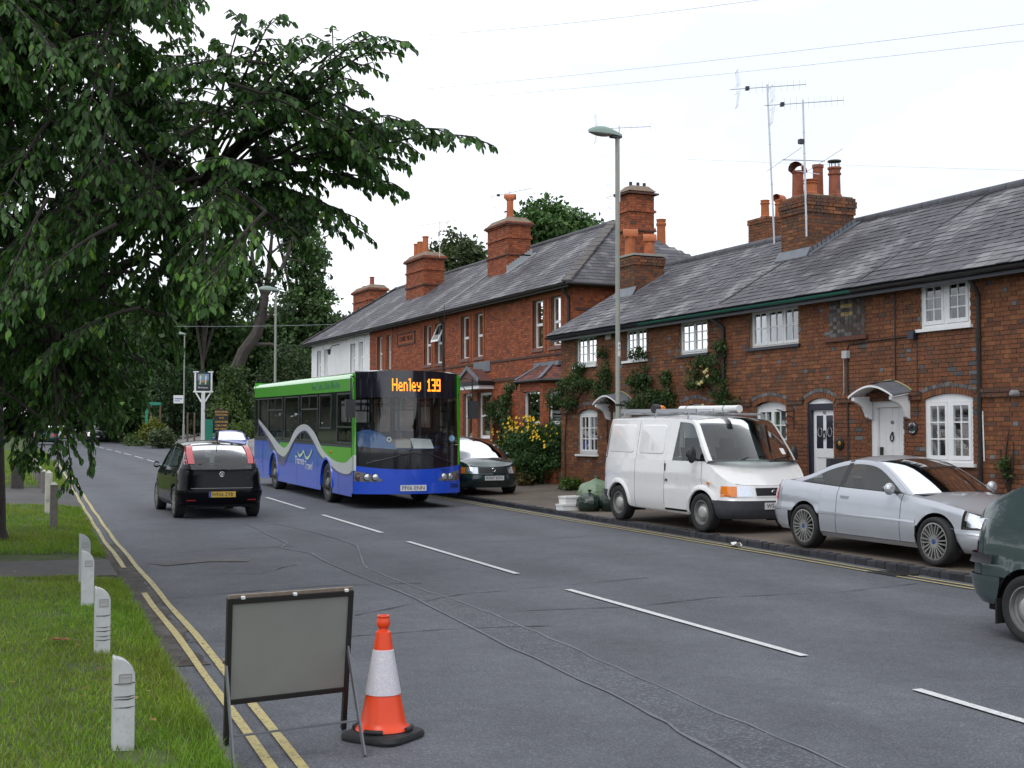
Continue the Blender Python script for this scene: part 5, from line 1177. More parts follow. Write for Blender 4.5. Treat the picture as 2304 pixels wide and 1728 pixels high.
def wheel(root,x,y,z,r,w,style='alloy',rim=.74,sg=-1,m=None,steer=0):
 """sg: the side the wheel faces (-1 right, +1 left); rim mesh carries tyre and cap as sub-parts"""
 mb=MB();rr=r*rim;o_=sg
 Y= lambda d:sg*d
 prof=[(rr*.98,-w*.5),(rr,-w*.44),(rr*.94,-w*.30),(rr*.90,w*.10),(rr*.93,w*.36),(rr,w*.44),(rr*1.02,w*.47),(rr*.955,w*.475),(rr*.93,w*.30)]
 n=40
 def lathe(b,pr,c=None):b.lathe([(q,Y(h)) for q,h in pr],n,(0,0,0),'y',c,cap=False)
 lathe(mb,prof)
 if style=='cross':  # many paired spokes
  for i in range(10):
   for d in (-.13,.13):
    a=2*math.pi*i/10;p=[(rr*.16*math.cos(a+d*2.2),Y(w*.40),rr*.16*math.sin(a+d*2.2)),(rr*.95*math.cos(a+d),Y(w*.43),rr*.95*math.sin(a+d))];mb.bar(p[0],p[1],.017,.03,up=(0,1,0))
  mb.lathe([(.001,Y(w*.46)),(rr*.2,Y(w*.44)),(rr*.24,Y(w*.3))],16,(0,0,0),'y',cap=False)
  for i in range(5):a=2*math.pi*i/5+.3;mb.lathe([(.001,Y(w*.47)),(.014,Y(w*.46)),(.014,Y(w*.38))],8,(rr*.32*math.cos(a),0,rr*.32*math.sin(a)),'y',cap=False);mb.bar((rr*.1*math.cos(a),Y(w*.4),rr*.1*math.sin(a)),(rr*.36*math.cos(a),Y(w*.4),rr*.36*math.sin(a)),.05,.03,up=(0,1,0))
 elif style=='alloy':
  for i in range(8):
   a=2*math.pi*i/8;mb.bar((rr*.15*math.cos(a),Y(w*.40),rr*.15*math.sin(a)),(rr*.95*math.cos(a),Y(w*.42),rr*.95*math.sin(a)),.045,.03,up=(0,1,0))
  mb.lathe([(.001,Y(w*.46)),(rr*.22,Y(w*.44)),(rr*.26,Y(w*.3))],16,(0,0,0),'y',cap=False)
 elif style=='steel':
  mb.lathe([(rr*.92,Y(w*.25)),(rr*.80,Y(w*.20)),(rr*.62,Y(w*.34)),(rr*.55,Y(w*.30))],24,(0,0,0),'y',cap=False)
 elif style=='bus':
  mb.lathe([(rr*.93,Y(w*.28)),(rr*.86,Y(w*.14)),(rr*.6,Y(w*.10)),(rr*.42,Y(w*.16)),(rr*.40,Y(w*.50)),(rr*.26,Y(w*.56)),(.001,Y(w*.56))],24,(0,0,0),'y',cap=False)
  for i in range(10):a=2*math.pi*i/10;mb.lathe([(.001,Y(w*.24)),(.02,Y(w*.23)),(.022,Y(w*.12))],7,(rr*.55*math.cos(a),0,rr*.55*math.sin(a)),'y',cap=False)
 o=mb.build('wheel',m or (ALLOY if style in ('cross','alloy') else STEELRIM),root,smooth_=True,angle=35,local=True);o.location=(x,y,z);o.rotation_euler=(0,0,steer)
 tb=MB();lathe(tb,[(rr*.97,-w*.46),(r*.92,-w*.52),(r*.985,-w*.47),(r,-w*.36),(r,w*.36),(r*.985,w*.46),(r*.93,w*.52),(r*.84,w*.53),(rr*1.02,w*.46),(rr*.98,w*.42)])
 tb.build('tyre',TYRE,o,smooth_=True,angle=50,local=True)
 if style=='steel':cb=MB();lathe(cb,[(.001,w*.50),(rr*.30,w*.49),(rr*.50,w*.44),(rr*.56,w*.30)]);cb.build('hub_cap',mat('hub_grey',(.42,.42,.40),.4,metal=.3),o,smooth_=True,angle=60,local=True)
 if style=='cross':cb=MB();lathe(cb,[(.001,w*.50),(.032,w*.49),(.034,w*.44)]);cb.build('hub_badge',MM('badge_blue',(.03,.08,.25),.3),o,local=True);
 d=MB();d.lathe([(.001,Y(w*.04)),(rr*.9,Y(w*.04))],20,(0,0,0),'y',cap=False);d.build('brake',SHELL,o,local=True)
 return o
def number_plate(root,x,y,z,txt,m,w=.52,h=.111,front=True,rake=0,band=None,nrm=None):
 mb=MB();sx=1 if front else -1;mb.box(-.006,.006,-w/2,w/2,-h/2,h/2);o=mb.build('number_plate',m,root,local=True);o.location=(x,y,z);o.rotation_euler=(0,rake,0 if front else math.pi)
 t=text('lettering',txt,h*.92,None,NAVYP if False else MM('plate_black',(.008,.008,.01),.5),(0,0,0),(0,0,0),ext=.0005,sx=.86);t.parent=o;t.location=(.0075,0,-.002);t.rotation_euler=(R(90),0,R(90))
 bb=[v.co.x for v in t.data.vertices];t.scale=(min(1.2,w*(.86 if band is None else .80)/(max(bb)-min(bb))),1,1)
 if band is not None:b=MB();b.box(.0062,.0075,w/2*sx*-1 if False else -w/2,-w/2+.045,-h/2,h/2);b.build('euro_band',MM('euro_blue',(.03,.06,.35),.4),o,local=True)
 return o
def mirror_pod(car,x,y,z,m,sg,size=(.09,.12,.075),arm=True,name='door_mirror'):
 mb=MB();rows=[]
 for i in range(9):
  u=i/8;q=math.sin(math.pi*min(1,.08+u*.92))**.5 if u<1 else .55;rows.append([(x+size[0]*(1-2*u)*.6,y+sg*(size[1]*.5+size[1]*.9*q*math.cos(a)*.62),z+size[2]*q*math.sin(a)) for a in np.linspace(0,2*math.pi,13)])
 mb.grid(rows);mb.add(rows[-1][:-1],[tuple(range(12))]);mb.add(rows[0][:-1],[tuple(range(12))[::-1]])
 o=mb.build(name,m,car.root,smooth_=True,angle=60,local=True)
 g=MB();g.add([(x-size[0]*.6-.004,p[1]*.0+y+sg*(size[1]*.5+size[1]*.5*math.cos(a)),z+size[2]*.45*math.sin(a)) for a,p in zip(np.linspace(0,2*math.pi,12,endpoint=False),rows[-1])],[tuple(range(12))]);g.build('mirror_glass',CHROME,o,local=True)
 a=MB();a.bar((x,y-sg*.08,z-size[2]*.7),(x,y+sg*.04,z-size[2]*.4),.05,.035);a.build('mirror_arm',PLASTIC,o,local=True); return o
def handle(car,x,z,m,sgs=(-1,1),l=.11):
 for sg in sgs:
  p=car.P(car.T(x),z);mb=MB();mb.box(x-l,x+l*.4,sg*p.y-.02,sg*p.y+.022,z-.016,z+.016);mb.build('door_handle',m,car.root,local=True)
def wiper(car,pts,name='wiper',r=.010):
 mb=MB();mb.tube(pts,r,5);mb.build(name,BLACKP,car.root,local=True)
def place(root,X,Y,z,heading,slope=0.,roll=0.):
 """heading: unit (dx,dy) of the vehicle's front; slope = rise per metre towards the front"""
 f=Vector((heading[0],heading[1],slope)).normalized();l=Vector((0,0,1)).cross(f).normalized();u=f.cross(l)
 root.matrix_world=Matrix.Translation((X,Y,z))@Matrix((f,l,u)).transposed().to_4x4();root.rotation_euler=Matrix((f,l,u)).transposed().to_euler();root.location=(X,Y,z)

# ---------------------------------------------------------------- silver coupe
SILVER=car_paint('silver_paint',(.45,.47,.51),.42,.36)
r=thing('coupe','silver two door coupe with many spoked alloy wheels parked on the pavement','car');ROOT.pop(r.name)
c=Car(r,[(-2.36,0),(-2.355,.45),(-2.30,.68),(-2.12,.80),(-1.7,.855),(-1.2,.872),(0,.872),(1.0,.868),(1.5,.852),(1.85,.80),(2.05,.68),(2.15,.42),(2.18,0)],
  [(-2.36,.95),(-2.2,.975),(-1.85,.985),(-1.4,.965),(-.6,.93),(.7,.90),(1.3,.835),(1.75,.755),(2.02,.69),(2.18,.655)],
  [(-2.36,.26),(-2.0,.22),(-1.7,.20),(1.7,.20),(2.0,.19),(2.18,.20)],
  [(0,.075),(.10,.02),(.30,0),(.50,.0),(.53,.012),(.72,.018),(.88,.035),(1,.085)],
  [(.80,.895),(.46,1.10),(.10,1.275),(-.2,1.325),(-.55,1.315),(-.95,1.23),(-1.35,1.085),(-1.78,.975)],
  [(1.3625,.318,0),(-1.3625,.318,0)],.318,SILVER,tum=.40,rakeF=[(.2,.05),(.35,0),(.5,0),(.66,.08)],rakeR=[(.2,.06),(.45,0),(.75,.01),(.96,.06)],ws=.335,rs=.60,pil=.062,bow=(.22,.06,.06,.16))
c.chassis();c.seats(-.05,.48,-.95,.55)
sc,rg=c.house(wins=[(.70,-.57,.70,-.48),(-.66,-1.50,-.56,-1.50)],cpil=[(-.565,-.665,-.475,-.565,BLACKP)])
bump=.53
c.side('door',-.62,.705, lambda x:c.low(x,.27), lambda x:c.top(x));c.side('rear_quarter',-1.98,-.63, lambda x:c.low(x,.27 if x>-1.0 else bump-.005), lambda x:c.top(x),n=22)
c.side('front_wing',.715,1.78, lambda x:c.low(x,.27 if x<1.0 else .50), lambda x:c.top(x),n=22);c.side('sill',-1.0,1.0, lambda x:c.low(x), lambda x:max(c.low(x)+.003,.262),nz=4)
c.side('rub_strip',-.98,1.0,.535,.565,off=.012,nz=3,n=30);
c.end('front_bumper',True,0,0, lambda x:c.low(x,.20), lambda x:.505,x_from=1.40,n=26,nz=8);c.end('rear_bumper',False,0,0, lambda x:c.low(x,.24), lambda x:.525,x_from=-1.78,n=26,nz=8)
c.end('bumper_strip',True,.0,0,.445,.475,off=.012,x_from=1.72,n=20,nz=2);c.end('air_intake',True,0,.50,.25,.36,PLASTIC,off=.004);c.end('fog_lamp',True,.55,.68,.27,.37,PLASTIC,off=.006,merge=False)
c.end('headlight',True,.40,.80,.535, lambda x:c.top(x)-.02,REFLECT,off=-.02,x_from=1.84,merge=False,n=14);c.end('headlight_lens',True,.40,.80,.528, lambda x:c.top(x)-.012,LENS,off=.002,x_from=1.82,merge=False,n=14)
c.end('headlight_bezel',True,.385,.80,.515,.532,PLASTIC,off=.003,x_from=1.80,merge=False,n=14,nz=2);c.end('lamp_unit',True,.42,.52,.55,.66,BLACKP,off=-.012,merge=False)
c.end('grille',True,.03,.33,.53,.64,PLASTIC,off=.004,merge=False);c.end('front_panel',True,0,.385,.51, lambda x:c.top(x)-.004,n=12)
c.end('tail_light',False,.50,.80,.68,.90,REDL,off=.004,x_from=-2.08,merge=False,n=10);c.end('tail_panel',False,0,.50,.53, lambda x:c.top(x)-.003);c.side('tail_corner',-2.30,-1.985,.53, lambda x:c.top(x),n=8)
c.lid('bonnet',.80,1.98,True,rise=.055);c.lid('boot_lid',-1.72,-2.22,False,rise=.03,n=10)
ck=MB();ck.box(.70,1.0,-.70,.70,.86,.905);ck.build('scuttle',PLASTIC,r,local=True)
for sg in (-1,1):mirror_pod(c,.58,sg*.85,.965,SILVER,sg,(.10,.15,.085))
handle(c,-.42,.80,SILVER)
mb=MB();mb.tube([(.86,-.10,.935),(.75,.2,.965),(.66,.52,.985)],.009,5);mb.build('wiper',BLACKP,r,local=True);mb=MB();mb.tube([(.93,.42,.925),(.80,.05,.96),(.74,-.25,.97)],.009,5);mb.build('wiper',BLACKP,r,local=True)
for sg in (-1,1):
 wheel(r,1.3625,sg*.765,.318,.318,.225,'cross',.755,sg,steer=-.02);wheel(r,-1.3625,sg*.765,.318,.318,.225,'cross',.755,sg)
number_plate(r,2.185,0,.42,'Y306 DLF',PLATEW);fc=MB();fc.lathe([(.075,0),(.075,.004)],18,(-1.62,-.862,.80),'y');
ZB=pz(12.95,14.5)-.004
place(r,12.99,14.47,ZB,(0,-1),-.015)

# ---------------------------------------------------------------- white van
VANW=car_paint('van_white',(.80,.80,.80),0,.32,dirt=(.60,.57,.50))
r=thing('panel_van','white panel van with ladder and pipe tube on its roof rack','van');ROOT.pop(r.name)
c=Car(r,[(-2.10,0),(-2.095,.6),(-2.06,.86),(-1.98,.935),(-1.6,.965),(0,.97),(1.0,.968),(1.5,.955),(1.85,.90),(2.08,.76),(2.20,.45),(2.23,0)],
  [(-2.10,1.16),(0,1.17),(1.2,1.185),(1.48,1.19),(1.62,1.12),(1.80,.99),(1.98,.88),(2.12,.82),(2.23,.80)],
  [(-2.10,.40),(-1.9,.36),(-1.0,.28),(1.2,.26),(1.9,.25),(2.23,.25)],
  [(0,.06),(.08,.015),(.25,0),(.55,0),(.585,.014),(.60,.014),(.64,0),(.85,.01),(1,.02)],
  [(1.56,1.185),(1.38,1.42),(1.16,1.70),(1.02,1.845),(.80,1.895),(0,1.92),(-1.2,1.915),(-1.86,1.90),(-1.99,1.82),(-2.05,1.55),(-2.07,1.18)],
  [(1.4175,.325,0),(-1.4175,.325,0)],.325,VANW,tum=.17,rakeF=[(.25,.03),(.4,0),(.55,.0),(.82,.10)],rakeR=[(.3,.0),(1.2,0.01)],ws=.208,rs=.775,pil=.055,bow=(.26,.10,.02,.03),crown=.06)
c.chassis(.26);c.seats(.52,.80,None,1.05,-.45,.55)
sc,rg=c.house(wins=[(1.46,.46,1.46,.56)],cpil=[(.46,.235,.56,.235,None)],rear_glass=True)
# cargo side skin above the belt with two pressed panels
def cargo(x0,x1,name):
 rows=[]
 for i in range(15):
  x=lerp(x0,x1,i/14);zt=float(np.interp(x,c.ex,c.ez))-.05;rows.append([c.G(x,lerp(c.top(x)+.0,zt,k/8),.004) for k in range(9)])
 for sg in (-1,1):c.put(name,[[Vector((p.x,sg*p.y,p.z)) for p in q] for q in rows],VANW,flip=sg>0)
cargo(.235,-.80,'cargo_panel');cargo(-.81,-1.93,'cargo_panel')
def pressing(x0,x1,z0,z1):
 pts=[];rr=.07
 for cx0,cz0,a0 in ((x1-rr,z1-rr,0),(x0+rr,z1-rr,90),(x0+rr,z0+rr,180),(x1-rr,z0+rr,270)):
  for k in range(5):a=R(a0+90*k/4);pts.append((cx0+rr*math.cos(a),cz0+rr*math.sin(a)))
 for sg in (-1,1):
  mb=MB();m=len(pts);ctr=(sum(p[0] for p in pts)/m,sum(p[1] for p in pts)/m)
  for o_,sc_ in ((.004,1.0),(.016,.965),(.018,.93)):
   for x,z in pts:g=c.G(ctr[0]+(x-ctr[0])*sc_,ctr[1]+(z-ctr[1])*sc_,o_);mb.v.append((g.x,sg*g.y,g.z))
  for k in range(2):
   for i in range(m):f=(k*m+i,k*m+(i+1)%m,(k+1)*m+(i+1)%m,(k+1)*m+i);mb.f.append(f if sg<0 else f[::-1]);mb.c.append(None)
  f=tuple(range(2*m,3*m));mb.f.append(f if sg<0 else f[::-1]);mb.c.append(None)
  mb.build('pressed_panel',VANW,r,smooth_=True,angle=30,local=True)
pressing(-.72,.16,1.28,1.80);pressing(-1.86,-.90,1.28,1.80)
c.side('door',.235,1.40, lambda x:c.low(x,.34), lambda x:c.top(x)+.001);c.side('side_panel',-.80,.225, lambda x:c.low(x,.30), lambda x:c.top(x));c.side('rear_panel',-1.985,-.81, lambda x:c.low(x,.30 if x>-1.2 else .56), lambda x:c.top(x),n=22)
c.side('front_wing',1.41,1.86, lambda x:c.low(x,.56), lambda x:c.top(x),n=14);c.side('sill',-1.1,1.12, lambda x:c.low(x), lambda x:max(c.low(x)+.003,.30),nz=3)
c.end('tail_panel',False,0,0,.45, lambda x:c.top(x),x_from=-1.99,n=20);c.end('rear_bumper',False,0,0, lambda x:c.low(x,.40),.56,GREYPL,off=.02,x_from=-1.72,n=22)
c.end('front_bumper',True,0,0, lambda x:c.low(x,.25),.555,GREYPL,off=.03,x_from=1.66,n=26,nz=8);c.end('front_panel',True,0,.93,.555, lambda x:c.top(x)-.002,x_from=1.85,n=26)
c.end('headlight',True,.44,.70,.625,.785,REFLECT,off=.006,merge=False);c.end('headlight_lens',True,.43,.705,.615,.795,LENS,off=.016,merge=False);c.end('indicator',True,.71,.80,.62,.79,AMBER,off=.012,x_from=1.88,merge=False)
c.end('grille',True,0,.37,.635,.765,BLACKP,off=.012);c.end('grille_rim',True,0,.40,.622,.634,VANW,off=.02,nz=2)
bd=MB();bd.lathe([(.001,.012),(.055,.008),(.06,0)],24,(0,0,0),'x');b=bd.build('badge',CHROME,r,smooth_=True,local=True);b.location=(2.205,0,.70);b.scale=(1,1.35,.62);t_=text('lettering','Ford',.055,None,MM('badge_navy',(.02,.03,.12),.4),(0,0,0),(0,0,0));t_.parent=b;t_.location=(.014,0,0);t_.rotation_euler=(R(90),0,R(90));t_.scale=(.8,1.6,1)
c.lid('bonnet',1.56,2.10,True,rise=.075);sk=MB();sk.grid([[(1.60+.24*(1-k*k),.93*k,1.175+.035*(1-k*k)) for k in np.linspace(-1,1,13)],[(1.50+.26*(1-k*k),.90*k,1.225) for k in np.linspace(-1,1,13)]],flip=True);sk.build('scuttle',PLASTIC,r,smooth_=True,local=True)
for sg in (-1,1):
 mirror_pod(c,1.28,sg*.99,1.30,PLASTIC,sg,(.09,.15,.15));wheel(r,1.4175,sg*.86,.325,.325,.205,'steel',.63,sg,steer=.03);wheel(r,-1.4175,sg*.86,.325,.325,.205,'steel',.63,sg)
 for xc in (1.4175,-1.4175):  # flared wheel arches
  R_=.385;rows=[]
  for q in np.linspace(-.05,math.pi+.05,22):
   row=[]
   for d,o_ in ((0,.0),(.005,.022),(.05,.022),(.085,.0)):x=xc+(R_+d)*math.cos(q);z=.325+(R_+d)*math.sin(q);p=c.P(c.T(x),max(z,c.bot(x)),o_);row.append(Vector((p.x,sg*p.y,p.z)))
   rows.append(row)
  c.put('arch_flare',rows,VANW,flip=sg<0)
 fl=MB();fl.box(1.0,1.015,sg*.80-.12,sg*.80+.12,.12,.34);fl.build('mud_flap',RUBBER,r,local=True)
 q=MB();q.box(.25,.27,sg*.965-.012,sg*.965+.012,.99,1.12);q.build('door_handle',PLASTIC,r,local=True);q=MB();q.lathe([(.02,-.012),(.02,.012)],12,(.31,sg*.972,.83),'y');q.build('fuel_lock',PLASTIC,r,local=True);q=MB();q.lathe([(.024,-.014),(.02,.016)],10,(1.62,sg*.958,.83),'y');q.build('side_repeater',AMBER,r,local=True)
wiper(c,[(1.82,-.45,1.215),(1.72,-.2,1.26),(1.72,.15,1.275)]);wiper(c,[(1.82,.25,1.22),(1.74,.45,1.25),(1.60,.75,1.27)])
number_plate(r,2.265,.0,.47,'W581 BFC',PLATEW)
tx=MB();tx.obox((1.555,.62,1.36),(.004,0,0),(0,.04,0),(-.04,0,.05));tx.build('tax_disc',PAINTW,r,local=True)
place(r,13.11,20.07,pz(13.1,20.05)-.004,(0,-1),-.015)
van=r
def rack_tools():
 r_=MB()
 for x in (-1.5,-.35,.75):
  r_.tube([(x,-.80,1.91),(x,-.78,2.00),(x,.78,2.00),(x,.80,1.91)],.018,6)
 r_.build('roof_rack',STEEL,van,local=True)
 l=thing('ladder','aluminium ladder lying flat on the white van roof rack','ladder');ROOT.pop(l.name)
 for y in (-.72,-.36):m=MB();m.box(-1.75,.9,y-.012,y+.012,2.02,2.085);m.build('stile',ALU,l,local=True)
 for i in range(10):x=-1.65+i*.27;m=MB();m.tube([(x,-.71,2.05),(x,-.37,2.05)],.013,6);m.build('rung',ALU,l,local=True)
 place(l,13.11,20.07,pz(13.1,20.05),(0,-1),-.015)
 p=thing('pipe_tube','long white pipe carrier tube strapped on the white van roof','pipe carrier');ROOT.pop(p.name);m=MB();m.lathe([(.001,-.55),(.062,-.55),(.062,1.28),(.068,1.28),(.068,1.33),(.001,1.33)],16,(0,-.12,2.085),'x');m.build('tube',PAINTW,p,smooth_=True,angle=40,local=True)
 for x in (-.3,.9):s=MB();s.lathe([(.066,-.02),(.066,.02)],16,(x,-.12,2.085),'x');s.build('clip',STEEL,p,smooth_=True,angle=40,local=True)
 place(p,13.11,20.07,pz(13.1,20.05),(0,-1),-.015)
 b=thing('beacon','amber beacon lamp lying beside black strap on the van roof','beacon');ROOT.pop(b.name);m=MB();m.lathe([(.07,0),(.065,.09),(.04,.13),(.001,.14)],16,(-.52,-.62,2.09),'y');m.build('lens',AMBER,b,smooth_=True,local=True);m=MB();m.lathe([(.085,-.12),(.09,-.02),(.075,.005)],16,(-.52,-.62,2.09),'y');m.build('base',PLASTIC,b,smooth_=True,local=True);place(b,13.11,20.07,pz(13.1,20.05),(0,-1),-.015)
rack_tools()
# ---------------------------------------------------------------- hatchbacks and the distant cars
STD_PROF=[(0,.07),(.10,.02),(.30,0),(.50,0),(.53,.012),(.72,.015),(.90,.03),(1,.06)]
def hatch(name,label,paint,L_=4.0,W_=1.68,H_=1.47,wb=2.5,ro=.68,glassR=True,seats_=True,group=None,cat='car',front='box',boot=False,r_=.30,wstyle='alloy',belt=.95,bh=.80,face='both',slope_=.55,light=REDL):
 r=thing(name,label,cat,group=group);ROOT.pop(r.name);hw=W_/2;xr=-wb/2-ro;xf=xr+L_;xa,xb=wb/2,-wb/2
 plan=[(xr,0),(xr+.005,hw*.5),(xr+.05,hw*.80),(xr+.22,hw*.955),(xr+.6,hw*.99),(0,hw),(xa-.1,hw*.992),(xa+.3,hw*.95),(xf-.17,hw*.80),(xf-.04,hw*.5),(xf,0)]
 cowl=xa-.12;zt=belt+.04
 top=[(xr,zt+(.0 if not boot else -.03)),(xr+.5,zt+.03 if not boot else zt+.01),(0,belt+.005),(cowl,belt-.02),(lerp(cowl,xf,.6),lerp(belt,bh,.6)-.02),(xf-.08,bh-.06),(xf,bh-.09)]
 bot=[(xr,.30),(xb,.22),(xa,.20),(xf,.20)]
 if boot:edge=[(cowl,belt-.01),(cowl-.40,lerp(belt,H_,.55)),(cowl-.80,H_-.075),(cowl-1.2,H_-.045),(cowl-1.75,H_-.06),(cowl-2.15,H_-.17),(cowl-2.6,zt+.015)]
 else:edge=[(cowl,belt-.01),(cowl-.42,lerp(belt,H_,.55)),(cowl-.85,H_-.075),(cowl-1.3,H_-.04),(cowl-1.9,H_-.05),(xr+slope_+.12,H_-.085),(xr+slope_,H_-.12),(xr+slope_*.45,lerp(zt,H_,.38)),(xr+.07,zt+.005)]
 c=Car(r,plan,top,bot,STD_PROF,edge,[(xa,r_,0),(xb,r_,0)],r_,paint,tum=.34,rakeF=[(.2,.04),(.4,0),(.52,0),(bh-.1,.07)],rakeR=[(.25,.05),(.45,0),(.55,0),(zt,.06)],ws=.30,rs=.66 if not boot else .70,pil=.07,bow=(.20,.06,.05,.08))
 c.chassis()
 if seats_:c.seats(-.05,.52,xb+.25,xa-.5)
 bp= lambda x:lerp(c.bot(x),belt,.5);e1=xr+slope_+.25 if not boot else cowl-2.15
 c.house(wins=[(cowl-.16,.02,cowl-.16,.02),(-.06,e1-.0,-.06,e1+.12)],cpil=[(.025,-.065,.025,-.065,BLACKP),(e1-.005,xr+.10 if not boot else cowl-2.55,e1+.115,xr+slope_+.02 if not boot else cowl-2.5,None)])
 c.side('door',.0,cowl-.12, lambda x:c.low(x,.30), lambda x:c.top(x));c.side('rear_door',xb+.12,-.01, lambda x:c.low(x,.30), lambda x:c.top(x));c.side('rear_quarter',xr+.28,xb+.11, lambda x:c.low(x,.30 if x>xb else .56), lambda x:c.top(x),n=16)
 c.side('front_wing',cowl-.11,xf-.42, lambda x:c.low(x,.30 if x<xa else .53), lambda x:c.top(x),n=16);c.side('sill',xb,xa, lambda x:c.low(x), lambda x:max(c.low(x)+.003,.295),PLASTIC,nz=3)
 c.end('front_bumper',True,0,0, lambda x:c.low(x,.20),.525,paint if front!='black' else PLASTIC,off=.02,x_from=xa+.30,n=22,nz=8);c.end('rear_bumper',False,0,0, lambda x:c.low(x,.30),.56,paint,off=.02,x_from=xb-.30,n=22,nz=8)
 c.end('front_panel',True,0,0,.53, lambda x:c.top(x)-.003,x_from=xf-.43,n=20);c.end('grille',True,0,hw*.46,.56,bh-.10,BLACKP,off=.006);c.end('headlight',True,hw*.50,hw*.84,.55,bh-.095,REFLECT,off=.004,merge=False);c.end('headlight_lens',True,hw*.49,hw*.85,.545,bh-.09,LENS,off=.014,merge=False)
 c.end('indicator',True,hw*.85,hw*.93,.55,bh-.10,AMBER,off=.008,merge=False,n=6);c.end('air_intake',True,0,hw*.55,.27,.36,PLASTIC,off=.024);c.lid('bonnet',cowl+.02,xf-.16,True,rise=.05)
 c.end('tailgate',False,0,0,.565, lambda x:c.top(x)-.002,x_from=xr+.27,n=20)
 if boot:c.lid('boot_lid',cowl-2.55,xr+.16,False,rise=.02,n=8)
 if light is not PINKL:c.end('tail_light',False,hw*.55,hw*.93,.66,.86,light,off=.006,merge=False)
 k=MB();k.box(cowl-.05,cowl+.16,-hw*.8,hw*.8,belt-.06,belt-.012);k.build('scuttle',PLASTIC,r,local=True)
 for sg in (-1,1):
  mirror_pod(c,cowl-.30,sg*(hw-.01),belt+.06,paint,sg,(.085,.11,.075));wheel(r,xa,sg*(hw-.11),r_,r_,.19,wstyle,.68,sg);wheel(r,xb,sg*(hw-.11),r_,r_,.19,wstyle,.68,sg)
 handle(c,.10,belt-.12,paint);handle(c,xb+.25,belt-.10,paint)
 wiper(c,[(cowl+.10,-.35,belt+.01),(cowl-.02,0,belt+.04),(cowl-.08,.42,belt+.06)])
 return r,c
# black hatchback seen from behind
BLK=mat('black_paint_gloss',(.003,.003,.005),.14,spec=.22)
r,c=hatch('hatchback','black hatchback driving away with tall red lamps beside its rear window',BLK,4.03,1.69,1.49,2.51,.70,light=PINKL,r_=.31,belt=.93,slope_=.50)
kl=np.linspace(.80,.985,5)
for sg in (-1,1):  # tall lamps in the rear pillars
 rows=c.rib(c.rs+.02,.965,kl*sg,10,.012,-c.bow[2],-c.bow[3], lambda t:c.crown*(1-t));o=c.put('tail_light',rows,PINKL,flip=sg<0)
 rows=[]
 for u in np.linspace(c.rs+.02,.965,10):
  x,z=float(np.interp(u,c.es,c.E[:,0])),float(np.interp(u,c.es,c.E[:,1]));a=c.G(x,z,.006);b_=c.G(x+.12,z,.006);rows.append([Vector((a.x,sg*a.y,a.z)),Vector((b_.x,sg*b_.y,b_.z))])
 c.put('tail_light',rows,PINKL,flip=sg>0)
xr=c.px[0]
rows=c.rib(c.rs+.01,c.rs+.09,np.linspace(-.98,.98,13),4,.02,-.055,-.055, lambda t:c.crown);c.put('spoiler',[[p+Vector((-.05,0,0)) if i else p for i,p in enumerate(q)] for q in rows] if False else rows,BLK)
rows=c.rib(c.rs+.05,c.rs+.085,np.linspace(-.16,.16,5),3,.026,-.055,-.055, lambda t:c.crown);c.put('brake_light',rows,REDL)
mb=MB();mb.tube([(xr+.62,0,1.49),(xr+.60,0,1.52),(xr+.42,0,1.75)],.008,5);mb.build('aerial',BLACKP,r,local=True)
mb=MB();mb.tube([(xr+.12,.0,1.06),(xr+.11,.18,1.085),(xr+.10,.45,1.065)],.016,6);mb.build('wiper',BLACKP,r,local=True)
mb=MB();mb.lathe([(.001,-.02),(.030,-.02)],20,(0,0,0),'x',cap=False);mb.lathe([(.034,-.014),(.046,-.02),(.055,-.014),(.055,.01)],24,(0,0,0),'x',cap=False);b=mb.build('badge',CHROME,r,smooth_=True,local=True);b.location=(xr+.048,0,.875)
t_=text('lettering','Punto',.06,None,CHROME,(0,0,0),(0,0,0));t_.parent=r;t_.location=(xr+.06,-.46,.80);t_.rotation_euler=(R(90),0,R(-90));t_.data.materials[0]=CHROME
number_plate(r,xr-.028,.0,.485,'WR56 ZVB',PLATEY,front=False,band=1)
c.end('boot_seam_shine',False,0,.60,.60,.612,MM('seam_shine',(.10,.10,.11),.2,coat=1),off=.010,nz=2);c.end('reflector',False,.50,.68,.36,.385,REDL,off=.024,merge=False,nz=2)  # pale strip painted in for the shine along the boot edge
place(r,5.60,27.45,zr(27.4),(.035,1),.015)
# dark green small hatchback parked facing the camera beyond the bus
DGR=car_paint('dark_green_paint',(.010,.035,.036),.25,.2)
r,c=hatch('parked_hatchback','dark green small hatchback parked on the pavement behind the bus',DGR,3.72,1.655,1.42,2.41,.60,r_=.285,wstyle='steel',belt=.92,bh=.80)
number_plate(r,c.px[-1]+.026,0,.44,'R947 KFV',PLATEW);mb=MB();mb.lathe([(.034,.012),(.047,.018),(.054,.012),(.054,0)],20,(0,0,0),'x',cap=False);mb.bar((.014,-.022,.03),(.014,0,-.032),.008,.006);mb.bar((.014,.022,.03),(.014,0,-.032),.008,.006);b=mb.build('badge',CHROME,r,smooth_=True,local=True);b.location=(c.px[-1]-.035,0,.64)
place(r,13.12,31.35,pz(13.1,31.3)-.004,(0,-1),-.015)
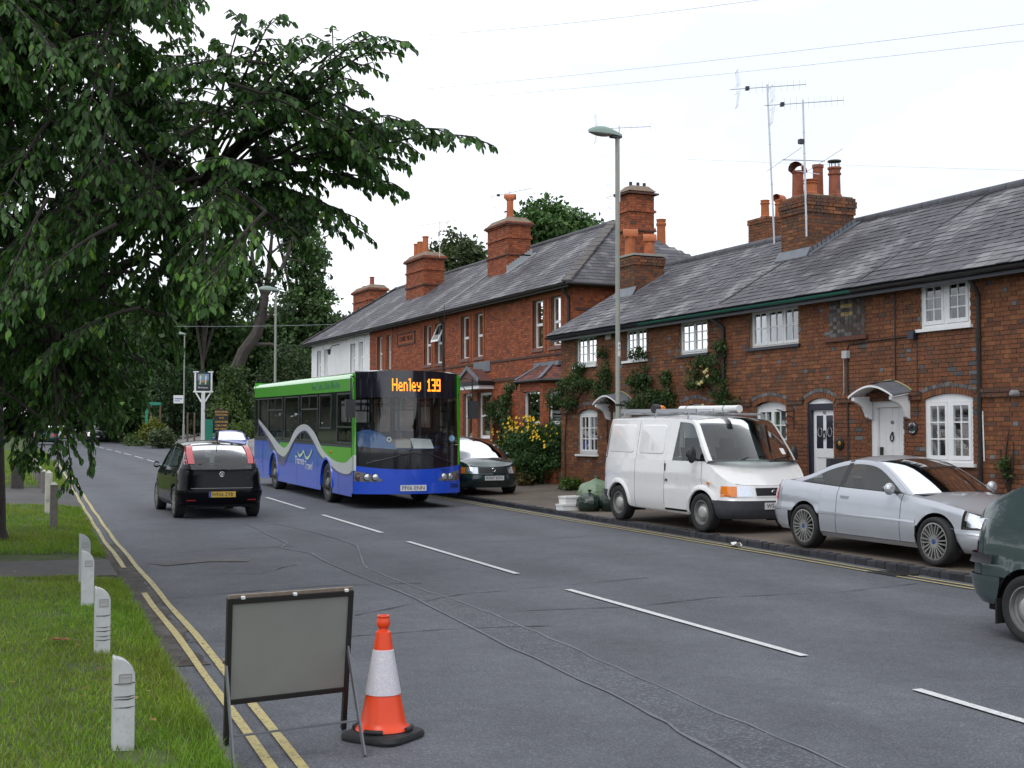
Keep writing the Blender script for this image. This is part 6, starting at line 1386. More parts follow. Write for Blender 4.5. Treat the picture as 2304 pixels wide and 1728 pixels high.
# grey green saloon leaving the picture, its tail nearest
GGR=car_paint('grey_green_paint',(.055,.082,.084),.35,.30)
r,c=hatch('passing_car','grey green hatchback passing at the picture edge, only its tail in view',GGR,4.15,1.72,1.50,2.52,.83,r_=.305,wstyle='steel',belt=1.02,bh=.84,slope_=.60)
c.end('bumper_strip',False,0,0,.67,.76,PLASTIC,off=.045,x_from=-1.64,n=30,nz=3)
for sg in (-1,1):mb=MB();mb.box(-1.26-.37,-1.26-.355,sg*.74-.11,sg*.74+.11,.13,.36);mb.build('mud_flap',RUBBER,r,local=True)
place(r,9.92,7.40,zr(7.4),(0,-1),-.015)
# blue coupe coming from behind the black hatchback
BLU=car_paint('violet_blue_paint',(.10,.13,.42),.3,.25)
r,c=hatch('blue_car','violet blue coupe coming down the far road behind the black hatchback',BLU,4.2,1.70,1.34,2.5,.75,boot=True,r_=.30,belt=.86,bh=.70);number_plate(r,c.px[-1]+.026,0,.42,'P412 RJB',PLATEW)
place(r,15.45,69.5,zr(69)+.0,(-.11,-1),-.0135)
# taxi and far cars
BT=car_paint('taxi_black',(.010,.011,.02),0,.15)
r,c=hatch('black_taxi','black taxi coming round the distant bend with bright round lamps',BT,4.5,1.76,1.72,2.8,.75,r_=.33,wstyle='steel',belt=1.06,bh=.95);number_plate(r,c.px[-1]+.026,0,.5,'K73 LUC',PLATEW)
place(r,14.6,118,zr(118),(-.13,-1),-.012)
G2=car_paint('far_dark_green',(.015,.05,.05),.3,.2)
r,c=hatch('far_hatchback','dark teal hatchback far up the road seen from behind by the trunk',G2,4.1,1.7,1.5,2.5,.7,r_=.30);number_plate(r,c.px[0]-.028,0,.5,'S618 WPO',PLATEY,front=False);place(r,9.2,104,zr(104),(.12,1),.012)
r,c=hatch('far_silver_car','pale silver car waiting beside the dark teal hatchback up the road',SILVER,4.2,1.7,1.45,2.5,.7,r_=.30);number_plate(r,c.px[0]-.028,0,.5,'V77 HNP',PLATEY,front=False);place(r,12.6,124,zr(124),(.13,1),.012)
# ---------------------------------------------------------------- single-deck bus
BUSB=car_paint('bus_blue',(.010,.072,.60),0,.3,dirt=(.02,.085,.42));BUSG=car_paint('bus_green',(.075,.42,.022),0,.3,dirt=(.12,.40,.06));BUSW=car_paint('bus_white',(.62,.64,.68),0,.3);BUSP=car_paint('bus_violet',(.055,.035,.22),0,.3)
BUSK=mat('bus_black_gloss',(.009,.010,.016),.12,coat=.6);BUSRUB=mat('bus_window_rubber',(.014,.015,.017),.45)
DESTM=mat('destination_glass',(.012,.012,.020),.08,coat=.6);LED=mat('amber_leds',(.9,.28,.01),.5,emit=(1.0,.23,.012),es=2.2)
bus=thing('bus','green and blue single deck bus with amber destination board reading Henley 139','bus');ROOT.pop(bus.name)
# local frame: x forward with 0 at the front axle, y left, z up.  Right side (-y) faces the road.
HW=1.24;XF=2.42;XR=-9.30;ZS,ZW,ZG,ZT=.26,1.38,2.60,2.98
AX=[(0,.47),(-6.15,.47)];WR=.47
def bx(name,m,*bs,parent=None,sm=False):
 mb=MB();[mb.box(*b) for b in bs]; return mb.build(name,m,parent or bus,smooth_=sm,local=True)
def side_sheet(name,m,x0,x1,zlo,zhi,y=HW,nx=10,thick=.0,both=True,parent=None,off=0.):
 f= lambda v:v if callable(v) else (lambda x:v);zl,zh=f(zlo),f(zhi);xs=list(np.linspace(x0,x1,nx))
 for xc,zc in AX:xs+=[xc+(WR+.10)*math.cos(q) for q in np.linspace(0,math.pi,25)]+[xc+WR+.1001,xc-WR-.1001]
 xs=sorted(x for x in xs if x0-1e-6<=x<=x1+1e-6)
 for sg in ((-1,1) if both else (-1,)):
  mb=MB();rows=[[(x,sg*(y+off),lerp(min(zl(x),zh(x)-.002),zh(x),k/4)) for k in range(5)] for x in xs];mb.grid(rows,flip=sg>0);o=mb.build(name,m,parent or bus,local=True)
 return o
def alow(z0):
 def f(x):
  z=z0
  for xc,zc in AX:
   q=(WR+.10)**2-(x-xc)**2
   if q>0:z=max(z,zc+math.sqrt(q))
  return z
 return f
# skirts in panels with gaps, waist rail, pillars and cant panel
for a,b in ((XR+.25,-8.35),(-8.335,-7.6),(-7.585,-5.45),(-5.435,-3.2),(-3.185,-.95),(-.935,1.16),(1.175,XF-.12)):side_sheet('skirt_panel',BUSB,a,b,alow(ZS),.74 if False else 1.34,nx=6)
side_sheet('waist_rail',BUSRUB,XR+.25,XF-.10,1.345,1.40,off=.006,nx=4)
side_sheet('cant_panel',BUSG,XR+.2,XF-.06,ZG,ZT-.10,nx=4)
# window openings of the right side (x measured from the front axle); left side shares them with the door at the front
WIN=[(-8.95,-8.45),(-8.35,-7.05),(-6.95,-5.05),(-4.72,-3.02),(-2.72,-.96),(-.72,.40),(.98,2.30)]
ed=[XR+.22]+[v for w in WIN for v in w]+[XF-.10]
for i in range(0,len(ed),2):side_sheet('window_pillar',BUSK,ed[i],ed[i+1],1.405,ZG,nx=2,off=.0)
for w in WIN:
 zb=1.76 if w[0]==-.72 else 1.44
 side_sheet('window_sill',BUSK,w[0],w[1],1.405,zb,nx=2);side_sheet('window_head',BUSK,w[0],w[1],2.54,ZG,nx=2)
 for sg in (-1,1):
  mb=MB();mb.grid([[(x,sg*(HW-.012),z) for z in (zb,2.54)] for x in w],flip=sg>0);mb.build('side_window',BGLASS,bus,local=True)
  fr=MB();y0,y1=sorted((sg*(HW-.03),sg*(HW+.010)))
  fr.box(w[0]-.03,w[0]+.02,y0,y1,zb-.02,2.56);fr.box(w[1]-.02,w[1]+.03,y0,y1,zb-.02,2.56);fr.box(w[0]+.02,w[1]-.02,y0,y1,zb-.02,zb+.02);fr.box(w[0]+.02,w[1]-.02,y0,y1,2.53,2.56)
  if w in (WIN[2],WIN[4]):fr.box(w[0]+.02,w[1]-.02,y0,y1,2.20,2.235);m_=(w[0]+w[1])/2;fr.box(m_-.02,m_+.02,y0,y1,2.235,2.53)
  if w==WIN[6]:fr.box(w[0]+.02,w[1]-.02,y0,y1,1.78,1.81)
  fr.build('window_frame',BUSRUB,bus,local=True)
# solid rear vent panel ahead of the rear corner
side_sheet('vent_panel',BUSK,-9.0,-8.4,1.45,2.5,off=.004,both=True,nx=2)
# roof with rounded edges
mb=MB();rows=[]
for x in np.linspace(XR+.06,XF-.08,14):rows.append([(x,-HW,ZT-.10),(x,-HW+.015,ZT-.04),(x,-HW+.06,ZT+.005),(x,-HW+.20,ZT+.045),(x,-.5,ZT+.085),(x,0,ZT+.095),(x,.5,ZT+.085),(x,HW-.20,ZT+.045),(x,HW-.06,ZT+.005),(x,HW-.015,ZT-.04),(x,HW,ZT-.10)])
mb.grid(rows);mb.build('roof',BUSG,bus,smooth_=True,angle=60,local=True)
# rear end
mb=MB();yy=np.linspace(-1,1,15);PR= lambda k,z:(XR+.26*(abs(k)**4)-0,k*HW,z)
mb.grid([[PR(k,z) for z in (.30,.8,1.38)] for k in yy]);mb.build('rear_panel',BUSB,bus,smooth_=True,local=True)
mb=MB();mb.grid([[PR(k,z) for z in (1.38,2.0,2.6)] for k in yy]);mb.build('rear_panel',BUSG,bus,smooth_=True,local=True);mb=MB();mb.grid([[PR(k,z) for z in (2.6,2.9,3.05)] for k in yy]);mb.build('rear_panel',BUSG,bus,smooth_=True,local=True)
# front: plan curve bowed forward, every band a part
def FX(k,z): return XF+.33*(1-abs(k)**2.6)-.10*smooth(1.2,3.0,z)-.02*abs(k)
def FP(k,z,off=0.): return (FX(k,z)+off,k*(HW-.0),z)
def front(name,m,k0,k1,zlo,zhi,off=0.,n=21,nz=6,parent=None):
 f= lambda v:v if callable(v) else (lambda k:v);a,b=f(zlo),f(zhi);mb=MB();mb.grid([[FP(k,lerp(a(k),b(k),j/nz),off) for j in range(nz+1)] for k in np.linspace(k0,k1,n)],flip=True)
 return mb.build(name,m,parent or bus,smooth_=True,angle=50,local=True)
sag= lambda z,d:(lambda k:z-d*(1-k*k))
front('bumper',BUSB,-1,1,.33,.575,off=.035);front('bumper_top',BUSB,-1,1,.575,.60,off=.02,nz=2);front('front_panel',BUSB,-1,1,.59,sag(.955,.085));front('front_mask',BUSK,-.97,.97,sag(.955,.085),sag(1.385,.075),off=.003)
ws_=front('windscreen',BGLASS,-.955,.955,sag(1.385,.075),2.455,off=-.006,nz=10);front('destination_panel',DESTM,-.97,.97,2.45, lambda k:3.0+.06*(1-k*k),off=.004)
for k0,k1 in ((-1.0,-.955),(.955,1.0)):front('corner_post',BUSG,k0,k1,.95,2.98,off=.004,n=4)
mb=MB();mb.grid([[FP(k,3.0+.06*(1-k*k),.004) for k in np.linspace(-.97,.97,15)],[(XF-.09,k*HW*.99,ZT+.05+.045*(1-k*k)) for k in np.linspace(-.97,.97,15)]],flip=True);mb.build('roof_brow',BUSK,bus,smooth_=True,local=True)
# driver's quarter light and the side corner panels
for sg in (-1,1):
 y=sg*(HW+.004)
 mb=MB();mb.grid([[(x,y,z) for z in (.34,.6,.95)] for x in (XF-.11,XF+.0)],flip=sg>0);mb.build('corner_panel',BUSB,bus,local=True)
 mb=MB();mb.grid([[(x,y,z) for z in (.95,1.7,2.45,2.98)] for x in (XF-.11,XF+.0)],flip=sg>0);mb.build('corner_panel',BUSG,bus,local=True)
# livery: white wave with a violet shadow over blue, green above it at the front
UP=[(-8.37,1.97),(-6.99,1.66),(-6.2,1.47),(-5.33,1.27),(-4.85,1.19),(-4.49,1.22),(-4.05,1.36),(-3.61,1.60),(-3.1,1.76),(-2.55,1.83),(-1.93,1.81),(-1.14,1.61),(-.37,1.25),(.35,1.08),(.96,1.0),(1.5,.985),(1.9,1.02),(2.41,1.16)]
DN=[(-8.37,1.86),(-6.99,1.48),(-6.4,1.30),(-5.68,1.06),(-5.2,.98),(-4.7,.955),(-4.15,1.13),(-3.6,1.38),(-2.95,1.60),(-2.3,1.68),(-1.9,1.63),(-1.33,1.43),(-.6,1.12),(.18,.95),(.9,.81),(1.4,.755),(2.0,.75),(2.41,.83)]
VI=[(-8.37,1.80),(-7.2,1.42),(-6.7,1.15),(-6.1,.86),(-5.5,.72),(-4.9,.70),(-4.4,.90),(-4.0,1.12),(-3.5,1.36),(-2.95,1.56),(-2.3,1.64),(-1.9,1.58),(-1.33,1.37),(-.6,1.05),(.18,.88),(.9,.76),(1.4,.72),(2.0,.715),(2.41,.79)]
def cm(tab):c_=catmull(tab,6); return [tuple(p) for p in c_]
UPc,DNc,VIc=cm(UP),cm(DN),cm(VI)
def decal(name,m,lo,hi,x0,x1,off,both=True,nx=70):
 for sg in ((-1,1) if both else (-1,)):
  mb=MB();xs=[x for x in np.linspace(x0,x1,nx)];y=sg*(HW+off)
  def al(x): return alow(0)(x)
  mb.grid([[(x,y,max(interp(lo,x) if lo is not None else 0,al(x))),(x,y,max(interp(hi,x),al(x)+.001))] for x in xs],flip=sg>0);mb.build(name,m,bus,local=True)
decal('livery_violet',BUSP,VIc,DNc,-8.37,2.30,.009);decal('livery_wave',BUSW,DNc,UPc,-8.37,2.30,.013)
decal('livery_green',BUSG,UPc,[(-9,1.338),(3,1.338)],-.55,2.30,.011);decal('livery_green',BUSG,UPc,[(-9,1.338),(3,1.338)],-5.32,-4.1,.011)
cw_=MB()
for sg in (-1,1):cw_.grid([[(x,sg*(HW+.012),z) for z in (.83,1.15)] for x in (2.30,XF)],flip=sg>0)
cw_.build('livery_wave',BUSW,bus,local=True)
for sg in (-1,1):  # the wave runs on round the front corner
 front('livery_wave',BUSW,sg*1.0,sg*.955,.84,1.18,off=.007,n=4) if sg<0 else None
tw=text('lettering','Thames',.30,None,MM('logo_silver',(.55,.58,.64),.4),(0,0,0),(0,0,0));tw.parent=bus;tw.location=(-2.85,-HW-.014,.90);tw.rotation_euler=(R(90),0,0);tw.scale=(1.15,1,1)
tw=text('lettering','Travel',.30,None,MM('logo_silver',(.55,.58,.64),.4),(0,0,0),(0,0,0));tw.parent=bus;tw.location=(-1.82,-HW-.014,.80);tw.rotation_euler=(R(90),0,0);tw.scale=(1.15,1,1)
mb=MB();LG=catmull([(-3.05,1.13),(-2.88,1.03),(-2.62,1.06),(-2.38,1.15),(-2.18,1.02),(-1.98,.985),(-1.72,1.05),(-1.45,1.20)],6);mb.grid([[(p[0],-HW-.014,p[1]-.035),(p[0],-HW-.014,p[1]+.035)] for p in LG]);mb.build('wave_logo',MM('logo_lime',(.45,.60,.35),.4),bus,local=True)
tw=text('lettering','Time Out....Take The Bus',.24,None,MM('slogan_blue',(.06,.22,.12),.4),(0,0,0),(0,0,0));tw.parent=bus;tw.location=(-.2,-HW-.008,2.76);tw.rotation_euler=(R(90),0,0);tw.scale=(1.15,1,1)
# destination lettering made of small amber lamps
GL={'H':['10001','10001','10001','11111','10001','10001','10001'],'e':['0000','0000','0110','1001','1111','1000','0111'],'n':['0000','0000','1110','1001','1001','1001','1001'],'l':['11','01','01','01','01','01','01'],'y':['0000','0000','1001','1001','0111','0001','0110'],
      '1':['010','110','010','010','010','010','111'],'3':['1111','0001','0001','0111','0001','0001','1111'],'9':['1111','1001','1001','1111','0001','0001','1111']}
def leds(s,y0,z0,px_,pz_,bold=1.0):
 mb=MB();y=y0
 for ch in s:
  g=GL[ch]
  for i,row in enumerate(g):
   for j,v in enumerate(row):
    if v=='1':
     yy=y+j*px_;k=yy/HW;z=z0-i*pz_;x=FX(k,z)+.008;mb.box(x,x+.004,yy-px_*.47*bold,yy+px_*.47*bold,z-pz_*.47,z+pz_*.47)
  y+=(len(g[0])+1)*px_
 return mb.build('led_lettering',LED,bus,local=True)
leds('Henley',-.42,2.86,.0235,.040);leds('139',.40,2.86,.025,.040,1.1)
# lamps, plate, fleet number, wipers, mirrors
for sg in (-1,1):
 ks=[.52,.60,.72,.84,.93,.985];mb=MB();lo=[.62,.60,.595,.595,.60,.61];hi=[.64,.70,.765,.80,.825,.835]
 mb.grid([[FP(sg*k,a,.006),FP(sg*k,(a+b)/2,.008),FP(sg*k,b,.006)] for k,a,b in zip(ks,lo,hi)],flip=sg>0);hl=mb.build('headlamp_cluster',MM('lamp_grey',(.16,.165,.17),.35),bus,smooth_=True,local=True)
 for k,m in ((.64,REFLECT),(.775,REFLECT),(.91,MM('lamp_dark_amber',(.12,.045,.03),.2,coat=1))):
  x,y,z=FP(sg*k,.70,.01);l=MB();l.lathe([(.001,.012),(.05,.010),(.068,.006),(.075,-.01)],18,(x,y,z),'x');l.build('headlight',m,hl,smooth_=True,angle=50,local=True);q=MB();q.lathe([(.070,.012),(.080,.014),(.086,-.01)],20,(x,y,z),'x',cap=False);q.build('lamp_rim',PLASTIC,hl,local=True)
number_plate(bus,FX(0,.46)+.042,0.03,.46,'PF06 ENN',PLATEW,w=.60,h=.13)
t_=text('lettering','306',.15,None,MM('plate_black',(.008,.008,.01),.5),(0,0,0),(0,0,0));t_.parent=bus;t_.location=(FX(.86,.49)+.05,.86*HW,.49);t_.rotation_euler=(R(90),0,R(90+24));t_.scale=(1.2,1,1)
for a,b in ((-.80,.05),(.80,.22)):
 mb=MB();mb.tube([FP(a,1.0,.03),FP((a+b)/2,1.13,.035),FP(b,1.26,.035)],.013,5);mb.tube([FP(a*.9,1.05,.025),FP(b*.3,1.22,.03),FP(-b,1.20,.03)],.012,5);mb.build('wiper',PLASTIC,bus,local=True)
bdg=MB();bdg.box(FX(.55,.86)-.02,FX(.55,.86)+.004,.58*HW,.72*HW,.855,.872);bdg.build('badge',PLASTIC,bus,local=True)
for sg in (-1,1):
 mb=MB();y=sg*(HW+.02);mb.tube([(XF-.02,sg*HW,2.90),(XF+.12,sg*(HW+.10),2.92),(XF+.35,sg*(HW+.16),2.88),(XF+.37,sg*(HW+.17),2.40)],.016,6);mb.tube([(XF-.02,sg*HW,2.80),(XF+.36,sg*(HW+.17),2.46)],.012,5);arm=mb.build('mirror_arm',BLACKP,bus,smooth_=True,local=True)
 h=MB();h.obox((XF+.37,sg*(HW+.18),2.20),(.05,0,0),(0,.11,0),(0,0,.20));h.build('mirror',PLASTIC,arm,local=True)
q=MB();q.lathe([(.035,-.03),(.03,.01)],10,(.45,-HW-.01,1.20),'y');q.build('side_marker',AMBER,bus,local=True)
q=MB();q.box(-8.2,-7.75,-HW-.006,-HW+.0,.55,1.25);q.build('engine_flap',BUSB,bus,local=True);q=MB();q.box(-8.0,-7.85,-HW-.012,-HW,.70,.74);q.build('flap_latch',PLASTIC,bus,local=True)
for xc,zc in AX:
 for sg in (-1,1):
  wheel(bus,xc,sg*(HW-.17),zc,WR,.28,'bus',.60,sg,m=STEELRIM);R_=WR+.10;rows=[]
  for q in np.linspace(-.15,math.pi+.15,24):rows.append([(xc+(R_+d)*math.cos(q),sg*(HW+o_),zc+(R_+d)*math.sin(q)) for d,o_ in ((-.02,-.05),(-.02,.022),(.035,.026),(.05,.0))])
  mb=MB();mb.grid(rows,flip=sg<0);mb.build('arch_trim',BUSB,bus,smooth_=True,local=True)
  hb=MB();hb.grid([[(xc+(R_+.02)*math.cos(q),sg*y,zc+(R_+.02)*math.sin(q)) for y in (HW-.01,HW-.42)] for q in np.linspace(-.3,math.pi+.3,15)]);hb.add([(xc+(R_+.02)*math.cos(q),sg*(HW-.42),zc+(R_+.02)*math.sin(q)) for q in np.linspace(-.2,math.pi+.2,15)],[tuple(range(15))]);hb.build('wheel_housing',SHELL,bus,local=True)
# inside: floor, cab, dash hump, seats and poles
bx('floor',SHELL,(XR+.2,XF-.1,-HW+.02,HW-.02,.34,.40),(XR+.3,-8.4,-HW+.03,HW-.03,.4,.9));bx('rear_bulkhead',MM('bulkhead_beige',(.50,.46,.41),.7),(-8.40,-8.36,-HW+.03,HW-.03,.9,2.6));bx('bulkhead_box',MM('box_grey',(.3,.34,.36),.5),(-8.36,-8.30,-.2,.1,2.1,2.3));bx('ceiling',MM('bus_ceiling',(.62,.63,.63),.7),(XR+.2,XF-.1,-HW+.03,HW-.03,2.62,2.66))
SEATB=mat('bus_seat',(.02,.05,.14),.9)
for x in np.arange(-8.0,-.9,.82):
 for y in (-.85,.85):
  if y>0 and x>-1.6:continue
  mb=MB();mb.obox((x,y,.95),(.24,0,0),(0,.36,0),(0,0,.06));mb.obox((x-.24,y,1.28),(.045,0,0),(0,.36,0),(-.04,0,.34));mb.build('seat',SEATB,bus,local=True)
for x,y in ((-.9,-.5),(-2.5,.45),(-4.1,-.45),(-5.7,.45),(.6,.35),(1.4,.62),(-1.6,.5)):mb=MB();mb.tube([(x,y,.4),(x,y,2.62)],.02,6);mb.build('grab_pole',MM('pole_dark',(.03,.05,.09),.4),bus,local=True)
for y in (-.45,.45):mb=MB();mb.tube([(-7.5,y,2.35),(.9,y,2.35)],.016,6);mb.build('hand_rail',MM('pole_dark',(.03,.05,.09),.4),bus,local=True)
for x in (.5,.75):mb=MB();mb.tube([(x,-.42,2.35),(x,-.36,2.15),(x,-.48,2.15),(x,-.42,2.35)],.01,5);mb.build('hand_strap',BLACKP,bus,local=True)
bx('cab_screen',PLASTIC,(.62,.66,-HW+.05,-.25,.4,1.9),(.66,1.5,-.27,-.23,.4,1.35));mb=MB();mb.obox((1.05,-.72,.95),(.24,0,0),(0,.25,0),(0,0,.07));mb.obox((.78,-.72,1.42),(.05,0,0),(0,.25,0),(-.05,0,.45));mb.build('driver_seat',SEATM,bus,local=True)
DASHB=mat('dash_blue',(.06,.13,.30),.45)
mb=MB();rows=[]
for t in np.linspace(0,1,12):y=lerp(-1.14,-.28,t);h=.42*math.sin(math.pi*min(1,.28+t*.72))**.6 if t<1 else 0;rows.append([(XF+.24-.30*abs(y/HW)**2.6,y,1.28),(XF+.16-.30*abs(y/HW)**2.6,y,1.30+h*.85),(XF-.15,y,1.32+h),(XF-.55,y,1.28+h*.8),(XF-.56,y,1.0)])
mb.grid(rows);mb.build('dashboard',DASHB,bus,smooth_=True,local=True);mb=MB();mb.grid([[(FX(k,1.34)-.03,k*HW,1.335-.07*(1-k*k)),(XF-.3,k*HW,1.30)] for k in np.linspace(-.95,.95,15)]);mb.build('dash_shelf',DASHB,bus,smooth_=True,local=True)
c0=Vector((1.75,-.70,1.58));ax,ay=Vector((-.5,0,.86)),Vector((0,1,0));mb=MB();mb.tube([tuple(c0+(ax*math.cos(q)+ay*math.sin(q))*.23) for q in np.linspace(0,6.283,22)],.018,6);mb.build('steering_wheel',BLACKP,bus,local=True)
tm=MB();tm.prism([(2.18,-.20,1.33),(2.18,.16,1.33),(2.14,.16,1.52),(2.14,-.20,1.49)],(-.35,0,.02));tm.build('ticket_machine',MM('beige_plastic',(.42,.38,.32),.6),bus,local=True);tm=MB();tm.prism([(2.2,.22,1.32),(2.2,.70,1.32),(1.95,.70,1.52),(1.95,.22,1.55)],(-.03,0,-.02));tm.build('notice_board',PAINTW,bus,local=True)
mb=MB();mb.lathe([(.001,.004),(.03,.004)],14,FP(-.40,1.53,-.05),'x',cap=False);mb.build('dash_dial',BLACKP,bus,local=True);mb=MB();mb.lathe([(.03,.003),(.055,.003)],18,FP(-.40,1.53,-.05),'x',cap=False);mb.build('dial_rim',PAINTW,bus,local=True)
mb=MB();mb.lathe([(.001,.004),(.07,.004)],16,FP(.82,1.55,-.02),'x',cap=False);mb.build('permit_sticker',MM('sticker_blue',(.25,.45,.65),.5),bus,local=True)
bx('front_door',BGLASS,(1.15,2.2,HW-.03,HW-.02,.5,2.4));bx('door_post',BUSK,(1.64,1.70,HW-.05,HW-.01,.45,2.5))
dv=Vector((-.05,-1,0)).normalized();lf_=Vector((0,0,1)).cross(dv);P0=Vector((8.93,29.79,0))+lf_*HW;place(bus,P0.x,P0.y,zr(29.75),(dv.x,dv.y),-.0145)
# ================================================================ TREES AND PLANTS
BARK=mat('bark',(.030,.025,.021),.95,var=.4,vs=7,bump=.8,bs=24)
BARK2=mat('grey_bark',(.060,.052,.046),.95,var=.35,vs=3,bump=.6,bs=14)
LEAFC=leaf_mat('cherry_leaves',.34,.50,.30,1.1);LEAFT=leaf_mat('tree_leaves',.25,.6,.35,.35);LEAFS=leaf_mat('shrub_leaves',.3,.5,.3,3)
LT=np.array([(0,0,0),(.30,.26,.02),(.30,-.26,.02),(.45,0,-.05),(.72,.20,-.02),(.72,-.20,-.02),(1,0,-.14)],float)
LF=np.array([(0,2,3),(0,3,1),(1,3,4),(3,2,5),(3,5,6),(3,6,4)])
LT4=np.array([(0,0,0),(.5,.30,.06),(1,0,-.08),(.5,-.30,.06)],float);LF4=np.array([(0,3,2),(0,2,1)])
def leaves_mesh(base,d,up,L_,W_,col,T=LT,F=LF):
 """one folded leaf per row: base (N,3), direction d, approximate normal up"""
 d=d/np.linalg.norm(d,axis=1)[:,None];s=np.cross(up,d);s/=np.maximum(1e-6,np.linalg.norm(s,axis=1))[:,None];n=np.cross(d,s);N=len(base)
 V=base[:,None,:]+T[None,:,0,None]*d[:,None,:]*L_[:,None,None]+T[None,:,1,None]*s[:,None,:]*W_[:,None,None]*2+T[None,:,2,None]*n[:,None,:]*L_[:,None,None]
 FF=(np.arange(N)[:,None,None]*len(T)+F[None]).reshape(-1,3); return V.reshape(-1,3),FF,np.repeat(col,len(F),axis=0)
def unit(v): return v/np.maximum(1e-9,np.linalg.norm(v,axis=-1,keepdims=True))
CH_N=37
